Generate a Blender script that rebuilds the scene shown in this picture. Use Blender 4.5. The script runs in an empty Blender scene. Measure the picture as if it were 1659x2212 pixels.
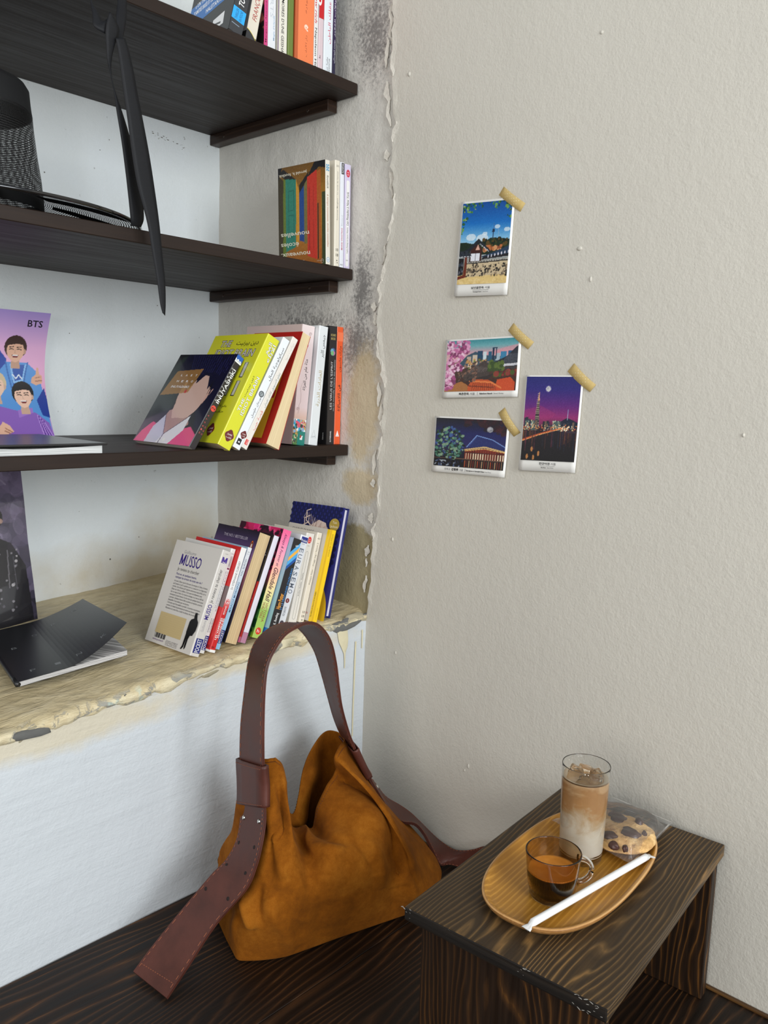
import bpy, bmesh, math, random, unicodedata
import numpy as np
from mathutils import Vector, Matrix, noise

random.seed(7)
SC = bpy.context.scene
COL = SC.collection
R_ = math.radians

# ------------------------------------------------------------------ camera
CAM = np.array([-1.1101, -1.0571, 0.8118])
ROT = np.array([[0.67985781, -0.73262482, 0.03246894],
                [-0.08119788, -0.11920487, -0.98954389],
                [0.72883487, 0.67011273, -0.14052994]])     # rows: right, down, forward
FPX, IW, IH = 1787.761, 1659.0, 2212.0
cam_data = bpy.data.cameras.new('camera')
cam_data.sensor_fit = 'VERTICAL'
cam_data.sensor_height = 32.0
cam_data.sensor_width = 24.0
cam_data.lens = FPX / IH * 32.0
cam_data.clip_start = 0.02
camera = bpy.data.objects.new('camera', cam_data)
COL.objects.link(camera)
camera.matrix_world = Matrix((
    (ROT[0][0], -ROT[1][0], -ROT[2][0], CAM[0]),
    (ROT[0][1], -ROT[1][1], -ROT[2][1], CAM[1]),
    (ROT[0][2], -ROT[1][2], -ROT[2][2], CAM[2]),
    (0, 0, 0, 1)))
SC.camera = camera

# ------------------------------------------------------------------ world, window light, exposure
world = bpy.data.worlds.new('world')
SC.world = world
world.use_nodes = True
world.node_tree.nodes['Background'].inputs[0].default_value = (0.80, 0.86, 0.94, 1)
world.node_tree.nodes['Background'].inputs[1].default_value = 0.42


def area_light(name, loc, target, sx, sy, power, color):
    d = bpy.data.lights.new(name, 'AREA')
    d.shape = 'RECTANGLE'
    d.size, d.size_y, d.energy, d.color = sx, sy, power, color
    o = bpy.data.objects.new(name, d)
    COL.objects.link(o)
    o.location = loc
    o.rotation_euler = (Vector(target) - Vector(loc)).to_track_quat('-Z', 'Y').to_euler()
    return o


area_light('window_daylight', (-1.0, -3.6, 1.45), (-0.5, 0.0, 1.0), 1.7, 1.7, 105, (0.93, 0.97, 1.0))
area_light('room_fill', (-2.9, -1.3, 1.55), (0.0, -0.4, 0.7), 1.6, 1.6, 37, (1.0, 0.975, 0.93))  # fill lamp added at the left to brighten the right wall

SC.view_settings.view_transform = 'Standard'
SC.view_settings.look = 'None'
SC.view_settings.exposure = 0.0
SC.view_settings.gamma = 1.0
SC.view_settings.use_curve_mapping = False


# ------------------------------------------------------------------ helpers: picking points
def at(u, v, axis, val):
    """World point on the plane axis = val seen at photo pixel (u, v)."""
    d = ROT.T @ np.array([(u - IW / 2) / FPX, (v - IH / 2) / FPX, 1.0])
    t = (val - CAM[axis]) / d[axis]
    return Vector((CAM + t * d).tolist())


def atx(u, v, x): return at(u, v, 0, x)
def aty(u, v, y): return at(u, v, 1, y)
def atz(u, v, z): return at(u, v, 2, z)


def lin(c):
    return tuple(((x / 255.0 / 12.92) if x / 255.0 <= 0.04045 else ((x / 255.0 + 0.055) / 1.055) ** 2.4) for x in c[:3])


def lin4(c): return lin(c) + (1.0,)


# ------------------------------------------------------------------ helpers: objects
def link(name, me, parent=None, mat=None):
    o = bpy.data.objects.new(name, me)
    COL.objects.link(o)
    if parent is not None:
        o.parent = parent
    if mat is not None and hasattr(me, 'materials') and len(me.materials) == 0:
        me.materials.append(mat)
    return o


def tag(o, label=None, cat=None, group=None, kind=None):
    if label: o['label'] = label
    if cat: o['category'] = cat
    if group: o['group'] = group
    if kind: o['kind'] = kind
    return o


def thing(name, label, cat, loc=(0, 0, 0), group=None, rot=None):
    o = bpy.data.objects.new(name, None)
    COL.objects.link(o)
    o.location = loc
    o.empty_display_size = 0.02
    if rot is not None:
        o.rotation_euler = rot
    return tag(o, label, cat, group)


def mesh_from(verts, faces, name='mesh', smooth=False):
    me = bpy.data.meshes.new(name)
    me.from_pydata([tuple(v) for v in verts], [], faces)
    me.update()
    if smooth:
        me.polygons.foreach_set('use_smooth', [True] * len(me.polygons))
    return me


def bm_mesh(bm, name='mesh', smooth=False):
    me = bpy.data.meshes.new(name)
    bmesh.ops.recalc_face_normals(bm, faces=bm.faces[:])
    bm.to_mesh(me)
    bm.free()
    if smooth:
        me.polygons.foreach_set('use_smooth', [True] * len(me.polygons))
    return me


def add_box(bm, x0, y0, z0, x1, y1, z1, M=None):
    vs = [bm.verts.new(Vector(c) if M is None else M @ Vector(c)) for c in
          ((x0, y0, z0), (x1, y0, z0), (x1, y1, z0), (x0, y1, z0), (x0, y0, z1), (x1, y0, z1), (x1, y1, z1), (x0, y1, z1))]
    for f in ((0, 3, 2, 1), (4, 5, 6, 7), (0, 1, 5, 4), (1, 2, 6, 5), (2, 3, 7, 6), (3, 0, 4, 7)):
        bm.faces.new([vs[i] for i in f])
    return vs


def box_mesh(x0, y0, z0, x1, y1, z1, bevel=0.0, seg=2, name='mesh'):
    bm = bmesh.new()
    add_box(bm, x0, y0, z0, x1, y1, z1)
    if bevel > 0:
        bmesh.ops.bevel(bm, geom=bm.edges[:], offset=bevel, segments=seg, affect='EDGES', profile=0.6)
    return bm_mesh(bm, name)


def grid_faces(nx, ny, wrap=False):
    """faces of a grid with nx columns (index fastest over rows) verts i*ny+j"""
    F = []
    for i in range(nx if wrap else nx - 1):
        a = i * ny
        b = ((i + 1) % nx) * ny
        for j in range(ny - 1):
            F.append((a + j, b + j, b + j + 1, a + j + 1))
    return F


def lathe(profile, n=48, name='mesh', smooth=True, close=False):
    """profile: list of (r, z); returns mesh around Z"""
    V, F = [], []
    m = len(profile)
    for i in range(n):
        a = 2 * math.pi * i / n
        for r, z in profile:
            V.append((r * math.cos(a), r * math.sin(a), z))
    for i in range(n):
        a, b = i * m, ((i + 1) % n) * m
        for j in range(m if close else m - 1):
            k = (j + 1) % m
            F.append((a + j, b + j, b + k, a + k))
    me = mesh_from(V, F, name, smooth)
    bm = bmesh.new()
    bm.from_mesh(me)
    bmesh.ops.remove_doubles(bm, verts=bm.verts[:], dist=1e-6)
    bmesh.ops.recalc_face_normals(bm, faces=bm.faces[:])
    bm.to_mesh(me)
    bm.free()
    if smooth:
        me.polygons.foreach_set('use_smooth', [True] * len(me.polygons))
    return me


def tube(points, radius, n=8, name='mesh', closed=False, radii=None, flat=None):
    P = [Vector(p) for p in points]
    V, F = [], []
    m = len(P)
    up = Vector((0, 0, 1))
    for i in range(m):
        t = (P[(i + 1) % m] - P[i - 1]) if closed else (P[min(i + 1, m - 1)] - P[max(i - 1, 0)])
        t.normalize()
        s = t.cross(up)
        if s.length < 1e-4:
            s = t.cross(Vector((1, 0, 0)))
        s.normalize()
        w = s.cross(t)
        r = radii[i] if radii else radius
        for k in range(n):
            a = 2 * math.pi * k / n
            V.append(P[i] + s * (r * math.cos(a)) + w * (r * math.sin(a) * (flat or 1)))
    for i in range(m if closed else m - 1):
        for k in range(n):
            a, b = i * n, ((i + 1) % m) * n
            F.append((a + k, a + (k + 1) % n, b + (k + 1) % n, b + k))
    if not closed:
        F.append(tuple(range(n))[::-1])
        F.append(tuple(range((m - 1) * n, m * n)))
    return mesh_from(V, F, name, True)


def catmull(P, n, closed=False):
    """sample n points on a Catmull-Rom spline through rows of array P"""
    P = np.asarray(P, float)
    m = len(P)
    segs = m if closed else m - 1
    out = []
    for s in np.linspace(0, segs, n, endpoint=not closed):
        i = min(int(s), segs - 1)
        t = s - i
        g = (lambda k: P[k % m]) if closed else (lambda k: P[min(max(k, 0), m - 1)] if 0 <= k <= m - 1 else (2 * P[0] - P[1] if k < 0 else 2 * P[-1] - P[-2]))
        p0, p1, p2, p3 = g(i - 1), g(i), g(i + 1), g(i + 2)
        out.append(0.5 * (2 * p1 + (p2 - p0) * t + (2 * p0 - 5 * p1 + 4 * p2 - p3) * t * t + (3 * p1 - p0 - 3 * p2 + p3) * t ** 3))
    return np.array(out)


# ------------------------------------------------------------------ helpers: materials
class NT:
    """small node tree writer"""
    def __init__(self, name):
        self.m = bpy.data.materials.new(name)
        self.m.use_nodes = True
        self.t = self.m.node_tree
        self.b = self.t.nodes['Principled BSDF']
        self.out = self.t.nodes['Material Output']

    def n(self, typ, **kw):
        x = self.t.nodes.new(typ)
        for k, v in kw.items():
            setattr(x, k, v)
        return x

    def l(self, a, b):
        self.t.links.new(a, b)

    def put(self, sock, v):
        if hasattr(v, 'is_output') or hasattr(v, 'links'):
            self.l(v, sock)
        else:
            sock.default_value = v

    def coord(self, scale=(1, 1, 1), rot=(0, 0, 0), loc=(0, 0, 0)):
        c = self.n('ShaderNodeTexCoord')
        mp = self.n('ShaderNodeMapping')
        mp.inputs['Scale'].default_value = scale
        mp.inputs['Rotation'].default_value = rot
        mp.inputs['Location'].default_value = loc
        self.l(c.outputs['Object'], mp.inputs['Vector'])
        return mp.outputs[0]

    def noise(self, vec, scale, detail=4, rough=0.55, dist=0.0):
        x = self.n('ShaderNodeTexNoise')
        self.l(vec, x.inputs['Vector'])
        x.inputs['Scale'].default_value = scale
        x.inputs['Detail'].default_value = detail
        x.inputs['Roughness'].default_value = rough
        x.inputs['Distortion'].default_value = dist
        return x.outputs[0]

    def math(self, op, a, b=None, c=None, clamp=False):
        x = self.n('ShaderNodeMath', operation=op, use_clamp=clamp)
        self.put(x.inputs[0], a)
        if b is not None: self.put(x.inputs[1], b)
        if c is not None: self.put(x.inputs[2], c)
        return x.outputs[0]

    def ramp(self, fac, stops, interp='LINEAR'):
        x = self.n('ShaderNodeValToRGB')
        x.color_ramp.interpolation = interp
        e = x.color_ramp.elements
        while len(e) < len(stops):
            e.new(0.5)
        for i, (p, c) in enumerate(stops):
            e[i].position = p
            e[i].color = c if len(c) == 4 else tuple(c) + (1,)
        self.l(fac, x.inputs[0])
        return x.outputs[0]

    def val(self, fac, a, b, lo=0.0, hi=1.0):
        x = self.n('ShaderNodeMapRange')
        x.inputs['From Min'].default_value = a
        x.inputs['From Max'].default_value = b
        x.inputs['To Min'].default_value = lo
        x.inputs['To Max'].default_value = hi
        self.l(fac, x.inputs['Value'])
        return x.outputs[0]

    def mix(self, fac, a, b, mode='MIX'):
        x = self.n('ShaderNodeMix', data_type='RGBA', blend_type=mode)
        self.put(x.inputs[0], fac)
        self.put(x.inputs[6], a)
        self.put(x.inputs[7], b)
        return x.outputs[2]

    def bump(self, h, strength, dist=0.01, nrm=None):
        x = self.n('ShaderNodeBump')
        x.inputs['Strength'].default_value = strength
        x.inputs['Distance'].default_value = dist
        self.l(h, x.inputs['Height'])
        if nrm is not None: self.l(nrm, x.inputs['Normal'])
        return x.outputs[0]

    def set(self, **kw):
        names = {'color': 'Base Color', 'rough': 'Roughness', 'metal': 'Metallic', 'normal': 'Normal', 'spec': 'Specular IOR Level',
                 'coat': 'Coat Weight', 'coatr': 'Coat Roughness', 'sheen': 'Sheen Weight', 'sheenr': 'Sheen Roughness', 'sheent': 'Sheen Tint',
                 'trans': 'Transmission Weight', 'ior': 'IOR', 'alpha': 'Alpha', 'sss': 'Subsurface Weight'}
        for k, v in kw.items():
            self.put(self.b.inputs[names[k]], v)
        return self.m


def plain(name, rgb, rough=0.5, **kw):
    t = NT(name)
    v = t.coord()
    n = t.noise(v, 40, 3)
    c = lin(rgb)
    col = t.mix(n, tuple(x * 0.93 for x in c) + (1,), tuple(min(1, x * 1.05) for x in c) + (1,))
    return t.set(color=col, rough=rough, **kw)


def print_material(name, rough, coat=0.0, coatr=0.1):
    t = NT(name)
    a = t.n('ShaderNodeAttribute')
    a.attribute_name = 'Col'
    return t.set(color=a.outputs['Color'], rough=rough, coat=coat, coatr=coatr)


PRINT = print_material('printed_paper', 0.42, 0.25, 0.25)
PHOTO = print_material('printed_photo', 0.35, 0.3, 0.2)
GLOSS = print_material('glossy_print', 0.22, 0.7, 0.06)


def plaster(name, rgb, var=0.05, bump=0.35, brush=0.25, rough=0.75, axis='z', stains=None, fine=1.0, coarse=0.9, medium=0.55):
    t = NT(name)
    v = t.coord()
    big = t.noise(v, 3.0, 3)
    c = lin(rgb)
    col = t.mix(big, tuple(x * (1 - var) for x in c) + (1,), tuple(min(1, x * (1 + var)) for x in c) + (1,))
    med = t.noise(v, 75, 5, 0.62)
    fin = t.noise(v, 260, 3, 0.6)
    sc = {'x': (4, 60, 60), 'z': (60, 60, 5), 'y': (60, 5, 40)}[axis]
    br = t.noise(t.coord(sc, rot=(0.25, 0.15, 0.0)), 1.0, 4, 0.6)
    h = t.math('ADD', t.math('MULTIPLY', med, medium), t.math('MULTIPLY', fin, 0.25 * fine))
    h = t.math('ADD', h, t.math('MULTIPLY', br, brush))
    h = t.math('ADD', h, t.math('MULTIPLY', t.noise(v, 14, 4), coarse))
    if stains:
        col = stains(t, v, col)
    t.set(color=col, rough=rough, normal=t.bump(h, bump, 0.006), spec=0.35)
    return t.m


def ellipsoid_mask(t, v, centers):
    """max over soft ellipsoids (centre, radii)"""
    acc = None
    for c, r in centers:
        mp = t.n('ShaderNodeMapping', vector_type='TEXTURE')
        mp.inputs['Location'].default_value = c
        mp.inputs['Scale'].default_value = r
        t.l(v, mp.inputs['Vector'])
        ln = t.n('ShaderNodeVectorMath', operation='LENGTH')
        t.l(mp.outputs[0], ln.inputs[0])
        m = t.math('SUBTRACT', 1.0, ln.outputs['Value'], clamp=True)
        acc = m if acc is None else t.math('MAXIMUM', acc, m)
    return acc


def wood(name, dark, light, along='x', cross='y', rings=34.0, amp=9.0, nscale=(1.6, 9, 9), rough=0.42, contrast=0.5, bump=0.12, seed=0.0, mid=None, coat=0.0):
    t = NT(name)
    v = t.coord(nscale, loc=(seed, seed * 1.7, seed * 0.6))
    base = t.coord()
    sep = t.n('ShaderNodeSeparateXYZ')
    t.l(base, sep.inputs[0])
    cr = sep.outputs['XYZ'.index(cross.upper())]
    n1 = t.noise(v, 1.0, 2.0, 0.45)
    n2 = t.noise(v, 3.2, 3.0, 0.5)
    f = t.math('ADD', t.math('MULTIPLY', cr, rings), t.math('MULTIPLY', n1, amp))
    f = t.math('ADD', f, t.math('MULTIPLY', n2, amp * 0.10))
    f = t.math('FRACT', f)
    line = t.ramp(f, [(0.0, (0.12,) * 3), (0.35, (0.02,) * 3), (0.60, (0.30,) * 3), (0.78, (1,) * 3), (0.88, (0.75,) * 3), (1.0, (0.12,) * 3)])
    s = [140, 140, 140]
    s['xyz'.index(along)] = 5
    fib = t.noise(t.coord(tuple(s)), 1.0, 3, 0.6)
    s2 = [420, 420, 420]
    s2['xyz'.index(along)] = 14
    fib2 = t.noise(t.coord(tuple(s2)), 1.0, 2, 0.6)
    fac = t.math('MULTIPLY', line, contrast)
    fac = t.math('ADD', fac, t.math('MULTIPLY', t.math('SUBTRACT', fib, 0.5), 0.55))
    fac = t.math('ADD', fac, t.math('MULTIPLY', t.math('SUBTRACT', fib2, 0.5), 0.35), clamp=True)
    patch = t.noise(base, 5.0, 3)
    fac = t.math('MULTIPLY', fac, t.val(patch, 0.3, 0.7, 0.55, 1.15), clamp=True)
    stops = [(0.0, lin(dark)), (1.0, lin(light))] if mid is None else [(0.0, lin(dark)), (0.45, lin(mid)), (1.0, lin(light))]
    col = t.ramp(fac, stops)
    h = t.math('ADD', t.math('MULTIPLY', fib, 0.6), t.math('MULTIPLY', line, -0.35))
    t.set(color=col, rough=t.val(fib, 0.3, 0.7, rough - 0.06, rough + 0.1), normal=t.bump(h, bump, 0.002), coat=coat, coatr=0.25, spec=0.3)
    return t.m

# ------------------------------------------------------------------ the setting
D = 0.4828            # depth of the niche
SHELF_Y = 0.065       # front edge of the shelves


def mould(t, v, col):
    m = ellipsoid_mask(t, v, [((0.01, 0.03, 1.44), (0.1, 0.10, 0.16)), ((0.01, 0.04, 1.00), (0.1, 0.055, 0.17)), ((0.01, 0.05, 0.90), (0.1, 0.09, 0.13)),
                              ((0.01, 0.20, 0.93), (0.1, 0.22, 0.09)), ((0.01, 0.06, 1.60), (0.1, 0.16, 0.2))])
    n = t.noise(v, 34, 8, 0.72)
    n2 = t.noise(v, 150, 5, 0.75)
    k = t.math('ADD', t.math('MULTIPLY', m, 1.0), t.math('ADD', t.math('MULTIPLY', n, 0.9), t.math('MULTIPLY', n2, 1.7)))
    soft = t.val(k, 1.52, 2.15, 0, 0.55)
    col = t.mix(soft, col, lin4((162, 159, 156)))
    hard = t.val(k, 1.80, 2.2, 0, 0.75)
    col = t.mix(hard, col, lin4((104, 101, 98)))
    cream = ellipsoid_mask(t, v, [((0.01, 0.03, 0.79), (0.1, 0.06, 0.16)), ((0.01, 0.03, 0.64), (0.1, 0.07, 0.05))])
    k2 = t.math('ADD', cream, t.math('MULTIPLY', n, 0.9))
    col = t.mix(t.val(k2, 0.62, 0.9, 0, 0.75), col, lin4((206, 186, 146)))
    olive = ellipsoid_mask(t, v, [((0.01, 0.05, 0.47), (0.1, 0.12, 0.125))])
    k3 = t.math('ADD', olive, t.math('MULTIPLY', n, 0.35))
    col = t.mix(t.val(k3, 0.38, 0.46), col, lin4((168, 156, 122)))
    return col


def back_stains(t, v, col):
    m = ellipsoid_mask(t, v, [((-0.2, D, 0.43), (0.5, 0.1, 0.10)), ((-0.1, D, 0.44), (0.18, 0.1, 0.22))])
    n = t.noise(v, 9, 4)
    k = t.math('ADD', m, t.math('MULTIPLY', n, 0.6))
    col = t.mix(t.val(k, 0.45, 1.1, 0, 0.75), col, lin4((196, 180, 146)))
    fade = t.noise(v, 5, 5, 0.6)
    col = t.mix(t.val(fade, 0.5, 0.62, 0, 0.35), col, lin4((226, 232, 236)))
    sp = t.noise(v, 70, 2)
    return t.mix(t.val(sp, 0.73, 0.78, 0, 0.5), col, lin4((120, 118, 110)))


def front_stains(t, v, col):
    m = ellipsoid_mask(t, v, [((-0.6, 0, 0.335), (0.35, 0.1, 0.045)), ((-0.25, 0, 0.365), (0.3, 0.1, 0.03)), ((-0.9, 0, 0.33), (0.3, 0.1, 0.06))])
    k = t.math('ADD', m, t.math('MULTIPLY', t.noise(v, 30, 5), 0.6))
    return t.mix(t.val(k, 0.5, 0.95, 0, 0.7), col, lin4((214, 200, 166)))


M_RIGHT = plaster('plaster_cream', (206, 201, 189), 0.03, 0.24, 0.10, 0.62, 'z', coarse=0.10, medium=0.65, fine=1.6)
M_SIDE = plaster('plaster_recess', (214, 210, 201), 0.05, 0.50, 0.2, 0.6, 'z', mould)
M_BACK = plaster('plaster_back', (224, 229, 229), 0.05, 0.35, 0.15, 0.7, 'x', back_stains)
M_FRONT = plaster('plaster_white', (206, 211, 214), 0.03, 0.30, 0.8, 0.6, 'x', front_stains, coarse=0.5)


def seam_y(z):
    """y of the ragged plaster edge between the recess and the right wall"""
    K = [(0.0, 0.001), (0.39, 0.001), (0.42, -0.004), (0.47, -0.008), (0.58, -0.016), (0.69, -0.0215), (0.81, -0.0275), (0.94, -0.006),
         (1.02, -0.013), (1.11, -0.036), (1.2, -0.030), (1.48, -0.020), (2.4, -0.02)]
    for (z0, y0), (z1, y1) in zip(K, K[1:]):
        if z0 <= z <= z1:
            y = y0 + (y1 - y0) * (z - z0) / (z1 - z0)
            break
    if z > 0.405:
        y += 0.008 * noise.noise((0, 0, z * 9)) + 0.007 * noise.noise((3, 0, z * 31)) + 0.004 * noise.noise((5, 1, z * 90))
    return y


# right wall: front face grid, slightly uneven, with a ragged proud edge along the recess
def make_wall_right():
    V, F = [], []
    nz, ny = 260, 44
    for i in range(nz):
        z = -0.45 + 2.75 * i / (nz - 1)
        ye = seam_y(max(z, 0.0))
        for j in range(ny):
            s = (j / (ny - 1)) ** 2
            y = ye + (-1.9 - ye) * s
            x = 0.0014 * noise.noise((y * 5, z * 5, 1.0)) + 0.0003 * noise.noise((y * 22, z * 22, 4.0))
            lip = max(0.0, 1.0 - (ye - y) / 0.010) if z > 0.40 else 0.0
            x -= 0.0022 * lip * (0.5 + noise.noise((z * 40, y * 30, 8.0)))
            V.append((x, y, z))
        V.append((0.05, ye + 0.0, z))       # edge return into the wall
        V.append((0.05, -1.9, z))
    m = ny + 2
    for i in range(nz - 1):
        a, b = i * m, (i + 1) * m
        for j in range(ny - 1):
            F.append((a + j, a + j + 1, b + j + 1, b + j))
        F.append((a + ny, a, b, b + ny))
    me = mesh_from(V, F, 'wall_right')
    return tag(link('wall_right', me, mat=M_RIGHT), kind='structure')


wall_right = make_wall_right()

# thin curled slivers of plaster along the ragged edge
M_FLAKE = plaster('plaster_flake', (208, 202, 190), 0.06, 0.5, 0.1, 0.6)
fl_rng = random.Random(3)
for k in range(34):
    z = 0.46 + 1.06 * k / 33 + fl_rng.uniform(-.012, .012)
    ln = fl_rng.uniform(0.014, 0.050)
    wd = fl_rng.uniform(0.0018, 0.0060)
    side = fl_rng.choice((0.0, 0.004, 0.010, 0.018)) - 0.003
    n = 9
    L_, R2 = [], []
    for i in range(n):
        s = i / (n - 1)
        zz = z + (s - .5) * ln
        y0 = seam_y(zz) + side + .0035 * noise.noise((k * 3.1, s * 3, 0))
        w2 = wd * math.sin(math.pi * min(max(s, .06), .94)) * (1 + .6 * noise.noise((k * 5.7, s * 5, 2)))
        xb = -0.0004 if side < 0.002 else 0.0030
        L_.append((xb - .0012 - .0022 * math.sin(math.pi * s) * (0.5 + noise.noise((k, s * 2, 5))), y0 + w2, zz))
        R2.append((xb, y0 - w2, zz))
    V = L_ + R2 + [(p[0] + .004, p[1] - .0006, p[2]) for p in L_]
    F = [(i, i + 1, n + i + 1, n + i) for i in range(n - 1)] + [(i + 1, i, 2 * n + i, 2 * n + i + 1) for i in range(n - 1)]
    link('plaster_flake', mesh_from(V, F), wall_right, M_FLAKE)
# small bumps and drips on the right wall
for u, v, sx, sz in ((1252, 537, .005, .0035), (1276, 603, .002, .0045), (1012, 1655, .002, .005), (884, 160, .003, .004), (1188, 1018, .002, .002),
                     (855, 1410, .0015, .004), (1606, 940, .002, .003), (1300, 70, .003, .003), (848, 1165, .002, .004), (1004, 1664, .0015, .003)):
    p = atx(u, v, 0.0)
    me = lathe([(0.0, 0.0016), (0.5, 0.0013), (0.85, 0.0006), (1.0, -0.0012)], 12)
    o = link('plaster_bump', me, wall_right, M_RIGHT)
    o.location = p
    o.scale = (sx, sz, 1)
    o.rotation_euler = (0, -math.pi / 2, 0)
    o.scale = (sz, sx, 1.2)

# recess side wall
def make_side():
    V, F = [], []
    ny, nz = 70, 220
    for i in range(ny):
        y = -0.045 + (D + 0.045) * i / (ny - 1)
        for j in range(nz):
            z = 0.34 + 1.96 * j / (nz - 1)
            x = 0.0065 + 0.0018 * noise.noise((y * 7, z * 7, 2.0)) + 0.0012 * noise.noise((y * 28, z * 28, 5.0))
            near = max(0.0, 1 - (y + 0.03) / 0.09)
            x += near * (0.002 * noise.noise((y * 60, z * 45, 9.0)) - 0.0015)
            V.append((x, y, z))
    return tag(link('wall_recess_right', mesh_from(V, grid_faces(ny, nz), 'm', True), mat=M_SIDE), kind='structure')


make_side()
tag(link('wall_back', box_mesh(-1.7, D, 0.30, 0.03, D + 0.06, 2.3), mat=M_BACK), kind='structure')


def sill_z(x, y): return 0.403 + 0.066 * x + 0.04 * y


def make_front():
    V, F = [], []
    nx, nz = 120, 60
    for i in range(nx):
        x = -1.7 + 1.71 * i / (nx - 1)
        for j in range(nz):
            z = -0.45 + 0.84 * j / (nz - 1)
            zt = sill_z(x, 0) - 0.0105
            z = -0.45 + (zt + 0.45) * j / (nz - 1)
            y = 0.0014 * j / (nz - 1) + 0.0012 * noise.noise((x * 9, z * 9, 3.0)) + 0.0006 * noise.noise((x * 30, z * 30, 7.0))
            V.append((x, y, z))
    return tag(link('wall_front', mesh_from(V, grid_faces(nx, nz)[::1], 'm', True), mat=M_FRONT), kind='structure')


wall_front = make_front()


# sill: rough hand-smoothed plaster with a broken front lip
def sill_mat():
    t = NT('plaster_sill')
    v = t.coord()
    n = t.noise(t.coord((9, 30, 30), rot=(0, 0, 0.25)), 1.0, 5, 0.6, 0.6)
    n2 = t.noise(v, 40, 5, 0.6)
    col = t.ramp(t.math('ADD', t.math('MULTIPLY', n, 0.6), t.math('MULTIPLY', n2, 0.4)), [(0.3, lin((186, 168, 128))), (0.55, lin((214, 198, 160))), (0.75, lin((232, 220, 190)))])
    sep = t.n('ShaderNodeSeparateXYZ')
    t.l(v, sep.inputs[0])
    front = t.val(sep.outputs[1], 0.035, -0.004)
    n3 = t.noise(v, 26, 6, 0.65)
    k = t.math('ADD', front, t.math('MULTIPLY', t.math('SUBTRACT', n3, 0.5), 2.4))
    col = t.mix(t.val(k, 0.7, 1.15), col, lin4((222, 210, 176)))
    n4 = t.noise(v, 38, 6, 0.7, 0.8)
    chips = t.math('MULTIPLY', t.val(n4, 0.53, 0.58), t.val(sep.outputs[1], 0.018, 0.0), clamp=True)
    col = t.mix(t.math('MULTIPLY', chips, 0.8), col, lin4((138, 140, 138)))
    n5 = t.noise(v, 21, 4, 0.6, 0.5)
    green = t.math('MULTIPLY', t.val(n5, 0.60, 0.66), t.val(sep.outputs[1], 0.008, -0.002), clamp=True)
    col = t.mix(t.math('MULTIPLY', green, 0.6), col, lin4((190, 208, 196)))
    h = t.math('ADD', t.math('MULTIPLY', n, 1.4), t.math('MULTIPLY', n2, 0.5))
    h = t.math('SUBTRACT', h, t.math('MULTIPLY', chips, 0.8))
    t.set(color=col, rough=0.38, normal=t.bump(h, 0.42, 0.012), spec=0.4)
    return t.m


def make_sill():
    V, F = [], []
    nx = 300
    rows_top = [D + 0.0, 0.44, 0.40, 0.36, 0.32, 0.28, 0.24, 0.21, 0.18, 0.15, 0.125, 0.10, 0.085, 0.07, 0.055, 0.043, 0.033, 0.024, 0.016, 0.009, 0.004]
    nrow = len(rows_top) + 8
    for i in range(nx):
        x = -1.7 + 1.712 * i / (nx - 1)
        lipn = noise.noise((x * 7, 0, 0)) * 0.6 + noise.noise((x * 22, 3, 0)) * 0.55 + noise.noise((x * 60, 5, 0)) * 0.3
        drop = max(0.007, 0.015 + 0.016 * lipn)                     # how far the broken lip comes down the front wall
        for y in rows_top:
            z = sill_z(x, y) - 0.0012
            edge = max(0.0, 1 - y / 0.035)
            z += 0.0020 * noise.noise((x * 14 + y * 5, y * 34, 1)) + 0.0010 * noise.noise((x * 50, y * 80, 2)) - 0.005 * edge * edge
            z += edge * (0.005 * noise.noise((x * 26, y * 40, 6)) + 0.004 * noise.noise((x * 70, y * 90, 7)))
            if y < 0.10 and x > -0.42:                # dead flat where the books stand
                z -= 0.0008
            V.append((x, y, z))
        for k in range(8):
            s = (k + 1) / 8
            y = 0.0008 - 0.0026 * math.sin(math.pi * s) * (0.9 + lipn) + 0.0020 * noise.noise((x * 55, s * 4, 11)) * (1 - s) - 0.0008 * (1 - s) + 0.0022 * s * s
            z = sill_z(x, 0) - 0.006 - drop * s + 0.004 * noise.noise((x * 40, s * 3, 12))
            V.append((x, y, z))
    return tag(link('sill', mesh_from(V, grid_faces(nx, nrow), 'm', True), mat=sill_mat()), kind='structure')


sill = make_sill()

# chunks of broken render along the lip, and old drips of cream paint below it
M_CHUNK = plaster('plaster_chunk', (216, 204, 172), 0.12, 0.7, 0.2, 0.7)
M_CHIP = plaster('grey_chip', (150, 150, 146), 0.12, 0.8, 0.2, 0.7)
M_DRIP = plaster('cream_paint', (222, 212, 178), 0.05, 0.3, 0.1, 0.45)
ck = random.Random(11)
for i in range(46):
    x = -0.70 + 0.70 * i / 33 + ck.uniform(-0.008, 0.008) if i < 34 else (-0.655, -0.645, -0.665, -0.47, -0.462, -0.48, -0.06, -0.045, -0.03, -0.07, -0.02, -0.055)[i - 34]
    s = ck.uniform(0.004, 0.009) * (1.5 if i >= 34 else 1) * (1.35 if x > -0.1 or x < -0.55 else 0.9)
    bm = bmesh.new()
    bmesh.ops.create_icosphere(bm, subdivisions=2, radius=1)
    for vv in bm.verts:
        vv.co *= 1 + 0.35 * noise.noise(vv.co * 1.9 + Vector((i * 3.1, 0, 0)))
    me = bm_mesh(bm, 'm', True)
    o = link('plaster_chunk', me, sill, M_CHIP if i % 4 == 1 or (i >= 34 and i % 2) else M_CHUNK)
    o.location = (x, 0.002 + ck.uniform(0, 0.004), sill_z(x, 0) - 0.007 - ck.uniform(0, 0.012))
    o.scale = (s * ck.uniform(1.0, 2.6), s * 0.42, s * ck.uniform(0.3, 0.7))
    o.rotation_euler = (0, ck.uniform(-0.4, 0.2), 0)


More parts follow.
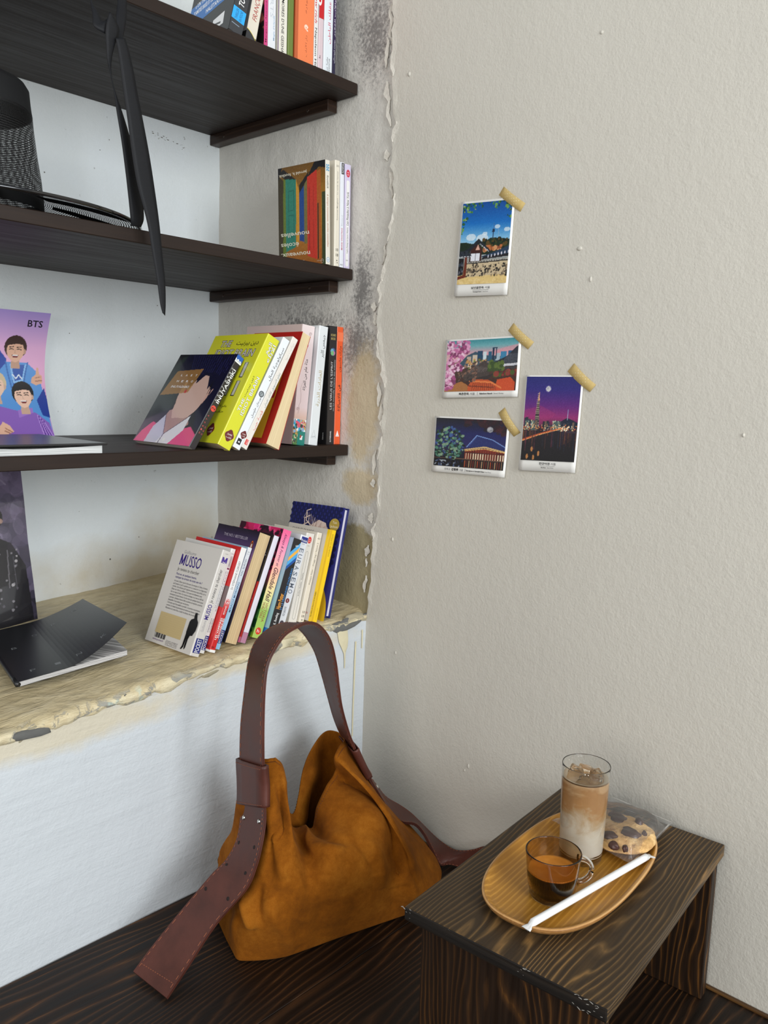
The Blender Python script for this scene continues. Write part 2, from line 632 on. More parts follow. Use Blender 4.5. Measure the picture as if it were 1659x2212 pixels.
def drip(points, widths, th=0.0014):
    V, F = [], []
    for (x, z), w in zip(points, widths):
        V += [(x - w, -0.0005, z), (x - w * 0.6, -0.0005 - th, z), (x + w * 0.6, -0.0005 - th, z), (x + w, -0.0005, z)]
    for i in range(len(points) - 1):
        for k in range(3):
            F.append((i * 4 + k, i * 4 + k + 1, i * 4 + 5 + k, i * 4 + 4 + k))
    o = link('paint_drip', mesh_from(V, F, 'm', True), wall_front, M_DRIP)
    return o


def fz(u, v):
    p = aty(u, v, 0.0)
    return (p.x, p.z)


drip([fz(738, 1350), fz(742, 1385), fz(744, 1398), fz(744, 1412), fz(744, 1425), fz(743.5, 1443)], [.014, .012, .008, .002, .0012, .0006])
drip([fz(768, 1385), fz(766, 1430), fz(764, 1480), fz(762, 1530), fz(760, 1590)], [.0015, .0016, .0014, .0014, .001])
drip([fz(782, 1360), fz(781, 1400)], [.0014, .0008])
drip([fz(625, 1378), fz(618, 1396), fz(605, 1402)], [.018, .012, .004], 0.002)
drip([fz(560, 1405), fz(545, 1416), fz(530, 1424)], [.012, .010, .003], 0.002)
drip([fz(655, 1380), fz(660, 1385)], [.010, .005], 0.002)

# scuffs and pencil marks on the recess walls
bm = bmesh.new()
mk = random.Random(8)
for k in range(34):
    t_ = k / 33
    u, v = 322 + 76 * t_ + mk.uniform(-3, 3), 285 + 34 * t_ + mk.uniform(-5, 5)
    if mk.random() < .3: continue
    p = aty(u, v, D - .0003)
    bmesh.ops.create_circle(bm, cap_ends=True, segments=6, radius=mk.uniform(.0006, .0016), matrix=Matrix.Translation(p) @ Matrix.Rotation(math.pi / 2, 4, 'X') @ Matrix.Diagonal((1.8, .6, 1, 1)))
for u, v, r in ((96, 372, .0014), (236, 302, .001), (216, 324, .001), (150, 720, .001), (340, 660, .0012), (300, 1160, .0012), (238, 1208, .002), (300, 890, .001)):
    bmesh.ops.create_circle(bm, cap_ends=True, segments=7, radius=r, matrix=Matrix.Translation(aty(u, v, D - .0003)) @ Matrix.Rotation(math.pi / 2, 4, 'X'))
tag(link('wall_scuffs', bm_mesh(bm), bpy.data.objects['wall_back'], plain('scuff_grey', (112, 108, 100), .8)), kind='stuff')

# floor far below the bench (out of frame)
M_FLOOR = plain('floor_screed', (120, 114, 106), 0.6)
tag(link('floor', box_mesh(-3.2, -3.4, -0.5, 0.05, 0.06, -0.45), mat=M_FLOOR), kind='structure')

# ------------------------------------------------------------------ bench of dark pine boards
M_BENCH = wood('bench_pine', (18, 10, 5), (134, 88, 44), 'x', 'y', 80, 19, (1.3, 6.0, 6.0), 0.50, 0.62, 0.16, 1.3, mid=(52, 32, 16))
M_BENCH2 = wood('bench_pine_second', (18, 10, 5), (130, 84, 42), 'x', 'y', 76, 20, (1.2, 6.0, 6.0), 0.50, 0.60, 0.16, 4.1, mid=(52, 32, 16))
bench = thing('bench', 'long dark-stained pine bench top running along the white wall under bag and stool', 'bench', (0, 0, 0))
for i, (y0, y1) in enumerate(((-0.002, -0.298), (-0.2988, -0.598), (-0.5988, -0.92))):
    me = box_mesh(-1.7, y1, -0.04, -0.004, y0, 0.0, 0.0008, 1)
    link('board', me, bench, M_BENCH if i % 2 == 0 else M_BENCH2)
link('front_panel', box_mesh(-1.7, -0.90, -0.45, -0.004, -0.88, -0.0405), bench, M_BENCH)
M_EDGE = wood('bench_edge_strip', (70, 46, 22), (140, 100, 54), 'y', 'x', 60, 3, (6, 2, 6), 0.4, 0.5)
link('edge_strip', box_mesh(-0.0085, -0.92, 0.0002, -0.002, -0.004, 0.0035, 0.001, 2), bench, M_EDGE)

# ------------------------------------------------------------------ shelves with cleats
M_SHELF = wood('shelf_wood', (36, 24, 17), (66, 48, 36), 'x', 'y', 22, 5, (1.2, 6, 6), 0.52, 0.12, 0.08, 2.2)
M_CLEAT = wood('cleat_wood', (40, 26, 18), (78, 56, 40), 'y', 'z', 90, 4, (6, 1.4, 6), 0.36, 0.35, 0.15, 0.4)
M_SCREW = plain('painted_screw', (58, 44, 34), 0.35, metal=0.4)
SHELF = []
for name, zt, zb, cy, slope, label in (
        ('wall_shelf', 1.3625, 1.3428, 0.118, 0.0, 'dark brown wooden wall shelf, topmost of the three, knotted ribbon hanging before it'),
        ('wall_shelf', 1.0390, 1.0195, 0.104, 0.0, 'dark brown wooden wall shelf, middle of the three, carrying the black mesh hat'),
        ('wall_shelf', 0.7146, 0.6945, 0.099, 0.009, 'dark brown wooden wall shelf, lowest of the three, carrying the manga and yellow book')):
    s = thing(name, label, 'shelf', (0, 0, zt))
    me = box_mesh(-1.6, SHELF_Y, zb - zt, 0.0038, D - 0.0005, 0.0, 0.0011, 1)
    for vv in me.vertices:
        vv.co.z += slope * vv.co.x if vv.co.x < -0.5 and False else slope * max(vv.co.x, -0.5)
    link('board', me, s, M_SHELF)
    cz = zb - zt - 0.0001
    link('cleat', box_mesh(-0.019, cy, cz - 0.0205, 0.0045, D - 0.001, cz, 0.0012, 1), s, M_CLEAT)
    for yy in (cy + 0.055, D - 0.05):
        sc = link('screw', lathe([(0.0, 0.0008), (0.0022, 0.0008), (0.0030, 0.0004), (0.0032, 0.0)], 14), s, M_SCREW)
        sc.location = (-0.019, yy, cz - 0.0105)
        sc.rotation_euler = (0, -math.pi / 2, 0)
    SHELF.append(s)

# ------------------------------------------------------------------ flat print: lettering, pictures
_AR = {}
for _c in range(0xFE70, 0xFEFD):
    _d = unicodedata.decomposition(chr(_c)).split()
    if len(_d) == 2:
        _AR.setdefault(chr(int(_d[1], 16)), {})[_d[0]] = chr(_c)
    elif len(_d) == 3 and _d[1] == '0644':
        _AR.setdefault('\u0644' + chr(int(_d[2], 16)), {})[_d[0]] = chr(_c)


def arabic(s):
    """shape Arabic text and put it in visual order"""
    out = []
    for word in s.split(' '):
        u = []
        i = 0
        while i < len(word):
            if word[i:i + 2] in _AR and i + 1 < len(word):
                u.append(word[i:i + 2]); i += 2
            else:
                u.append(word[i]); i += 1
        r = []
        for k, ch in enumerate(u):
            f = _AR.get(ch, {})
            prev = k > 0 and '<initial>' in _AR.get(u[k - 1], {})
            nxt = k + 1 < len(u) and '<final>' in _AR.get(u[k + 1], {}) and '<initial>' in f
            key = '<medial>' if prev and nxt else '<final>' if prev else '<initial>' if nxt else '<isolated>'
            r.append(f.get(key, f.get('<isolated>', ch)))
        out.append(''.join(reversed(r)))
    return ' '.join(reversed(out))


_TXT = {}


def text_geo(s, bold=0.0, shear=0.0, spacing=1.0):
    key = (s, round(bold, 4), shear, spacing)
    if key not in _TXT:
        cu = bpy.data.curves.new('t', 'FONT')
        cu.body = s
        cu.resolution_u = 2
        cu.offset = bold
        cu.shear = shear
        cu.space_character = spacing
        cu.fill_mode = 'FRONT'
        ob = bpy.data.objects.new('t', cu)
        COL.objects.link(ob)
        dg = bpy.context.evaluated_depsgraph_get()
        me = bpy.data.meshes.new_from_object(ob.evaluated_get(dg))
        V = np.array([v.co[:2] for v in me.vertices]) if len(me.vertices) else np.zeros((0, 2))
        F = [tuple(p.vertices) for p in me.polygons]
        bpy.data.objects.remove(ob)
        bpy.data.curves.remove(cu)
        bpy.data.meshes.remove(me)
        _TXT[key] = (V, F)
    return _TXT[key]


class Canvas:
    """tiny raster painter, coordinates 0..1 with y up"""
    def __init__(self, w, h, col=(255, 255, 255)):
        self.w, self.h = w, h
        self.a = np.zeros((h, w, 3)) + np.array(col[:3]) / 255.0
        self.X, self.Y = np.meshgrid((np.arange(w) + 0.5) / w, (np.arange(h) + 0.5) / h)
        self.rng = np.random.default_rng(5)

    def vgrad(self, stops, y0=0.0, y1=1.0, x0=0.0, x1=1.0):
        p = [s[0] for s in stops]
        m = (self.Y >= y0) & (self.Y <= y1) & (self.X >= x0) & (self.X <= x1)
        t = (self.Y - y0) / max(y1 - y0, 1e-6)
        for k in range(3):
            self.a[..., k][m] = np.interp(t[m], p, [s[1][k] / 255.0 for s in stops])

    def mask_poly(self, pts):
        ins = np.zeros(self.X.shape, bool)
        n = len(pts)
        for i in range(n):
            (x0, y0), (x1, y1) = pts[i], pts[(i + 1) % n]
            if y0 == y1: continue
            c = ((y0 > self.Y) != (y1 > self.Y)) & (self.X < (x1 - x0) * (self.Y - y0) / (y1 - y0) + x0)
            ins ^= c
        return ins

    def put(self, m, col, al=1.0):
        c = np.array(col[:3]) / 255.0
        self.a[m] = self.a[m] * (1 - al) + c * al

    def poly(self, pts, col, al=1.0): self.put(self.mask_poly(pts), col, al)

    def ell(self, cx, cy, rx, ry, col, al=1.0, rot=0.0):
        c, s = math.cos(rot), math.sin(rot)
        dx, dy = self.X - cx, (self.Y - cy)
        if rot:
            asp = self.h / self.w
            dy = dy * asp
            dx, dy = dx * c + dy * s, (-dx * s + dy * c) / asp
        self.put((dx / rx) ** 2 + (dy / ry) ** 2 <= 1, col, al)

    def line(self, pts, wd, col, al=1.0):
        asp = self.h / self.w
        m = np.zeros(self.X.shape, bool)
        for (x0, y0), (x1, y1) in zip(pts, pts[1:]):
            dx, dy = x1 - x0, (y1 - y0) * asp
            px, py = self.X - x0, (self.Y - y0) * asp
            t = np.clip((px * dx + py * dy) / (dx * dx + dy * dy + 1e-9), 0, 1)
            m |= (px - t * dx) ** 2 + (py - t * dy) ** 2 <= (wd / 2) ** 2
        self.put(m, col, al)

    def dabs(self, n, x0, x1, y0, y1, r, cols, al=1.0, asp=1.0, inside=None):
        for _ in range(n):
            x, y = self.rng.uniform(x0, x1), self.rng.uniform(y0, y1)
            if inside is not None and not inside(x, y): continue
            rr = r * self.rng.uniform(0.5, 1.3)
            self.ell(x, y, rr, rr * asp * self.w / self.h, cols[self.rng.integers(len(cols))], al, self.rng.uniform(0, 3))

    def grain(self, amp):
        self.a = np.clip(self.a + self.rng.normal(0, amp, self.a.shape[:2])[..., None], 0, 1)


class Print:
    """collects flat coloured shapes on a face; face(u, v, e) -> Vector, u, v in metres"""
    def __init__(self, face, W, H):
        self.f, self.W, self.H = face, W, H
        self.V, self.F, self.C = [], [], []
        self.e = 0.00008

    def _add(self, uv, faces, cols):
        b = len(self.V)
        for (u, v) in uv:
            self.V.append(self.f(u, v, self.e))
        self.F += [tuple(b + i for i in f) for f in faces]
        self.C += cols
        self.e += 0.000018

    def poly(self, pts, col):
        self._add([(u * self.W, v * self.H) for u, v in pts], [tuple(range(len(pts)))], [lin4(col)] * len(pts))

    def rect(self, u0, v0, u1, v1, col): self.poly([(u0, v0), (u1, v0), (u1, v1), (u0, v1)], col)

    def grad(self, u0, v0, u1, v1, stops, n=24):
        uv, F, C = [], [], []
        for i in range(n + 1):
            t = i / n
            c = [np.interp(t, [s[0] for s in stops], [s[1][k] for s in stops]) for k in range(3)]
            v = (v0 + (v1 - v0) * t) * self.H
            uv += [(u0 * self.W, v), (u1 * self.W, v)]
            C += [lin4(c)] * 2
            if i: F.append((2 * i - 2, 2 * i - 1, 2 * i + 1, 2 * i))
        self._add(uv, F, C)

    def disc(self, cu, cv, r, col, n=24, ry=None):
        """r in metres"""
        ry = ry or r
        self._add([(cu * self.W + r * math.cos(2 * math.pi * k / n), cv * self.H + ry * math.sin(2 * math.pi * k / n)) for k in range(n)],
                  [tuple(range(n))], [lin4(col)] * n)

    def ring(self, pts, wd, col, closed=True):
        """outline of pts (fractions), wd in metres"""
        P = [Vector((u * self.W, v * self.H)) for u, v in pts]
        n = len(P)
        uv, F = [], []
        for i in range(n):
            a = P[(i + 1) % n] - P[i - 1] if closed else P[min(i + 1, n - 1)] - P[max(i - 1, 0)]
            nn = Vector((-a.y, a.x)).normalized() * wd / 2
            uv += [tuple(P[i] + nn), tuple(P[i] - nn)]
        for i in range(n if closed else n - 1):
            j = (i + 1) % n
            F.append((2 * i, 2 * i + 1, 2 * j + 1, 2 * j))
        self._add(uv, F, [lin4(col)] * len(uv))

    def canvas(self, cv, u0=0.0, v0=0.0, u1=1.0, v1=1.0):
        h, w = cv.h, cv.w
        a = np.clip(cv.a, 0, 1)
        L = np.where(a <= 0.04045, a / 12.92, ((a + 0.055) / 1.055) ** 2.4)
        uv, C = [], []
        for j in range(h):
            for i in range(w):
                uv.append(((u0 + (u1 - u0) * i / (w - 1)) * self.W, (v0 + (v1 - v0) * j / (h - 1)) * self.H))
                C.append((L[j, i, 0], L[j, i, 1], L[j, i, 2], 1.0))
        F = [(j * w + i, j * w + i + 1, (j + 1) * w + i + 1, (j + 1) * w + i) for j in range(h - 1) for i in range(w - 1)]
        self._add(uv, F, C)

    def _text(self, s, ou, ov, ang, L, h, col, bold, shear, spacing, outline, align='fit'):
        if any('\u0600' <= ch <= '\u06ff' for ch in s):
            s = arabic(s)
        V0, _ = text_geo(s, 0.0, shear, spacing)
        if len(V0) == 0: return
        x0, x1 = V0[:, 0].min(), V0[:, 0].max()
        ys = V0[:, 1]
        arab = any(ord(ch) > 0x600 and ord(ch) < 0xfeff and not 0x2000 < ord(ch) < 0x2100 for ch in s)
        cap = (ys.max() - max(ys.min(), -0.25)) if arab else 0.70
        sy = h / cap
        sx = L / max(x1 - x0, 1e-6) if L else sy
        ca, sa = math.cos(ang), math.sin(ang)
        for bo, cc in (([(outline[1] * 0.8, outline[0])] if outline else []) + [(bold * 0.55, col)]):
            V, F = text_geo(s, bo, shear, spacing)
            uv = []
            for x, y in V:
                a, b = (x - x0) * sx, y * sy
                uv.append((ou + a * ca - b * sa, ov + a * sa + b * ca))
            self._add(uv, F, [lin4(cc)] * len(uv))

    def text(self, s, u0, v, u1, h, col=(20, 20, 20), bold=0.0, shear=0.0, spacing=1.0, outline=None, ang=0.0):
        """horizontal line from u0 to u1 (fractions) with baseline at v, cap height h (fraction of face height)"""
        self._text(s, u0 * self.W, v * self.H, ang, (u1 - u0) * self.W, h * self.H, col, bold, shear, spacing, outline)

    def em(self, u0, v, u1, h, col, wd=.22):
        """upright capital M drawn as strokes"""
        w = (u1 - u0) * wd
        self.rect(u0, v, u0 + w, v + h, col)
        self.rect(u1 - w, v, u1, v + h, col)
        m = (u0 + u1) / 2
        self.poly([(u0, v + h), (u0 + w * 1.1, v + h), (m + w * .5, v + h * .1), (m - w * .5, v + h * .1)], col)
        self.poly([(u1 - w * 1.1, v + h), (u1, v + h), (m + w * .5, v + h * .1), (m - w * .5, v + h * .1)], col)

    def up(self, s, uc, v0, v1, h, col=(20, 20, 20), bold=0.0, shear=0.0, spacing=1.0, outline=None):
        """text running up a spine, centred on uc, height h as a fraction of the spine width"""
        self._text(s, (uc + h / 2) * self.W, v0 * self.H, math.pi / 2, (v1 - v0) * self.H, h * self.W, col, bold, shear, spacing, outline)

    def down(self, s, uc, v1, v0, h, col=(20, 20, 20), bold=0.0, shear=0.0, spacing=1.0, outline=None):
        self._text(s, (uc - h / 2) * self.W, v1 * self.H, -math.pi / 2, (v1 - v0) * self.H, h * self.W, col, bold, shear, spacing, outline)

    def build(self, name, parent, mat=None, label=None):
        me = mesh_from(self.V, self.F, name)
        at_ = me.color_attributes.new('Col', 'FLOAT_COLOR', 'POINT')
        at_.data.foreach_set('color', np.array(self.C, dtype=np.float32).ravel())
        o = link(name, me, parent, mat or PRINT)
        if label: o['label'] = label
        return o


def color_mesh(me, rgb):
    a = me.color_attributes.new('Col', 'FLOAT_COLOR', 'POINT')
    a.data.foreach_set('color', np.array([lin4(rgb)] * len(me.vertices), dtype=np.float32).ravel())
    return me


# ------------------------------------------------------------------ books
def pages_mat(name, rgb, dark):
    t = NT(name)
    s = t.noise(t.coord((1500, 12, 1.2)), 1.0, 2, 0.5)
    s2 = t.noise(t.coord((260, 6, 2)), 1.0, 3, 0.5)
    f = t.math('ADD', t.math('MULTIPLY', s, 0.5), t.math('MULTIPLY', s2, 0.5))
    col = t.ramp(f, [(0.3, lin(dark)), (0.6, lin(rgb))])
    t.set(color=col, rough=0.85, normal=t.bump(s, 0.3, 0.0006))
    return t.m


M_PAGES = pages_mat('page_edges_white', (236, 230, 218), (196, 188, 172))
M_PAGES_CREAM = pages_mat('page_edges_cream', (232, 212, 170), (206, 180, 134))
M_PAGES_LILAC = pages_mat('page_edges_cool_white', (236, 232, 240), (204, 198, 212))


class Book:
    """local frame: x from -t to 0 (left cover to right cover), y 0..w away from the viewer, z 0..h"""
    def __init__(self, label, x, y, z, tilt, yaw, t, h, w, color, pages=None, flip=False, hard=False, group=None, bow=0.0, shrink=0.965):
        self.t, self.h, self.w = t * shrink, h, w
        t = self.t
        self.root = thing('book', label, 'book', (x, y, z), group)
        self.root.matrix_world = Matrix.Translation((x, y, z)) @ Matrix.Rotation(R_(yaw), 4, 'Z') @ Matrix.Rotation(R_(tilt), 4, 'Y')
        c = 0.0022 if hard else 0.0005
        ov = 0.0028 if hard else 0.0
        r = min(0.0016, t * 0.2)
        if not flip:
            out = [(-t, w), (-t, r), (-t + r * 0.3, r * 0.3), (-t + r, 0), (-r, 0), (-r * 0.3, r * 0.3), (0, r), (0, w)]
            inn = [(-c, w), (-c, r + c * 0.6), (-r, c), (-t + r, c), (-t + c, r + c * 0.6), (-t + c, w)]
        else:
            out = [(-t, 0), (-t, w - r), (-t + r, w), (-r, w), (0, w - r), (0, 0)]
            inn = [(-c, 0), (-c, w - r - c), (-r, w - c), (-t + r, w - c), (-t + c, w - r - c), (-t + c, 0)]
        prof = out + inn
        n = len(prof)
        rows = 9 if bow else 2
        V, F = [], []
        for k in range(rows):
            s = k / (rows - 1)
            for px, py in prof:
                V.append(self.bend(px, py, s * h, bow))
        for k in range(rows - 1):
            for i in range(n):
                j = (i + 1) % n
                F.append((k * n + i, k * n + j, (k + 1) * n + j, (k + 1) * n + i))
        no = len(out)
        ni = len(inn)
        for k in (0, rows - 1):
            # caps: quads between outer and inner outline
            q = [(0, 1, no + ni - 2, no + ni - 1), (no - 2, no - 1, no, no + 1)] if ni >= 4 else []
            mid = tuple(range(1, no - 1)) + tuple(range(no + 1, no + ni - 1))
            for f in q + [mid]:
                F.append(tuple(k * n + i for i in f))
        me = mesh_from(V, F, 'cover')
        bm = bmesh.new(); bm.from_mesh(me)
        bmesh.ops.recalc_face_normals(bm, faces=bm.faces[:])
        bm.to_mesh(me); bm.free()
        link('cover', color_mesh(me, color), self.root, PRINT)
        y0, y1 = (c + 0.0002, w - 0.0008 - ov) if not flip else (0.0006 + ov, w - c - 0.0002)
        V, F = [], []
        for k in range(rows):
            s = k / (rows - 1)
            zz = ov + 0.0006 + s * (h - 2 * ov - 0.0012)
            for px, py in ((-t + c + 0.0001, y0), (-c - 0.0001, y0), (-c - 0.0001, y1), (-t + c + 0.0001, y1)):
                V.append(self.bend(px, py, zz, bow))
        for k in range(rows - 1):
            for i in range(4):
                j = (i + 1) % 4
                F.append((k * 4 + i, k * 4 + j, k * 4 + 4 + j, k * 4 + 4 + i))
        F += [(3, 2, 1, 0), tuple((rows - 1) * 4 + i for i in range(4))]
        link('pages', mesh_from(V, F, 'pages'), self.root, pages or M_PAGES)
        self.bow = bow

    def bend(self, px, py, pz, bow):
        if not bow: return (px, py, pz)
        s = pz / self.h
        k = (px + self.t) / self.t                       # right side sags out at the foot
        return (px + bow * (math.sin(s * math.pi) * 0.25 * (1 - k) + k * (0.9 * (1 - s) ** 1.5 - 0.55 * s)), py, pz)

    def spine(self):
        t = self.t
        return Print(lambda u, v, e: (-t + u, -e, v), t, self.h)

    def cover(self):
        t, w = self.t, self.w
        return Print(lambda u, v, e: (-t - e, w - u, v), w, self.h)


SG1, SG2, SG3, SG4 = 'books on the top shelf', 'books on the middle shelf', 'books on the lowest shelf', 'books on the sill'
WHITE, BLACK = (240, 240, 238), (24, 22, 24)


def seal(p, cu, cv, r, txt, col=(104, 26, 26)):
    n = 28
    p.poly([(cu + r * (1 + 0.10 * math.cos(4 * a)) * math.cos(a) / p.W, cv + 1.15 * r * (1 + 0.10 * math.cos(4 * a)) * math.sin(a) / p.H) for a in [2 * math.pi * k / n for k in range(n)]], col)
    ru, rv = r / p.W, r / p.H
    p.text(txt[0], cu - 0.62 * ru, cv + 0.12 * rv, cu + 0.62 * ru, 0.5 * rv, (235, 225, 220), 0.01)
    p.text(txt[1], cu - 0.62 * ru, cv - 0.55 * rv, cu + 0.62 * ru, 0.5 * rv, (235, 225, 220), 0.01)


def triangle_logo(p, col, cu=0.5, cv=0.08, s=0.3):
    k = p.W / p.H
    if col[0] > 200:
        p.poly([(cu - s, cv - 0.9 * s * k), (cu + s, cv - 0.9 * s * k), (cu, cv + 1.6 * s * k)], col)
    else:
        p.ring([(cu - s, cv - 0.9 * s * k), (cu + s, cv - 0.9 * s * k), (cu, cv + 1.6 * s * k)], 0.0005, col)
    p.text('عصير', cu - 0.7 * s, cv - 0.6 * s * k, cu + 0.7 * s, 0.5 * s * k, (120, 120, 120) if col[0] > 200 else col)


def pocket(p, v0=0.03, v1=0.165, u0=0.14, u1=0.92):
    p.rect(u0, v0, u1, v1, (36, 44, 120))
    p.up('POCKET', (u0 + u1) / 2, v0 + 0.006, v1 - 0.006, (u1 - u0) * 0.62, WHITE, 0.012)


# --- lowest shelf
b = Book('leaning manga paperback with a dark-haired figure in a pink jacket on its cover', -0.3332, 0.0775, 0.7116, 32.9, 0.8, 0.0140, 0.1804, 0.165, (44, 38, 42), group=SG3, shrink=1.0)
c = Canvas(150, 164, (16, 18, 26))
c.poly([(0, 0), (0, .82), (.10, .97), (.24, 1), (.34, .60), (.36, .3), (.2, .2)], (34, 46, 46))
c.poly([(.36, .36), (.66, .40), (.80, .22), (.60, .10), (.46, .02), (.30, .20)], (178, 142, 132))        # neck
c.ell(.60, .545, .235, .270, (208, 174, 160), 1, .22)                                                     # plain face without features
c.poly([(.40, .36), (.46, .275), (.56, .28), (.74, .42), (.84, .62), (.60, .60), (.38, .60)], (208, 174, 160))
c.poly([(.84, .60), (.93, .62), (.90, .50), (.83, .44)], (206, 164, 150))
c.poly([(0, 0), (.06, .12), (.18, .225), (.27, .20), (.36, 0)], (222, 70, 118))
c.poly([(.60, 0), (.70, .16), (.86, .20), (1, .12), (1, 0)], (226, 76, 124))
c.poly([(.20, 0), (.22, .17), (.34, .31), (.47, .10), (.47, 0)], (198, 200, 216))
c.poly([(.40, 0), (.47, .10), (.77, .32), (.77, .16), (.62, 0)], (226, 226, 228))
c.line([(.47, .10), (.45, 0)], .012, (90, 84, 110)); c.line([(.34, .31), (.47, .10), (.77, .32)], .008, (70, 60, 80)); c.ell(.53, .045, .02, .018, (232, 236, 226))
HAIR = (20, 20, 46)
c.poly([(.12, .86), (.18, 1), (1, 1), (1, .16), (.90, .20), (.86, .30), (.80, .34), (.845, .46), (.90, .60), (.86, .70), (.78, .74), (.50, .78), (.36, .72), (.33, .50), (.26, .66)], HAIR)
for q in ([(.36, .84), (.66, .86), (.44, .56)], [(.50, .86), (.74, .86), (.56, .66)], [(.66, .86), (.88, .86), (.80, .60)], [(.82, .80), (.92, .80), (.87, .52)]): c.poly(q, HAIR)
for k in range(18): c.line([(.28 + .040 * k, .99), (.36 + .034 * k, .80 - .012 * (k % 4))], .005, (40, 42, 100))
c.poly([(.03, .52), (.50, .56), (.56, .83), (.12, .80)], (168, 122, 62), .86)
p = b.cover(); p.canvas(c)
for k, ch in enumerate('LAST'): p.text(ch, .22 + .085 * k, .745, .25 + .085 * k, .022, WHITE, 0.02)
for k, ch in enumerate('HERO'): p.text(ch, .20 + .085 * k, .675, .235 + .085 * k, .024, WHITE, 0.02)
p.text('INUYASHIKI', .15, .610, .47, .026, WHITE, 0.02, .15)
p.disc(.455, .572, .0034, (206, 60, 48)); p.text('2', .447, .566, .463, .014, BLACK)
p.build('cover_print', b.root, GLOSS)
p = b.spine()
p.rect(0, .925, 1, 1, (44, 96, 184)); p.poly([(0, .925), (1, .925), (1, .945), (.8, .96), (.6, .95), (.4, .965), (.2, .95), (0, .968)], WHITE)
p.text('KLOON', .1, .938, .9, .012, (40, 90, 170), .02)
for k, ch in enumerate('LASTHERO'): p.up(ch, .22, .50 + .046 * k + (.02 if k > 3 else 0), .515 + .046 * k + (.02 if k > 3 else 0), .2, WHITE, .02)
p.up('INUYASHIKI', .60, .49, .855, .42, WHITE, .03)
p.disc(.5, .425, .0052, (222, 74, 66)); p.up('2', .5, .414, .436, .5, BLACK, .02)
for k, ch in enumerate('HIROYA'): p.up(ch, .36, .155 + .036 * k, .169 + .036 * k, .2, (206, 92, 92), .01)
for k, ch in enumerate('OKU'): p.up(ch, .72, .155 + .036 * k, .169 + .036 * k, .2, (206, 92, 92), .01)
p.build('spine_print', b.root)

b = Book('thick yellow paperback with outlined English and Arabic title leaning behind the manga', -0.2860, 0.0476, 0.7120, 27.9, -4.3, 0.0271, 0.2062, 0.165, (214, 214, 40), M_PAGES_CREAM, group=SG3)
p = b.spine(); YO = ((30, 30, 16), 0.045)
p.up('المخ', .42, .845, .945, .34, WHITE, 0.02, outline=YO); p.up('الأبله', .72, .79, .945, .36, WHITE, .02, outline=YO)
p.up('دين بيرنيت', .30, .44, .63, .16, (40, 40, 16), .01)
p.up('THE', .34, .315, .425, .19, WHITE, .02, outline=YO); p.up('IDIOT BRAIN', .66, .30, .64, .24, WHITE, .02, outline=YO)
seal(p, .5, .105, .0082, ('عصير', 'الكتب'))
p.build('spine_print', b.root)
p = b.cover()
p.text('THE', .20, .885, .40, .06, (206, 202, 190), .03, .1, outline=((40, 36, 40), .075)); p.text('دين بيرنيت', .50, .90, .90, .05, (50, 46, 20), .015)
p.text('IDIOT BRAIN', .16, .79, .90, .066, (206, 202, 190), .03, .1, outline=((40, 36, 40), .075))
for u in (.70, .84):
    for v in (.43, .60):
        p.rect(u - .012, v - .008, u + .052, v + .132, (46, 44, 34)); p.rect(u, v, u + .045, v + .13, (196, 194, 178))
p.text('عالم الأعصاب', .56, .32, .86, .03, (50, 46, 20)); p.text('حقيقة', .62, .27, .84, .03, (50, 46, 20))
seal(p, .76, .115, .0095, ('عصير', 'الكتب'))
p.build('cover_print', b.root)

b = Book('white paperback with black Arabic spine lettering squeezed beside the thick yellow book', -0.2660, 0.0475, 0.7122, 28.5, -3.7, 0.0160, 0.2088, 0.135, (232, 236, 238), M_PAGES_CREAM, group=SG3)
p = b.spine()
p.up('سيكولوجية المال', .5, .62, .92, .44, BLACK, .008)
p.disc(.5, .49, .0054, (80, 86, 88)); p.disc(.5, .49, .0038, (150, 158, 160)); p.ring([(.3, .47), (.5, .50), (.7, .51)], .0006, (60, 60, 60), False)
p.up('مورجان هاوسل', .5, .28, .50 - .03, .34, BLACK, .005)
seal(p, .62, .125, .0058, ('عصير', 'الكتب')); p.rect(.18, .035, .7, .085, BLACK); p.rect(.34, .05, .55, .062, WHITE)
p.build('spine_print', b.root)

b = Book('thin cream paperback with teal and red Arabic lettering on its slanting spine', -0.2497, 0.0496, 0.7124, 29.1, -3.4, 0.0133, 0.2138, 0.135, (232, 226, 216), M_PAGES, group=SG3)
p = b.spine()
p.up('برياديت جيوا', .45, .80, .955, .42, (196, 192, 186)); p.up('تعلم التسويق كانك تعيش', .5, .37, .68, .42, (104, 132, 132), .004)
p.up('قصة حب', .5, .165, .335, .5, (214, 92, 84), .008)
p.rect(.2, .03, .7, .075, (222, 84, 78)); p.up('ريد', .45, .035, .07, .3, WHITE)
p.build('spine_print', b.root)
p = b.cover(); p.rect(.3, .35, .98, .62, (40, 40, 40)); p.build('cover_print', b.root)

b = Book('red-bordered yellow paperback turned round so its thick cream page edges face out', -0.1849, 0.0517, 0.7129, 22.2, -0.2, 0.0255, 0.2094, 0.136, (176, 32, 26), M_PAGES_CREAM, flip=True, group=SG3, bow=0.008)
p = b.cover(); p.rect(.10, .045, .88, .90, (204, 158, 30)); p.rect(.62, .40, .86, .47, (170, 30, 26)); p.rect(.55, .88, .86, .90, (90, 120, 140))
p.build('cover_print', b.root)

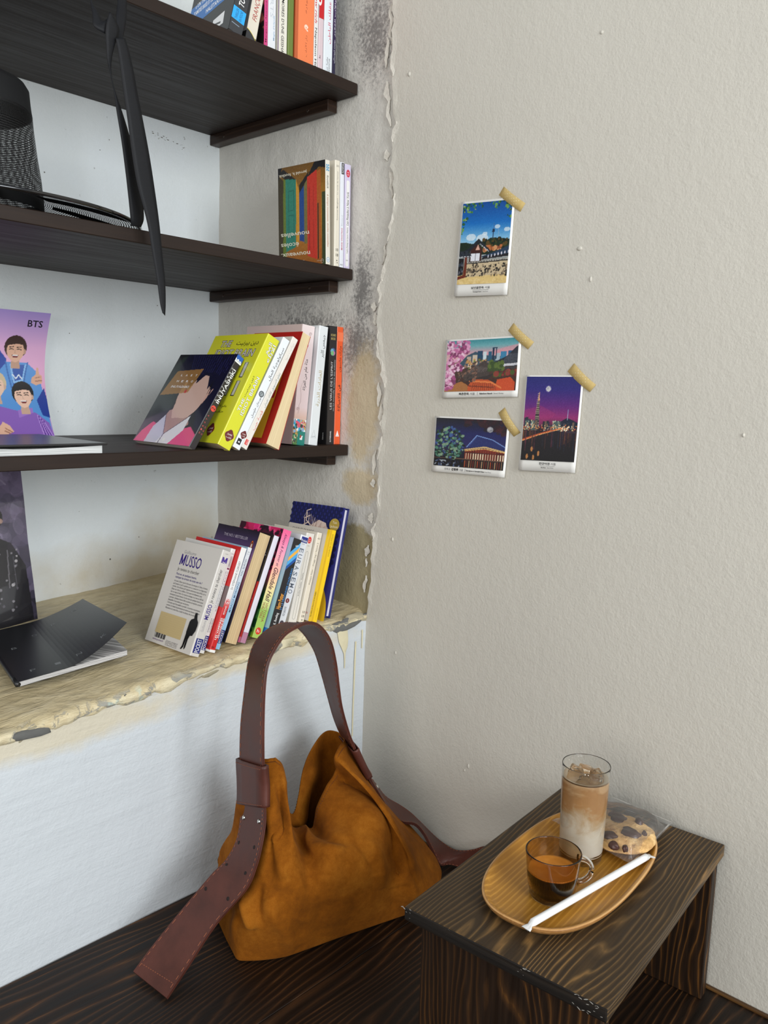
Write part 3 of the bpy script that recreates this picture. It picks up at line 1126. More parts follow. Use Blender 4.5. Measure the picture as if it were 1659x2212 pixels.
b = Book('tall pale pink novel with Arabic title and a colourful village strip at its foot', -0.0874, 0.0893, 0.7138, 5.5, -1.1, 0.0305, 0.2173, 0.164, (214, 192, 186), M_PAGES, group=SG3)
p = b.spine()
p.grad(0, 0.22, 1, 1, [(0, (214, 178, 160)), (.12, (222, 200, 198)), (1, (232, 216, 214))])
cv = Canvas(40, 60, (86, 128, 70)); cv.poly([(0, .45), (1, .6), (1, 1), (0, 1)], (206, 176, 140)); cv.dabs(90, 0, 1, .4, 1, .09, [(36, 160, 196), (240, 240, 236), (214, 90, 110), (200, 150, 80), (60, 70, 60), (130, 170, 200)])
cv.poly([(.3, .95), (.55, .72), (.55, .66), (.2, .86)], (224, 84, 110)); cv.dabs(60, 0, 1, 0, .4, .06, [(30, 140, 100), (24, 100, 80), (200, 190, 150), (70, 60, 60)])
p.canvas(cv, 0, 0, 1, .215); p.rect(.40, .0, 1, .115, (30, 126, 112)); p.rect(.60, .045, .80, .075, WHITE); p.rect(.60, .06, .70, .085, (176, 60, 50)); p.rect(.76, .07, .82, .08, WHITE)
p.disc(.42, .835, .0058, (196, 40, 106)); p.up('جديد', .42, .82, .85, .2, WHITE)
p.up('مئة عام من العزلة', .52, .46, .72, .30, (40, 30, 34), .012)
for a, q in ((.93, .7), (.90, .55)):
    p.ring([(q + .12 * math.cos(k * .6) * (1 - k / 24), a + .016 * math.sin(k * .6) * (1 - k / 24)) for k in range(20)], .0005, (150, 120, 120), False)
p.ring([(.25, .26), (.35, .30), (.28, .33), (.40, .36), (.38, .42), (.30, .47), (.42, .52)], .0004, (150, 120, 120), False)
p.ring([(.22 + .10 * math.cos(k * .7) * (1 - k / 20), .30 + .016 * math.sin(k * .7) * (1 - k / 20)) for k in range(16)], .0005, (150, 120, 120), False)
p.build('spine_print', b.root)

b = Book('white paperback with gold and black Arabic spine lettering leaning against a black book', -0.0641, 0.0780, 0.7140, 5.6, -0.7, 0.0226, 0.2176, 0.135, (226, 230, 231), M_PAGES, group=SG3)
p = b.spine()
p.up('جيمس كلير', .5, .74, .93, .42, BLACK, .008); p.up('العادات الذرية', .5, .33, .63, .46, (176, 158, 110), .006); triangle_logo(p, (120, 126, 128), .45, .085, .26)
p.build('spine_print', b.root)

b = Book('black paperback with a small multicoloured globe and gold author name on its spine', -0.0135, 0.0877, 0.7145, 0.6, -0.2, 0.0193, 0.2204, 0.135, (26, 24, 26), M_PAGES, group=SG3)
p = b.spine(); p.rect(0, 0, 1, 1, (40, 37, 38))
p.text('RICHARD', .18, .915, .84, .020, (196, 176, 106), .012); p.text('BRODIE', .22, .885, .80, .020, (196, 176, 106), .012)
for k, cc in enumerate(((70, 90, 150), (110, 170, 190), (190, 110, 160), (120, 180, 120))):
    p.disc(.5 + (.08, -.1, .1, -.06)[k], .785 + (.012, .008, -.012, -.012)[k], .0042, cc)
p.ring([(.5 + .36 * math.cos(k * .3), .785 + .034 * math.sin(k * .3)) for k in range(21)], .0008, (60, 66, 90))
p.up("LES VIRUS DE L'ESPRIT", .42, .30, .705, .27, (206, 206, 206)); p.up('ou La nouvelle science des mêmes', .78, .285, .72, .17, (186, 186, 186))
p.up('GUYTRÉDANIEL', .5, .02, .115, .16, WHITE, .01)
p.build('spine_print', b.root)
p = b.cover(); p._text('Editions', .93 * p.W, .04 * p.H, math.pi / 2, .013, .003, WHITE, 0, 0, 1, None); p.build('cover_print', b.root)

b = Book('bright orange paperback standing upright at the wall end of the lowest shelf', 0.0042, 0.0883, 0.7147, 0.5, -0.3, 0.0180, 0.2200, 0.135, (232, 92, 40), M_PAGES, group=SG3, shrink=0.92)
p = b.spine(); p.rect(0, .88, 1, .955, (240, 122, 78))
p.up('مارك مانسون', .5, .62, .84, .46, (60, 26, 20), .004); p.up('فن اللامبالاة', .5, .285, .51, .5, (40, 20, 18), .022); triangle_logo(p, (248, 240, 236), .5, .085, .28)
p.build('spine_print', b.root)

# --- sill
b = Book('white paperback back cover with purple author name, tan patch and standing man silhouette', -0.3563, 0.0328, 0.3808, 22.0, 2.9, 0.0186, 0.1773, 0.124, (214, 209, 202), M_PAGES, group=SG4, shrink=1.0)
p = b.cover()
p.text('Guillaume', .24, .885, .50, .034, (150, 148, 150), .0)
p.em(.21, .77, .315, .105, (54, 34, 122)); p.text('USSO', .335, .77, .66, .105, (54, 34, 122), .012)
p.text('Je reviens te chercher', .21, .715, .68, .032, (70, 68, 70), .0)
p.text('Peut-on, en quelques heures,', .22, .672, .66, .022, (62, 48, 120), .015); p.text('rattraper les erreurs de toute une vie ?', .22, .640, .80, .022, (62, 48, 120), .015)
LINES = ["Un matin, Ethan reçoit le faire-part de mariage de Céline, la femme", "qu'il aimait et qu'il a quittée pour se consacrer à sa fulgurante", "carrière. Une décision qu'il regrette amèrement aujourd'hui, car si",
         "Ethan est riche et célèbre, il est aussi terriblement seul.", "Sur un coup de tête, il se rend au mariage et se met au défi de", "reconquérir la jeune femme. Il ne lui reste que quelques heures pour",
         "y parvenir. Quelques heures folles et pleines de mystère, au terme", "desquelles il sera abattu par un inconnu.", "C'est alors que l'incroyable se produit : la journée recommence,", "comme si le destin lui permettait de revivre ses heures décisives.", "Réussira-t-il, cette fois, à saisir la chance de sa vie ?"]
for k, s in enumerate(LINES):
    p.text(s, .22, .605 - .0265 * k, .22 + min(.72, .0112 * len(s)), .017, (86, 82, 86))
p.rect(.16, .10, .72, .30, (200, 178, 130))
for k in range(9):
    p.rect(.17, .115 + .02 * k, .70, .117 + .02 * k, (194, 172, 126))
for k in range(22):
    if (k * 7) % 5 != 2: p.rect(.18 + .011 * k, .055, .18 + .011 * k + (.004 + .003 * (k % 3)), .10, (40, 38, 40))
p.text('www.pocket.fr', .16, .03, .40, .018, (120, 90, 140))
for k, s in enumerate(('Texte intégral', 'Photographies © Getty', 'Design : Atelier Pocket', 'www.guillaumemusso.com')): p.text(s, .45, .052 - .013 * k, .70, .010, (110, 104, 108))
MAN = [(.845, .0), (.865, .02), (.868, .10), (.885, .135), (.93, .14), (.94, .16), (.965, .19), (.972, .24), (.965, .27), (.93, .295), (.915, .325), (.905, .348), (.88, .352), (.862, .335), (.862, .31), (.87, .295),
       (.82, .28), (.80, .255), (.795, .16), (.80, .145), (.798, .10), (.795, .03), (.775, .0), (.795, -.005), (.82, .02), (.838, .10), (.842, .10), (.835, .03)]
p.poly([(u, v + .03) for u, v in MAN], (16, 14, 16))
p.build('cover_print', b.root)
p = b.spine()
p.text('1399', .35, .965, .72, .010, (120, 116, 120)); p.em(.2, .885, .82, .052, (70, 44, 140), .26); p.rect(.18, .88, .6, .884, (70, 44, 140))
p.up('Je reviens te chercher', .45, .50, .82, .36, (50, 48, 50)); p.up('MUSSO', .48, .345, .485, .46, (60, 40, 130), .03); p.up('Guillaume', .45, .23, .335, .30, (170, 166, 168)); pocket(p)
p.build('spine_print', b.root)

b = Book('slim white paperback with tiny grey spine lettering, second book from the left on the sill', -0.3412, 0.0393, 0.3820, 20.9, 0.4, 0.0100, 0.1777, 0.130, (226, 224, 220), M_PAGES, group=SG4)
p = b.spine()
p.text('1520', .3, .945, .8, .012, (120, 116, 120)); p.rect(.3, .82, .85, .93, (196, 190, 188)); p.up('ARMONT', .55, .83, .92, .3, (90, 80, 84)); p.rect(.3, .80, .8, .815, (120, 40, 80))
p.up('LA DÉPENDANCE AFFECTIVE', .30, .43, .78, .16, (90, 86, 90)); p.up('Se comprendre pour une vie de soi à soi', .62, .40, .78, .22, (80, 60, 74), .01); p.up('Dépendance', .28, .20, .33, .26, (90, 86, 90)); p.up('Coupables', .66, .20, .33, .26, (90, 86, 90)); pocket(p)
p.build('spine_print', b.root)

b = Book('red and white paperback with white capitals on the lower spine, grey band on its cover', -0.3274, 0.0299, 0.3826, 20.8, -0.5, 0.0116, 0.1785, 0.130, (206, 38, 38), M_PAGES, group=SG4)
p = b.cover(); p.rect(0, .42, 1, .62, (124, 104, 104)); p.rect(.4, .03, .97, .06, (150, 30, 30)); p.text('Psychologie', .5, .10, .9, .014, (230, 190, 180)); p.rect(0, 0, 1, .02, WHITE); p.build('cover_print', b.root)
p = b.spine()
p.grad(0, .42, 1, 1, [(0, (216, 40, 40)), (.16, (226, 220, 220)), (.3, (236, 234, 232)), (1, (238, 236, 232))]); p.rect(0, 0, 1, .025, WHITE)
p.up('Dr STÉPHANE CLERGET', .52, .60, .87, .36, (60, 58, 62), .004)
p.disc(.5, .485, .0044, WHITE); p.disc(.5, .485, .0038, (206, 38, 38)); p.up('63', .5, .47, .50, .45, WHITE, .02)
p.up('PSYCHO', .5, .36, .44, .34, WHITE, .015); p.up('LES VAMPIRES', .34, .12, .325, .32, WHITE, .03); p.up('PSYCHIQUES', .76, .14, .325, .32, WHITE, .03); p.rect(.1, .04, .6, .055, (150, 30, 30))
p.build('spine_print', b.root)

b = Book('pale blue paperback with dark blue spine capitals and a navy label near its foot', -0.3134, 0.0367, 0.3839, 22.1, 0.0, 0.0088, 0.1761, 0.130, (168, 200, 222), M_PAGES, group=SG4)
p = b.spine(); p.grad(0, 0, 1, 1, [(0, (150, 202, 238)), (.5, (186, 214, 234)), (.75, (222, 230, 236)), (1, (234, 236, 236))])
p.text('16683', .25, .95, .8, .012, (120, 130, 140)); p.rect(.2, .935, .85, .938, (150, 160, 170)); p.up('HAL ELROD', .5, .72, .885, .42, (70, 96, 116), .006); p.up('MIRACLE MORNING', .52, .36, .655, .46, (40, 90, 140), .01); pocket(p, .055, .185, .05, .98)
p.build('spine_print', b.root)

b = Book('thick paperback with dusky purple cover, turned so its worn tan page edges face out', -0.2817, 0.0320, 0.3859, 21.8, -0.0, 0.0265, 0.1930, 0.116, (40, 30, 48), pages_mat('page_edges_tan', (220, 196, 152), (178, 148, 106)), flip=True, group=SG4)
p = b.cover(); p.grad(0, 0, 1, 1, [(0, (16, 14, 20)), (.35, (60, 40, 60)), (.6, (150, 84, 96)), (.78, (122, 84, 130)), (.9, (64, 50, 86)), (1, (34, 26, 40))])
p.text('THE NO.1 BESTSELLER', .20, .905, .78, .026, (186, 176, 190)); p.text("'Such a classic'", .03, .80, .20, .014, (180, 160, 180)); p.text('NO.', .28, .70, .66, .10, (24, 18, 26), .03)
p.disc(.905, .865, .0036, (30, 24, 30), 24, .0092); p.disc(.905, .865, .0032, (226, 110, 40), 24, .0086); p.disc(.905, .865, .0021, (24, 20, 24), 20, .0066); p.disc(.905, .860, .0013, WHITE, 16, .0046)
for k in range(8): p.text('words of praise', .04, .60 - .05 * k, .5, .012, (120, 90, 110))
p.build('cover_print', b.root)

b = Book('slim book with black and red cover, turned so its clean white page edges face out', -0.2670, 0.0265, 0.3864, 22.0, -0.1, 0.0133, 0.1906, 0.118, (34, 30, 32), M_PAGES_LILAC, flip=True, group=SG4)
p = b.cover(); p.rect(0, 0, 1, .56, (176, 28, 34)); p.rect(0, 0, 1, .05, (190, 90, 130)); p.text('et', .80, .80, .95, .05, WHITE, .03); p.rect(.78, .66, .86, .74, (226, 200, 40)); p.text('ER', .78, .40, .95, .07, WHITE, .03); p.build('cover_print', b.root)
tt = b.t
pe = Print(lambda u, v, e: (-tt + u, 0.0005 - e, v), tt, b.h); pe.rect(.04, .004, .96, .10, (186, 130, 158)); pe.build('page_edge_print', b.root, label='pink stained foot of the page edges')

b = Book('pastel paperback with pink to green spine, script title and a red dot low down', -0.2353, 0.0266, 0.3887, 20.9, 2.0, 0.0204, 0.1930, 0.114, (196, 60, 110), M_PAGES, group=SG4)
p = b.spine(); p.grad(0, 0, 1, 1, [(0, (176, 206, 100)), (.25, (160, 200, 96)), (.30, (216, 224, 146)), (.45, (246, 224, 160)), (.60, (250, 190, 160)), (.8, (250, 160, 186)), (1, (246, 96, 150))])
p.down('Always & Forever at', .5, .965, .66, .30, (90, 20, 80), .012, .3); p.down('Glendale Hall', .52, .645, .335, .52, (70, 14, 50), .022, .3)
p.down('VICTORIA', .62, .325, .15, .28, (150, 50, 40), .006); p.down('WALTERS', .26, .325, .18, .28, (150, 50, 40), .006); p.disc(.5, .065, .0062, (224, 60, 34)); p.text('h', .36, .052, .62, .028, WHITE, .01)
p.build('spine_print', b.root)
cv = Canvas(70, 100, (190, 36, 92)); cv.vgrad([(0, (150, 180, 40)), (.12, (40, 90, 40)), (.4, (30, 70, 40)), (.6, (190, 60, 90)), (1, (206, 40, 100))])
cv.dabs(60, 0, 1, .6, 1, .07, [(226, 40, 120), (170, 20, 70), (240, 90, 140), (60, 20, 40)]); cv.dabs(70, .5, 1, .62, 1, .03, [(40, 24, 36), (80, 30, 50)], 1, 2.2); cv.dabs(50, 0, 1, 0, .4, .05, [(20, 60, 30), (60, 120, 50)])
p = b.cover(); p.canvas(cv); p.build('cover_print', b.root)

b = Book('black paperback with blue and yellow diagonal stripes across the top of its spine', -0.2100, 0.0181, 0.3896, 19.8, 1.3, 0.0196, 0.1740, 0.125, (50, 110, 160), M_PAGES, group=SG4)
p = b.spine(); p.rect(0, 0, 1, 1, (30, 29, 33))
k = .16
for v, cc, hh in ((.665, (24, 84, 160), .05), (.705, (80, 170, 226), .05), (.755, (240, 180, 70), .05), (.80, (80, 170, 226), .05)):
    p.poly([(0, v), (1, v + k * .75), (1, v + hh + k * .75), (0, v + hh)], cc)
p.text('folio', .5, .915, .86, .018, WHITE, .02, ang=.4)
p.up('Harry Potter', .42, .275, .43, .5, (244, 166, 60), .03); p.up("ET LE PRISONNIER D'AZKABAN", .80, .275, .70, .22, (70, 140, 206), .012); p.up('J. K. Rowling', .5, .095, .235, .30, WHITE, .02); p.rect(0, 0, 1, .075, (64, 164, 222)); p.text('GJ', .3, .025, .7, .02, (30, 70, 120))
p.build('spine_print', b.root)
p = b.cover(); p.rect(0, 0, 1, 1, (150, 190, 206)); p.rect(0, 0, 1, .07, (40, 120, 190)); p.build('cover_print', b.root)

b = Book('shiny white paperback with widely spaced grey capitals and a dark red dot on its spine', -0.1816, 0.0293, 0.3922, 19.3, -0.9, 0.0202, 0.1725, 0.125, (226, 228, 232), M_PAGES, group=SG4)
p = b.spine(); p.rect(.14, .925, .92, .985, (34, 46, 130)); p.text('Pocket', .2, .935, .86, .026, WHITE, .01); p.text('1876', .35, .905, .7, .010, (120, 116, 120))
for k, ch in enumerate('EURASEMO'): p.down(ch, .52, .862 - .062 * k, .82 - .062 * k, .5, (104, 112, 128), .014)
p.disc(.5, .31, .0042, (120, 26, 34)); p.text('5', .44, .30, .56, .02, WHITE); p.up('KEI SAKOVE', .5, .15, .245, .26, (90, 90, 100), .006)
p.disc(.55, .075, .0048, (70, 60, 70), 12); p.disc(.4, .05, .0040, (170, 40, 46), 10); p.disc(.6, .05, .003, (230, 210, 200), 10); p.disc(.5, .03, .0036, (150, 30, 40), 10)
p.build('spine_print', b.root)

b = Book('white paperback with a long rounded outline and red oval on its spine', -0.1408, 0.0406, 0.3959, 14.4, 0.7, 0.0206, 0.1649, 0.120, (226, 222, 214), M_PAGES, group=SG4)
p = b.spine(); p.disc(.5, .925, .0046, (216, 52, 56), 24, .0062); p.text('livre', .38, .928, .62, .012, WHITE); p.text('poche', .36, .908, .64, .012, WHITE); p.text('15794', .36, .855, .64, .010, (130, 126, 124))
pts = [(.5 + .16 * math.cos(a), .78 + .018 * math.sin(a)) for a in [math.pi * k / 8 for k in range(9)]] + [(.5 - .16 * math.cos(a), .06 - .018 * math.sin(a)) for a in [math.pi * k / 8 for k in range(9)]]
p.ring(pts, .0005, (130, 128, 128)); p.up('Arthur Golden', .5, .30, .46, .17, (110, 106, 104)); p.up('Geisha', .5, .48, .56, .17, (110, 106, 104))
p.build('spine_print', b.root)

b = Book('slim cream paperback with black spine print between the outlined white book and yellow book', -0.1268, 0.0362, 0.3960, 14.8, 0.9, 0.0127, 0.1658, 0.120, (228, 220, 204), M_PAGES, group=SG4)
p = b.spine(); p.text('4027', .2, .925, .8, .018, (70, 66, 64)); p.up('Philippe Djian – Doggy bag / Saison 2', .46, .42, .885, .26, (90, 84, 80), .006); p.text('10', .25, .10, .75, .026, (60, 56, 54), .01); p.text('18', .25, .055, .75, .026, (60, 56, 54), .01); p.rect(.35, .02, .6, .03, (70, 66, 64))
p.build('spine_print', b.root)

b = Book('bright yellow spined paperback with a grey-beige printed cover', -0.1096, 0.0199, 0.3965, 15.3, 1.3, 0.0156, 0.1706, 0.112, (250, 206, 10), M_PAGES, group=SG4)
p = b.spine(); p.rect(0, 0, .28, 1, (226, 178, 14)); p.up('CHARLES DUHIGG', .50, .71, .955, .20, (120, 100, 30), .004); p.up('Le pouvoir des habitudes', .78, .64, .95, .17, (200, 170, 40)); p.up('L’essentiel', .6, .03, .15, .16, (190, 150, 30))
p.build('spine_print', b.root)
p = b.cover(); p.rect(0, 0, .93, 1, (208, 200, 188)); p.text('CHARLES DUHIGG', .10, .93, .62, .030, (90, 84, 80), .004)
for k in range(14): p.disc(.80 - .005 * k, .86 - .045 * k, .0014 + .0006 * (k % 3), (70, 60, 60), 7)
p.text('Le pouvoir des habitudes', .15, .72, .75, .04, (80, 74, 70), .01); p.text('CARTON', .80, .07, .88, .02, (190, 60, 50)); p.up('Des millions de lecteurs et de vies changées', .96, .05, .32, .03, (90, 70, 20))
p.build('cover_print', b.root)

b = Book('large navy hardback with hexagon pattern and gold disc, tallest book on the sill', -0.0778, 0.0187, 0.3985, 14.0, 7.0, 0.0147, 0.2058, 0.127, (34, 40, 110), M_PAGES_LILAC, flip=True, hard=True, group=SG4, shrink=1.0)
p = b.cover(); p.rect(0, 0, 1, 1, (40, 44, 120))
hx = .048; hv = hx * p.W / p.H
for r in range(18):
    for q in range(12):
        u, v = hx * (1.75 * q + (.875 if r % 2 else 0)) + .02, 1 - hv * (1.02 * r) - .02
        if v < .38 or u > .98: continue
        p._add([((u + .80 * hx * math.cos(k * math.pi / 3)) * p.W, (v * p.H + .80 * hx * p.W * math.sin(k * math.pi / 3))) for k in range(6)], [tuple(range(6))], [lin4((22, 26, 74))] * 6); p.e -= .000018
p.e += .00002
cv_pts = [(.28, .55), (.30, .70), (.42, .80), (.56, .86), (.70, .84), (.78, .74), (.80, .60), (.74, .52)]
p.poly(cv_pts, (206, 184, 172))
p.poly([(.40, .62), (.50, .74), (.66, .74), (.76, .62), (.70, .50), (.44, .50)], (206, 120, 118))
for k in range(11):
    a = k / 10
    p.ring([(.34 + .30 * a, .66 + .10 * math.sin(a * 3)), (.40 + .26 * a, .80 + .03 * math.sin(a * 5)), (.30 + .45 * a, .93 - .13 * a), (.26 + .50 * a, .86 - .12 * a)], .0008, (150, 124, 118) if k % 2 else (226, 208, 198), False)
for k in range(5): p.ring([(.42 - .02 * k, .80 - .03 * k), (.32 - .015 * k, .84 - .05 * k), (.30 - .02 * k, .93 - .07 * k), (.38, .95 - .06 * k)], .0022, (206, 184, 172), False)
p.disc(.50, .02, .062, (206, 170, 30), 40, .075)
p.disc(.865, .835, .0118, (176, 150, 66), 30); p.text('Tom', .83, .845, .905, .022, (232, 222, 196), .005); p.text('Jackson', .795, .808, .935, .022, (232, 222, 196), .005)
p.build('cover_print', b.root)

# --- middle shelf
b = Book('upside-down paperback with painted green, blue and red doors on its cover', -0.0576, 0.0607, 1.0390, -2.3, 4.1, 0.0131, 0.1762, 0.118, (226, 220, 206), M_PAGES_CREAM, group=SG2, shrink=0.95)
cv = Canvas(90, 130, (140, 84, 20)); cv.vgrad([(0, (150, 86, 20)), (.5, (190, 130, 30)), (1, (110, 76, 24))])
cv.poly([(0, 0), (.12, 0), (.14, .86), (.02, .92), (0, 1)], (60, 50, 26)); cv.poly([(.10, .06), (.17, .06), (.17, .90), (.12, .88)], (104, 124, 40)); cv.poly([(0, .86), (.10, 1), (0, 1)], (24, 20, 22))
cv.poly([(.12, .98), (.39, .86), (.17, .87), (.02, .94)], (26, 22, 22)); cv.poly([(.17, .16), (.38, .20), (.39, .86), (.17, .88)], (44, 130, 110))
for y0, y1 in ((.56, .76), (.30, .52)): cv.line([(.23, y0), (.34, y0 + .01), (.34, y1), (.23, y1), (.23, y0)], .010, (30, 96, 84))
cv.poly([(.39, .20), (.46, .28), (.46, .74), (.39, .86)], (210, 150, 40)); cv.poly([(.46, .26), (.56, .24), (.56, .80), (.46, .72)], (28, 70, 140)); cv.poly([(.56, .22), (.62, .22), (.62, .84), (.56, .80)], (120, 110, 60)); cv.poly([(.46, .72), (.62, .84), (.66, .92), (.46, .8)], (26, 22, 22))
cv.poly([(.62, .10), (.82, .06), (.82, .92), (.62, .86)], (200, 52, 34))
for x in (.67, .75):
    for y0, y1 in ((.50, .76), (.16, .44)): cv.line([(x, y0), (x, y1)], .02, (170, 36, 26))
cv.poly([(.62, .86), (.82, .92), (.98, 1), (.78, 1)], (20, 18, 20)); cv.poly([(.82, .06), (.90, .06), (.90, .92), (.82, .90)], (176, 90, 26)); cv.poly([(.92, .0), (1, 0), (1, .7), (.92, .7)], (56, 66, 34)); cv.poly([(.80, 1), (1, 1), (1, .92), (.86, .94)], (16, 14, 16)); cv.poly([(.83, .06), (.86, .06), (.86, .60), (.83, .6)], (30, 24, 22))
cv.grain(.02)
p = b.cover(); p.canvas(cv)
CR = (232, 226, 206)
for s, u0, u1, v, h in (('jerrold k. footlick', .02, .62, .905, .028), ('nouvelles', .05, .66, .30, .045), ('écoles', .05, .44, .20, .045), ('nouveaux.', .05, .68, .10, .045), ('à temps', .18, .56, .015, .045)):
    p._text(s, u1 * p.W, (v + h) * p.H, math.pi, (u1 - u0) * p.W, h * p.H, CR, .018, -.15, 1, None)
p.ring([(.93 + .028 * math.cos(k * .4), .035 + .019 * math.sin(k * .4)) for k in range(16)], .0006, (190, 180, 170)); p.rect(.82, .038, .96, .041, (190, 180, 170))
p.build('cover_print', b.root)
p = b.spine(); p.text('BE', .2, .90, .8, .06, (70, 150, 190), .04); p.down('footlick', .5, .855, .73, .34, (40, 40, 40), .012, .2); p.down('à temps nouveaux, écoles nouvelles', .5, .675, .17, .30, (176, 110, 70), .012, .2)
p.disc(.5, .045, .0044, (70, 130, 180)); p.disc(.5, .045, .0038, (222, 226, 226)); p.ring([(.3, .05), (.5, .035), (.7, .055)], .0008, (70, 130, 180), False)
p.build('spine_print', b.root)

b = Book('cream paperback with faint spine lettering next to the painted doors book', -0.0335, 0.0633, 1.0390, -1.1, -0.1, 0.0132, 0.1819, 0.130, (226, 218, 200), M_PAGES, group=SG2, shrink=0.93)
p = b.spine(); p.text('2035', .25, .94, .78, .018, (110, 106, 100)); p.up('Somerset Maugham – La ronde de l’amour', .5, .44, .90, .22, (110, 106, 100), .004); p.text('10', .3, .145, .75, .026, (50, 46, 44), .02); p.text('18', .3, .095, .75, .026, (50, 46, 44), .02); p.rect(.42, .05, .6, .06, (50, 46, 44)); p.rect(.5, .03, .66, .038, (50, 46, 44))
p.build('spine_print', b.root)
b = Book('slim white paperback with black tab at the spine top and crimson name', -0.0196, 0.0661, 1.0390, -1.2, -0.2, 0.0109, 0.1820, 0.130, (226, 228, 234), M_PAGES, group=SG2, shrink=0.93)
p = b.spine(); p.rect(.28, .89, .88, .995, BLACK); p.down('POINTS', .58, .985, .90, .34, WHITE, .01); p.up('MARIE VINGTRAS', .5, .17, .38, .34, (190, 40, 80), .012); p.up('Blizzard', .5, .40, .50, .34, (186, 190, 200)); p.text('P5527', .15, .02, .8, .012, (60, 60, 60))
p.build('spine_print', b.root)
b = Book('lavender paperback with a red disc and white lozenge on its spine at the shelf end', -0.0015, 0.0685, 1.0390, -0.8, -0.3, 0.0159, 0.1824, 0.130, (206, 196, 220), M_PAGES, group=SG2, shrink=0.95)
p = b.spine()
pts = [(.5 + .26 * math.cos(a), .83 + .02 * math.sin(a)) for a in [math.pi * k / 8 for k in range(9)]] + [(.5 - .26 * math.cos(a), .04 - .02 * math.sin(a)) for a in [math.pi * k / 8 for k in range(9)]]
p.poly(pts, (232, 230, 226)); p.disc(.5, .915, .0048, (200, 46, 70), 24, .0066); p.text('livre', .36, .918, .64, .013, WHITE); p.text('poche', .34, .898, .66, .013, WHITE)
p.up('Les Pintades à New York', .5, .42, .74, .34, (40, 38, 44), .016, .15); p.up('Layla Demay et Laure Watrin', .5, .15, .40, .24, (70, 66, 74), .004, .15); p.text('30542', .32, .075, .68, .012, (90, 86, 90))
p.build('spine_print', b.root)

# --- top shelf: only the lower parts are in the frame
ZT = 1.3625


def top_book(label, x, t, color, h=0.19, tilt=0.0, y=0.08, yaw=0.0, w=0.13, pages=None):
    return Book(label, x, y, ZT, tilt, yaw, t, h, w, color, pages or M_PAGES, group=SG1, shrink=0.95)


b = top_book('black thriller paperback with a blue slogan band, leaning at the left of the top shelf', -0.2495, 0.0262, (12, 12, 14), 0.178, 14.5, 0.074, 0, .125)
p = b.spine(); p.rect(0, 0, 1, 1, (52, 54, 58)); p.rect(0, .11, 1, .22, (40, 168, 236)); p.up('THRILLER', .34, .12, .21, .2, (20, 60, 110)); p.up('EN POCHE', .66, .12, .21, .2, (20, 60, 110)); p.up('TOUT', .52, .25, .40, .40, WHITE, .03, .2); p.up('CE QU’IL VOULAIT', .52, .44, .93, .34, WHITE, .03, .2)
p.rect(.1, .07, .7, .075, (150, 170, 190)); p.build('spine_print', b.root)
p = b.cover()
p.poly([(0, .16), (1, .36), (1, .58), (0, .38)], (24, 104, 176))
for k, s in enumerate(('« UN THRILLER EFFRÉNÉ SUR FOND', 'D’AMITIÉS BRISÉS ET DE COURSES-POURSUITES', 'HALETANTES »')):
    p.text(s, .10 if k < 2 else .38, .365 - .075 * k + (.05 if k == 2 else 0), .90 if k < 2 else .78, .045, WHITE, .02, .1, ang=.28)
p.poly([(.62, .04), (.84, .08), (.82, .20), (.60, .15)], (226, 226, 226)); p.rect(.66, .09, .78, .11, (60, 60, 60))
p.build('cover_print', b.root)
b = top_book('cream paperback with red serif capitals and a black foot on its slanting spine', -0.2168, 0.0225, (222, 214, 198), 0.085, 12.0, .079, 0, .13, M_PAGES)
p = b.spine(); p.rect(0, 0, 1, .10, (40, 40, 44)); n = 10
p.poly([(0, .10)] + [(k / n, .205 - .15 * (k / n) ** 1.6) for k in range(n + 1)] + [(1, .02), (0, .02)], (236, 214, 60)); p.poly([(0, .10)] + [(k / n, .195 - .15 * (k / n) ** 1.6) for k in range(n + 1)] + [(1, 0), (0, 0)], (44, 44, 48))
p.up('FRANÇOIS', .5, .40, .97, .40, (170, 50, 44), 0, .2); p.build('spine_print', b.root)
p = b.cover(); p.rect(0, 0, 1, 1, (150, 148, 146)); p.rect(.6, 0, 1, .16, (16, 15, 16)); p.build('cover_print', b.root)
b = top_book('magenta spined paperback with black twig print on a rust cover', -0.1918, 0.0078, (150, 84, 70), tilt=0.3)
p = b.spine(); p.rect(0, 0, 1, 1, (206, 62, 126)); p.up('Margaret Atwood', .5, .06, .39, .4, (110, 20, 40), .014); p.up('La petite poule rouge vide son cœur', .5, .43, .96, .38, (150, 20, 50), .012); p.build('spine_print', b.root)
p = b.cover(); cvv = Canvas(60, 90, (150, 84, 70)); cvv.dabs(70, .4, 1, 0, .42, .04, [(24, 18, 18)], 1, 2.4)
p.canvas(cvv); p.build('cover_print', b.root)
b = top_book('white paperback with pale embossed capitals, right of the magenta spine', -0.1745, 0.0172, (224, 226, 230), tilt=0.3)
p = b.spine(); p.down('NORA ROBERTS', .45, .95, .28, .42, (196, 200, 208)); p.up('Magie d’Irlande', .72, .10, .30, .16, (110, 160, 196), .01); p.build('spine_print', b.root)
b = top_book('ivory paperback with bold black capitals reading down its spine', -0.1500, 0.0215, (226, 222, 208), tilt=0.3)
p = b.spine(); p.rect(0, 0, .1, 1, (120, 100, 130)); p.down('Yoko Ogawa', .5, .97, .56, .3, (150, 148, 144)); p.down("MÉMOIRES D'UNE GEISHA", .5, .52, .03, .27, (46, 44, 46), .016); p.build('spine_print', b.root)  # purple strip at the left edge paints the shadow beside the neighbouring book
b = top_book('olive green paperback with a plain spine between ivory and orange books', -0.1362, 0.0128, (104, 122, 52), tilt=0.3)
b = top_book('thick orange paperback with a white swirl mark on its spine, top shelf', -0.0915, 0.0440, (196, 92, 44), tilt=0.3)
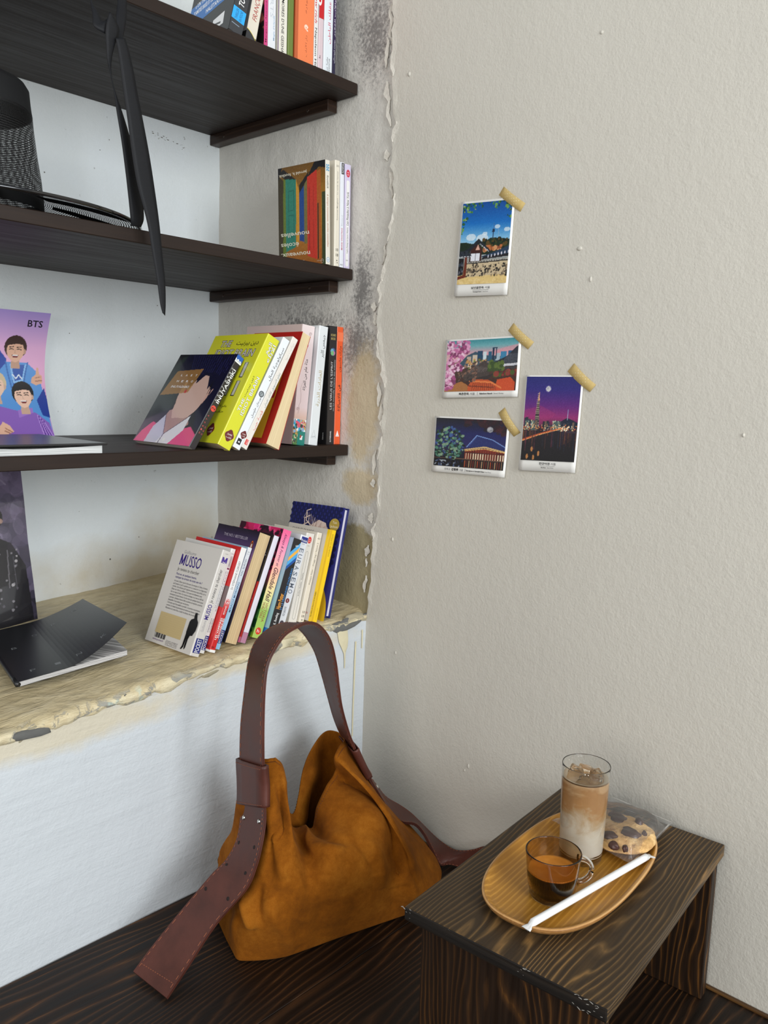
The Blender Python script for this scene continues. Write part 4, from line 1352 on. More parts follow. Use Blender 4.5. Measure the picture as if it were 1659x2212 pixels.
p = b.spine(); p.rect(0, 0, .16, 1, (190, 92, 48)); p.rect(.16, 0, 1, 1, (240, 130, 78))
p.up('عبد الصديق القريشي', .56, .62, .97, .12, (160, 70, 40)); p.up('دار الآداب', .58, .08, .26, .13, (160, 70, 40)); p.up('رواية', .56, .44, .58, .1, (160, 70, 40))
p.ring([(.58 + .10 * math.cos(k * .6) * (1 - k / 22), .325 + .022 * math.sin(k * .6) * (1 - k / 22)) for k in range(18)], .0016, (246, 226, 206), False); p.poly([(.58, .30), (.70, .295), (.66, .312)], (246, 226, 206)); p.build('spine_print', b.root)
b = top_book('white paperback with red italic and black serif title next to the thick orange one', -0.0805, 0.0105, (228, 226, 222), tilt=0.2)
p = b.spine(); p.down('Think and grow rich', .4, .99, .40, .5, (200, 30, 40), .02, .3); p.down('Napoleon Hill', .45, .36, .02, .44, (40, 36, 38), .014); p.build('spine_print', b.root)
b = top_book('red topped pale pink paperback slotted between two white books on the top shelf', -0.0685, 0.0118, (216, 196, 200), tilt=0.3)
p = b.spine(); p.rect(0, .46, 1, 1, (198, 22, 32)); p.disc(.1, .61, .0046, WHITE, 20, .009); p.disc(.1, .615, .0026, (198, 22, 32), 16, .005); p.up('k', .3, .12, .15, .3, (60, 50, 54)); p.build('spine_print', b.root)
b = top_book('white paperback with pink and navy Arabic lettering near the right end of the top shelf', -0.0460, 0.0222, (226, 232, 236), tilt=0.2)
p = b.spine(); p.up('قوة', .5, .66, .80, .40, (40, 40, 90), .014); p.up('عقلك الباطن', .52, .28, .64, .36, (206, 70, 104), .010); p.up('مكتبة جرير', .36, .02, .155, .2, (40, 40, 44), .012); p.up('JARIR BOOKSTORE', .64, .02, .15, .16, (60, 60, 64)); p.build('spine_print', b.root)
b = top_book('dark violet paperback with white Arabic lettering, last on the top shelf', -0.0392, 0.0070, (44, 30, 66), tilt=0.0)
p = b.spine(); p.grad(0, 0, 1, 1, [(0, (34, 34, 60)), (1, (70, 30, 90))]); p.up('الأب الغني والأب الفقير', .5, .36, .97, .5, WHITE, .014); p.up('روبرت كيوساكي', .5, .13, .33, .4, WHITE, .01); p.build('spine_print', b.root)

# ------------------------------------------------------------------ suede shoulder bag with a long leather strap
def suede_mat():
    t = NT('suede')
    v = t.coord()
    nap = t.noise(v, 16, 4, 0.6, 0.4)
    fine = t.noise(v, 900, 2, 0.7)
    mid = t.noise(v, 120, 3, 0.65)
    f = t.math('ADD', t.math('MULTIPLY', nap, 0.6), t.math('ADD', t.math('MULTIPLY', mid, 0.22), t.math('MULTIPLY', fine, 0.22)))
    col = t.ramp(f, [(0.30, lin((92, 48, 4))), (0.52, lin((132, 74, 9))), (0.72, lin((162, 100, 26)))])
    h = t.math('ADD', t.math('MULTIPLY', fine, 0.5), t.math('MULTIPLY', mid, 0.6))
    return t.set(color=col, rough=0.92, normal=t.bump(h, 0.22, 0.0012), sheen=0.12, sheenr=0.5, spec=0.15, sheent=lin4((200, 140, 70)))


def leather_mat(name, rgb, rgb2):
    t = NT(name)
    v = t.coord()
    n = t.noise(v, 22, 4)
    cell = t.n('ShaderNodeTexVoronoi')
    t.l(v, cell.inputs['Vector'])
    cell.inputs['Scale'].default_value = 900
    col = t.mix(t.val(n, 0.3, 0.7), lin4(rgb), lin4(rgb2))
    h = t.math('ADD', cell.outputs[0], t.math('MULTIPLY', t.noise(v, 60, 4), 1.2))
    return t.set(color=col, rough=t.val(n, 0.3, 0.7, 0.40, 0.50), normal=t.bump(h, 0.10, 0.0008), spec=0.32)


M_SUEDE = suede_mat()
M_LEATHER = leather_mat('brown_leather', (72, 38, 30), (92, 50, 40))
M_LEDGE = leather_mat('leather_cut_edge', (96, 44, 30), (122, 62, 44))
M_STITCH = plain('brown_thread', (150, 88, 60), 0.7)
M_STEEL = plain('polished_rivet', (222, 220, 214), 0.12, metal=1.0)
M_HOLE = plain('punched_hole', (30, 16, 12), 0.8)

bag = thing('shoulder_bag', 'slouchy ochre suede shoulder bag with brown leather strap standing on the dark bench', 'bag', (0, 0, 0))

# columns around the bag, each from the base to the rim; (u, v, y) = photo pixel at depth y, ('w', x, y, z) = world point
W_ = lambda x, y, z: Vector((x, y, z))
P_ = lambda u, v, y: aty(u, v, y)
COLS = [
    [W_(-.395, -.065, 0), P_(462, 1915, -.075), P_(493, 1820, -.10), P_(510, 1742, -.125), P_(524, 1662, -.135)],       # back left corner
    [W_(-.420, -.125, 0), P_(500, 1945, -.135), P_(520, 1835, -.150), P_(536, 1742, -.160), P_(545, 1652, -.155)],      # left gusset, under the strap
    [W_(-.4345, -.166, 0), P_(500, 1985, -.172), P_(540, 1875, -.182), P_(566, 1760, -.182), P_(564, 1641, -.168)],
    [W_(-.4395, -.184, 0), P_(515, 1990, -.190), P_(548, 1885, -.196), P_(576, 1765, -.192), P_(578, 1640, -.178)],      # front left corner
    [W_(-.430, -.197, 0), P_(532, 1988, -.208), P_(566, 1885, -.212), P_(588, 1765, -.201), P_(589, 1638, -.182)],
    [W_(-.412, -.212, 0), P_(556, 1985, -.226), P_(588, 1885, -.224), P_(603, 1765, -.200), P_(600, 1640, -.186)],
    [W_(-.385, -.228, 0), P_(602, 1985, -.246), P_(622, 1890, -.248), P_(634, 1785, -.228), P_(615, 1665, -.182)],      # ridge of the left flap
    [W_(-.350, -.238, 0), P_(660, 1988, -.256), P_(662, 1900, -.252), P_(657, 1828, -.214), P_(634, 1768, -.165)],
    [W_(-.305, -.250, 0), P_(716, 1970, -.268), P_(715, 1890, -.276), P_(706, 1824, -.252), P_(672, 1786, -.172)],      # dip of the front rim
    [W_(-.255, -.265, 0), P_(775, 1950, -.282), P_(772, 1880, -.286), P_(757, 1806, -.258), P_(684, 1742, -.172)],
    [W_(-.205, -.280, 0), P_(824, 1930, -.292), P_(816, 1868, -.288), P_(790, 1782, -.248), P_(704, 1698, -.164)],
    [W_(-.165, -.292, 0), P_(862, 1920, -.294), P_(846, 1862, -.256), P_(803, 1765, -.198), P_(724, 1668, -.158)],      # valley behind the right fold
    [W_(-.130, -.300, 0), P_(905, 1908, -.300), P_(872, 1828, -.288), P_(804, 1722, -.234), P_(722, 1636, -.162)],      # right fold
    [W_(-.102, -.292, 0), P_(930, 1896, -.288), P_(893, 1822, -.258), P_(822, 1728, -.206), P_(734, 1612, -.152)],
    [W_(-.078, -.250, 0), P_(950, 1872, -.250), P_(906, 1808, -.222), P_(836, 1735, -.178), P_(744, 1600, -.138)],      # right gusset
    [W_(-.072, -.195, 0), W_(-.088, -.185, .06), W_(-.115, -.165, .12), W_(-.150, -.140, .185), P_(741, 1590, -.112)],
    [W_(-.120, -.160, 0), W_(-.130, -.150, .06), W_(-.145, -.135, .12), W_(-.165, -.115, .185), P_(727, 1580, -.090)],
    [W_(-.190, -.135, 0), W_(-.190, -.125, .06), W_(-.195, -.110, .12), W_(-.195, -.095, .180), P_(703, 1580, -.078)],
    [W_(-.260, -.110, 0), W_(-.255, -.110, .05), W_(-.245, -.115, .10), P_(676, 1695, -.112), P_(678, 1608, -.090)],
    [W_(-.310, -.095, 0), W_(-.300, -.098, .05), W_(-.290, -.110, .10), P_(664, 1745, -.126), P_(655, 1660, -.108)],
    [W_(-.350, -.080, 0), W_(-.345, -.085, .05), W_(-.335, -.105, .10), P_(655, 1785, -.136), P_(644, 1722, -.124)],
    [W_(-.375, -.070, 0), W_(-.372, -.070, .05), W_(-.370, -.090, .10), P_(625, 1790, -.140), P_(628, 1758, -.134)],
    [W_(-.385, -.065, 0), W_(-.384, -.062, .05), W_(-.384, -.072, .11), P_(575, 1760, -.130), P_(585, 1700, -.132)],
]
C3 = np.array([[list(p) for p in c] for c in COLS])          # columns x rows x 3
NU, NV = 300, 90
rowsU = np.stack([catmull(C3[:, r], NU, True) for r in range(C3.shape[1])], 1)
grid = np.stack([catmull(rowsU[i], NV) for i in range(NU)], 0)


FOLDS = [
    ([(626, 1690), (637, 1765), (648, 1812), (662, 1845)], 6, .0050), ([(648, 1750), (660, 1795), (674, 1828), (690, 1850)], 8, -.0070),
    ([(578, 1690), (590, 1770), (604, 1830), (612, 1900)], 9, -.0090), ([(592, 1890), (606, 1960), (620, 2030)], 14, .0040),
    ([(640, 1772), (675, 1795), (715, 1812), (765, 1822)], 7, .0045), ([(662, 1815), (700, 1832), (745, 1836)], 10, -.0040),
    ([(765, 1812), (790, 1838), (806, 1868), (812, 1890)], 6, .0045), ([(778, 1808), (806, 1842), (822, 1880), (828, 1920)], 9, -.0060),
    ([(738, 1690), (775, 1745), (812, 1790), (845, 1845), (866, 1915)], 14, -.0190), ([(730, 1650), (795, 1722), (850, 1795), (890, 1860), (912, 1912)], 12, .0075),
    ([(525, 1925), (538, 1958), (546, 1992), (545, 2004)], 8, -.0100), ([(560, 1900), (556, 1960), (556, 2000)], 8, .0050), ([(500, 1965), (515, 1985), (530, 2000)], 8, .0030),
    ([(575, 1940), (598, 1985), (624, 2025), (640, 2052)], 12, -.0055), ([(650, 1990), (640, 2030), (655, 2050)], 12, .0030),
    ([(612, 1820), (622, 1880), (626, 1950)], 10, .0030), ([(632, 1850), (645, 1910), (655, 1970)], 12, -.0030),
    ([(700, 1950), (690, 1990), (690, 2025)], 9, .0020), ([(845, 1900), (850, 1930), (856, 1965)], 9, .0030), ([(880, 1890), (890, 1920), (893, 1945)], 8, -.0040),
    ([(905, 1850), (925, 1880), (935, 1900)], 8, -.0035), ([(660, 1700), (655, 1740), (648, 1765)], 8, .002),
]
i_front = lambda i: i < NU * 0.52


def seg_dist(u, v, pts):
    best = (1e9, 0.0)
    m = len(pts) - 1
    for k in range(m):
        (x0, y0), (x1, y1) = pts[k], pts[k + 1]
        dx, dy = x1 - x0, y1 - y0
        t = ((u - x0) * dx + (v - y0) * dy) / (dx * dx + dy * dy)
        tc = min(max(t, 0.0), 1.0)
        d = math.hypot(u - x0 - tc * dx, v - y0 - tc * dy)
        if d < best[0]:
            best = (d, (k + tc) / m)
    return best


def bag_surface():
    V = []
    cen = grid[:, :, :2].mean(axis=0)
    for i in range(NU):
        for j in range(NV):
            p = Vector(grid[i, j])
            s = j / (NV - 1)
            a = Vector(grid[(i + 1) % NU, j]) - Vector(grid[i - 1, j])
            b_ = Vector(grid[i, min(j + 1, NV - 1)]) - Vector(grid[i, max(j - 1, 0)])
            n = a.cross(b_)
            n = n.normalized() if n.length > 1e-9 else Vector((0, 0, 1))
            # folds of the slumped suede: (pixels, half width, depth)
            if i_front(i):
                q = ROT @ (np.array(p) - CAM)
                pu, pv = IW / 2 + FPX * q[0] / q[2], IH / 2 + FPX * q[1] / q[2]
                w_ = 0.0
                for (pts, sg, am) in FOLDS:
                    dd, tt = seg_dist(pu, pv, pts)
                    w_ += am * math.exp(-(dd / sg) ** 2 / 2) * (math.sin(math.pi * min(max(tt, 0.0), 1.0)) ** 0.6 if 0 < tt < 1 else 0)
                p = p + n * (-w_ * 1.55)
            # soft wrinkles: gathered folds running up from the foot
            w = 0.0026 * noise.noise((p.x * 26 + p.y * 10, p.y * 26, p.z * 9)) + 0.0012 * noise.noise((p.x * 60, p.y * 60, p.z * 30 + 5))
            w *= math.sin(math.pi * min(1, s * 1.25 + 0.05)) if s < 0.8 else 0.5
            if s > 0.02: p = p + n * w
            if s < 0.10:
                p.z = max(p.z, 0.0024)
            p.z = max(p.z, 0.0024)
            V.append(p)
    return V


V = bag_surface()
F = grid_faces(NU, NV, True)
F.append(tuple(i * NV for i in range(NU))[::-1])
me = mesh_from(V, F, 'suede_body', True)
body = link('body', me, bag, M_SUEDE)
sol = body.modifiers.new('thickness', 'SOLIDIFY')
sol.thickness = 0.0022
sol.offset = -1
# stitch line along the rim
ST = []
rim = [V[i * NV + NV - 2].lerp(V[i * NV + NV - 3], 0.3) for i in range(NU)]


def dashes(points, n, ln, r, lift, bm):
    P = catmull(np.array([list(p) for p in points]), n * 2 + 1)
    for k in range(n):
        a, c2 = Vector(P[2 * k]), Vector(P[2 * k + 1])
        d = (c2 - a)
        if d.length < 1e-6: continue
        M = Matrix.Translation((a + c2) / 2 + (lift(a) if callable(lift) else lift)) @ d.to_track_quat('X', 'Z').to_matrix().to_4x4()
        add_box(bm, -d.length * 0.5, -r, -r, d.length * 0.5, r, r, M)


bm = bmesh.new()
outn = lambda p: Vector((p.x + 0.27, p.y + 0.16, 0)).normalized() * 0.0012
dashes(rim + [rim[0]], 190, 0.003, 0.0004, outn, bm)
link('rim_stitching', bm_mesh(bm), bag, plain('dark_thread', (96, 50, 16), 0.8))['kind'] = 'stuff'

# ---- strap: (far edge pixel), (near edge pixel), depth y or height z of the near edge
WS = 0.072


def far_point(near, u, v, w):
    """point on the ray of pixel (u, v), w away from near, on the far side"""
    d = Vector((ROT.T @ np.array([(u - IW / 2) / FPX, (v - IH / 2) / FPX, 1.0])).tolist()).normalized()
    o = Vector(CAM.tolist())
    tc = (near - o).dot(d)
    q = w * w - ((o + d * tc) - near).length_squared
    return o + d * (tc + math.sqrt(max(q, 0.0)))


ST = [  # far, near, near-edge location
    ((289, 2100), (361, 2158), ('z', .0035)), ((330, 2045), (412, 2080), ('z', .030)), ((394, 1966), (466, 1998), ('z', .074)), ((456, 1892), (530, 1924), ('y', -.212)),
    ((489, 1859), (553, 1872), ('y', -.216)), ((512, 1817), (565, 1823), ('y', -.214)), ((521, 1771), (572, 1776), ('y', -.210)), ((522, 1730), (572, 1738), ('y', -.206)),
    ((522, 1690), (572, 1697), ('y', -.202)), ((520, 1640), (569, 1655), ('y', -.200)), ((522, 1565), (568.5, 1575), ('y', -.198)), ((530, 1492), (571, 1492), ('y', -.196)),
    ((538, 1431), (578, 1438), ('y', -.193)), ((552, 1389), (594, 1402), ('y', -.190)), ((579.6, 1360.7), (616, 1371), ('y', -.186)), ((612, 1348), (643, 1354), ('y', -.183)),
    ((634, 1349), (668, 1345.5), ('y', -.180)), ((648, 1359), (691.7, 1353.5), ('y', -.177)), ((664, 1378), (713.4, 1384), ('y', -.174)), ((682, 1410), (725, 1431), ('y', -.172)),
    ((697.5, 1461), (731.5, 1484), ('y', -.171)), ((710, 1507), (738, 1529), ('y', -.170)), ((722.5, 1551), (753, 1583), ('y', -.169)), ((739, 1589), (767, 1618), ('y', -.170)),
    ((768, 1634), (783, 1652), ('y', -.174)), ((790, 1668), (799, 1683), ('y', -.180)), ((812, 1697), (813, 1708), ('y', -.187)), ((832, 1722), (828, 1734), ('y', -.194)),
    ((862, 1740), (846, 1762), ('y', -.202)), ((886, 1757), (870, 1777), ('y', -.210)), ((911, 1781), (896, 1781), ('y', -.217)), ((932, 1802), (916, 1803), ('y', -.224)),
    ((956, 1822), (932, 1834), ('y', -.232)), ((985, 1837), (950, 1867), ('y', -.240)), ((1020, 1835), (975, 1895), ('y', -.250)), ((1046, 1828), (1015, 1925), ('y', -.285)), ((1085, 1826), (1070, 1925), ('y', -.34)),
]
near, far = [], []
for (fu, fv), (nu, nv), (ax, val) in ST:
    q = atz(nu, nv, val) if ax == 'z' else aty(nu, nv, val)
    q.z = max(q.z, 0.004)
    near.append(q)
    f = far_point(q, fu, fv, WS)
    if f.x > -0.0115:                     # the right tail lies against the wall
        f = atx(fu, fv, -0.0115)
    f.z = max(f.z, 0.004)
    far.append(f)
near[-1].z = max(near[-1].z, 0.006)
NS = 300
nearS = [Vector(p) for p in catmull(np.array([list(p) for p in near]), NS)]
farS = [Vector(p) for p in catmull(np.array([list(p) for p in far]), NS)]


def frames(i):
    t = (nearS[min(i + 1, NS - 1)] + farS[min(i + 1, NS - 1)] - nearS[max(i - 1, 0)] - farS[max(i - 1, 0)]).normalized()
    w = (nearS[i] - farS[i]).normalized()
    n = t.cross(w).normalized()
    return t, w, n


def ribbon(off0, off1, inset=0.0, i0=0, i1=NS):
    V, F = [], []
    K = 5
    for i in range(i0, i1):
        t, w, n = frames(i)
        a, b2 = farS[i] + w * inset, nearS[i] - w * inset
        for o in (off0, off1):
            for k in range(K):
                s = k / (K - 1)
                V.append(a.lerp(b2, s) + n * o)
    m = 2 * K
    L = i1 - i0
    for i in range(L - 1):
        p, q = i * m, (i + 1) * m
        for k in range(K - 1):
            F.append((p + k, p + k + 1, q + k + 1, q + k))
            F.append((p + K + k, q + K + k, q + K + k + 1, p + K + k + 1))
        F.append((p, q, q + K, p + K))
        F.append((p + K - 1, p + 2 * K - 1, q + 2 * K - 1, q + K - 1))
    for p in (0, (L - 1) * m):
        for k in range(K - 1):
            F.append((p + k, p + K + k, p + K + k + 1, p + k + 1))
    me = mesh_from(V, F, 'm', True)
    bm = bmesh.new(); bm.from_mesh(me)
    bmesh.ops.recalc_face_normals(bm, faces=bm.faces[:])
    bm.to_mesh(me); bm.free()
    me.polygons.foreach_set('use_smooth', [True] * len(me.polygons))
    try: me.set_sharp_from_angle(angle=R_(40))
    except Exception: pass
    return me


strap = link('strap', ribbon(-0.0022, -0.0002), bag, M_LEATHER)
link('strap_lining', ribbon(0.0002, 0.0022), bag, M_LEATHER)
link('strap_core', ribbon(-0.0004, 0.0004, 0.0012), bag, M_LEDGE)
for side in (-1, 1):
    bm = bmesh.new()
    for ed in (0.05, 0.95):
        pts = []
        for i in range(2, NS - 2, 4):
            t, w, n = frames(i)
            pts.append(farS[i].lerp(nearS[i], ed) + n * (side * 0.0024))
        dashes(pts, 150, 0.003, 0.00032, Vector((0, 0, 0)), bm)
    if side == -1:
        e0 = [farS[3].lerp(nearS[3], s) + frames(3)[2] * (side * 0.0024) for s in (0.05, 0.35, 0.65, 0.95)]
        dashes(e0, 14, 0.003, 0.00032, Vector((0, 0, 0)), bm)
    tag(link('strap_stitching', bm_mesh(bm), bag, M_STITCH), kind='stuff')


def idx(u, v):
    """strap station nearest to a pixel (near edge)"""
    best = (1e9, 0)
    for k, (_, (a, c2), _) in enumerate(ST):
        d = (a - u) ** 2 + (c2 - v) ** 2
        best = min(best, (d, k))
    return int(best[1] * (NS - 1) / (len(ST) - 1))


# leather keepers (sleeves) holding the strap on both sides
def keeper(i0, i1, grow=0.004, th=0.0042):
    V, F = [], []
    L = 14
    for k in range(L):
        fi = i0 + (i1 - i0) * k / (L - 1)
        i = int(round(fi))
        t, w, n = frames(i)
        a, b2 = farS[i] - w * grow, nearS[i] + w * grow
        ring = []
        for s, o in ((0, -th), (.25, -th - .0006), (.5, -th - .0008), (.75, -th - .0006), (1, -th), (1.02, 0), (1, th), (.5, th), (0, th), (-.02, 0)):
            ring.append(a.lerp(b2, s) + n * o)
        V += ring
    m = 10
    for k in range(L - 1):
        for j in range(m):
            F.append((k * m + j, k * m + (j + 1) % m, (k + 1) * m + (j + 1) % m, (k + 1) * m + j))
    me = mesh_from(V, F, 'm', True)
    o = link('strap_keeper', me, bag, M_LEATHER)
    s = o.modifiers.new('thickness', 'SOLIDIFY')
    s.thickness = 0.0018
    s.offset = 1
    bm = bmesh.new()
    for e in (1, L - 2):
        for rng_ in (range(0, 5),):
            pts = [V[e * m + j] + frames(int(i0))[2] * -0.0020 for j in rng_]
            dashes(pts, 16, 0.003, 0.0003, Vector((0, 0, 0)), bm)
    tag(link('keeper_stitching', bm_mesh(bm), o, M_STITCH), kind='stuff')
    return o


kA = idx(572, 1738) - 1
kB = idx(569, 1655) + 1
keeper(kA, kB)
keeper(idx(767, 1618), idx(799, 1683))


def on_strap(i, s, off=-0.0023):
    t, w, n = frames(i)
    return farS[i].lerp(nearS[i], s) + n * off, n


def disc_on(name, i, s, r, h, mat, dome=True):
    p, n = on_strap(i, s)
    prof = [(0, h), (r * .5, h * .9), (r * .85, h * .5), (r, 0)] if dome else [(0, h), (r * .9, h), (r, 0)]
    o = link(name, lathe(prof, 16), bag, mat)
    o.matrix_world = Matrix.Translation(p) @ (-n).to_track_quat('Z', 'Y').to_matrix().to_4x4()
    return o


def near_idx(v, side='L'):
    """index where the strap centre is seen at image row v on the left tail"""
    best = (1e9, 0)
    for i in range(0, NS // 3):
        q = (farS[i] + nearS[i]) / 2
        d = ROT @ (np.array(q) - CAM)
        best = min(best, (abs(IH / 2 + FPX * d[1] / d[2] - v), i))
    return best[1]


for v, s1, s2 in ((1768, .17, .82),):
    disc_on('rivet', near_idx(v), s1, .0036, .0022, M_STEEL)
    disc_on('rivet', near_idx(v + 4), s2, .0036, .0022, M_STEEL)
disc_on('rivet', idx(813, 1708) + 1, .35, .0036, .0022, M_STEEL)
for v in (1824, 1878, 1930):
    disc_on('punched_hole', near_idx(v), .15, .0028, .0003, M_HOLE, False)
    disc_on('punched_hole', near_idx(v + 2), .80, .0028, .0003, M_HOLE, False)

# ------------------------------------------------------------------ stool
HS = 0.222
M_STOOL_TOP = wood('stool_top_pine', (52, 40, 27), (158, 118, 68), 'x', 'y', 110, 26, (1.7, 9.0, 9.0), 0.46, 0.72, 0.25, 7.7, mid=(92, 71, 44))
M_STOOL_LEG = wood('stool_leg_pine', (30, 18, 9), (142, 92, 36), 'z', 'y', 105, 17.0, (8, 9, 2.4), 0.5, 0.66, 0.2, 3.3, mid=(62, 39, 18))
M_STOOL_END = wood('stool_end_grain', (26, 22, 19), (60, 50, 40), 'y', 'z', 70, 3, (9, 3, 9), 0.5, 0.3, 0.3, 5.0)
M_CHIPPED = plain('chipped_white', (158, 154, 146), 0.8)
stool_c = (-0.2222, -0.5928, 0.0006)
stool = thing('stool', 'dark-stained pine step stool holding the tray, pushed against the right wall', 'stool', stool_c, rot=(0, 0, R_(4.4)))
me = box_mesh(-0.1975, -0.1235, HS - 0.0165, 0.2035, 0.1235, HS, 0.0022, 2)
for vv in me.vertices:                              # worn rounded corners
    if vv.co.x > 0.195 and vv.co.y < -0.115:
        k = (vv.co.x - 0.195) / 0.0085 * (-vv.co.y - 0.115) / 0.0085
        vv.co.x -= 0.005 * k; vv.co.y += 0.004 * k
    if vv.co.x < -0.19: vv.co.y *= 1.012
top = link('top', me, stool, M_STOOL_TOP)
me.materials.append(M_STOOL_END)
for pl in me.polygons:
    if abs(pl.normal.x) > 0.6: pl.material_index = 1
for x in (-0.182, 0.1765):
    leg = link('leg_panel', box_mesh(x, -0.114, 0.0, x + 0.021, 0.110, HS - 0.0167, 0.0014, 1), stool, M_STOOL_LEG)
link('rail', box_mesh(-0.1608, 0.06, HS - 0.070, 0.1763, 0.078, HS - 0.0167, 0.001, 1), stool, M_STOOL_LEG)
# knocks and chipped stain along the left end
rr = random.Random(5)
bm = bmesh.new()
for (y, s) in ((0.1245, .0032), (0.120, .0016), (-0.03, .0016), (-0.035, .0022), (-0.093, .0028), (-0.100, .0034), (-0.108, .0030), (-0.117, .0022), (0.065, .0010)):
    for q in range(4):
        M = Matrix.Translation((-0.1975, y + rr.uniform(-.005, .005), HS - rr.choice((rr.uniform(.0005, .003), rr.uniform(.004, .015))))) @ Matrix.Rotation(rr.uniform(-.6, .6), 4, 'X') @ Matrix.Scale(s * rr.uniform(.12, .6), 4) @ Matrix.Diagonal((0.10, 1.7, 0.38, 1))
        bmesh.ops.create_icosphere(bm, subdivisions=1, radius=1, matrix=M)
tag(link('worn_spot', bm_mesh(bm), stool, M_CHIPPED), kind='stuff')

# ------------------------------------------------------------------ oval tray
M_TRAY = wood('tray_veneer', (168, 116, 40), (236, 190, 104), 'x', 'y', 150, 5.0, (0.9, 8, 8), 0.38, 0.34, 0.06, 9.1, mid=(212, 156, 66), coat=0.15)
M_TRAYRIM = wood('tray_rim_ply', (134, 90, 44), (226, 184, 126), 'x', 'z', 420, 0.6, (2, 2, 6), 0.4, 0.8, 0.05, 2.0, mid=(190, 142, 86))
TC = Vector((-0.2191, -0.5840, HS + 0.0008))
tray = thing('tray', 'oval light wood serving tray with a thin raised rim on the stool', 'tray', TC, rot=(0, 0, 0.0807))


def sup(a, b2, n, k, N=120):
    th = 2 * math.pi * k / N
    c2, s2 = math.cos(th), math.sin(th)
    return (a * math.copysign(abs(c2) ** (2 / n), c2), b2 * math.copysign(abs(s2) ** (2 / n), s2))


TA, TB, TN = 0.1577, 0.0817, 2.53
prof = [(0, 0.0045, 0), (-0.030, 0.0045, 0), (-0.018, 0.0050, 0), (-0.010, 0.0070, 0), (-0.0050, 0.0122, 0), (-0.0026, 0.0134, 1), (0.0, 0.0128, 1), (0.0004, 0.0112, 1), (-0.004, 0.0050, 1), (-0.011, 0.0010, 1), (-0.020, 0.0, 1)]
V, F, MI = [(0, 0, 0.0045)], [], []
N = 120
for k in range(N):
    for off, z, m in prof[1:]:
        x, y = sup(TA + off, TB + off, TN, k, N)
        V.append((x, y, z))
m = len(prof) - 1
for k in range(N):
    a, b2 = 1 + k * m, 1 + ((k + 1) % N) * m
    F.append((0, a, b2)); MI.append(0)
    for j in range(m - 1):
        F.append((a + j, a + j + 1, b2 + j + 1, b2 + j)); MI.append(1 if j >= 4 else 0)
F.append(tuple(1 + k * m + m - 1 for k in range(N))[::-1]); MI.append(1)
me = mesh_from(V, F, 'm', True)
me.materials.append(M_TRAY); me.materials.append(M_TRAYRIM)
me.polygons.foreach_set('material_index', MI)
link('dish', me, tray)
ZT0 = HS + 0.0047

# ------------------------------------------------------------------ glasses and drinks
def glass_mat(name, rgb, rough=0.0, ior=1.45):
    t = NT(name)
    t.b.inputs['Base Color'].default_value = lin4(rgb)
    return t.set(rough=rough, trans=1.0, ior=ior)


M_GLASS = glass_mat('clear_glass', (252, 253, 252))
M_AMBER = glass_mat('smoked_amber_glass', (208, 184, 148))
M_ICE = glass_mat('ice', (250, 246, 240), 0.04, 1.31)


def latte_mat():
    t = NT('iced_latte')
    v = t.coord()
    sep = t.n('ShaderNodeSeparateXYZ')
    t.l(v, sep.inputs[0])
    n = t.noise(t.coord((22, 22, 40), rot=(0.5, 0.3, 0)), 1.0, 4, 0.55, 1.6)
    n2 = t.noise(t.coord((60, 60, 120)), 1.0, 3, 0.5, 1.0)
    h = t.math('ADD', sep.outputs[2], t.math('MULTIPLY', t.math('SUBTRACT', n, 0.5), 0.075))
    h = t.math('ADD', h, t.math('MULTIPLY', t.math('SUBTRACT', n2, 0.5), 0.018))
    f = t.val(h, 0.012, 0.106)
    col = t.ramp(f, [(0.0, lin((232, 224, 210))), (0.38, lin((224, 212, 192))), (0.55, lin((206, 180, 144))), (0.68, lin((196, 150, 98))), (0.86, lin((190, 144, 94))), (1.0, lin((214, 178, 134)))])
    return t.set(color=col, rough=0.35, sss=0.0, spec=0.3)


def coffee_mat():
    t = NT('espresso')
    v = t.coord()
    sep = t.n('ShaderNodeSeparateXYZ')
    t.l(v, sep.inputs[0])
    n = t.noise(v, 90, 3)
    z = t.math('ADD', sep.outputs[2], t.math('MULTIPLY', t.math('SUBTRACT', n, .5), .002))
    col = t.ramp(t.val(z, 0.0320, 0.0350), [(0.0, lin((24, 11, 6))), (0.45, lin((52, 24, 9))), (0.7, lin((206, 128, 40))), (1.0, lin((226, 150, 60)))])
    return t.set(color=col, rough=0.3, spec=0.4)


gp = at(1253, 1850, 2, ZT0)
GH = 0.1272
latte = thing('tall_glass', 'tall clear glass of iced latte with milk swirls standing on the oval tray', 'glass', (gp.x, gp.y, ZT0))
ro = lambda z: 0.0272 + 0.0032 * (z / GH)
outer = [(0, 0.0006), (0.022, 0.0), (0.0250, 0.0002), (0.0262, 0.0010), (0.0270, 0.0026), (0.0272, 0.0045)] + [(ro(z), z) for z in (0.02, 0.05, 0.08, 0.11, GH - 0.004, GH - 0.0012, GH - 0.0006)]
inner = [(ro(GH) - 0.0003, GH), (ro(GH) - 0.0006, GH), (ro(GH) - 0.0009, GH - 0.0006), (ro(GH) - 0.0010, GH - 0.0012)] + [(ro(z) - 0.0010, z) for z in (GH - 0.004, 0.11, 0.08, 0.05, 0.02, 0.0125)] + [(0.023, 0.0078), (0, 0.0074)]
link('glass', lathe(outer + inner, 64), latte, M_GLASS)
LZ = 0.1090
liq = [(0, 0.0076), (0.0228, 0.008), (0.0258, 0.0112)] + [(ro(z) - 0.00092, z) for z in (0.014, 0.02, 0.05, 0.08, LZ - .001, LZ)] + [(ro(LZ) - 0.003, LZ - 0.0012), (0, LZ - 0.0014)]
link('iced_latte', lathe(liq, 64), latte, latte_mat())
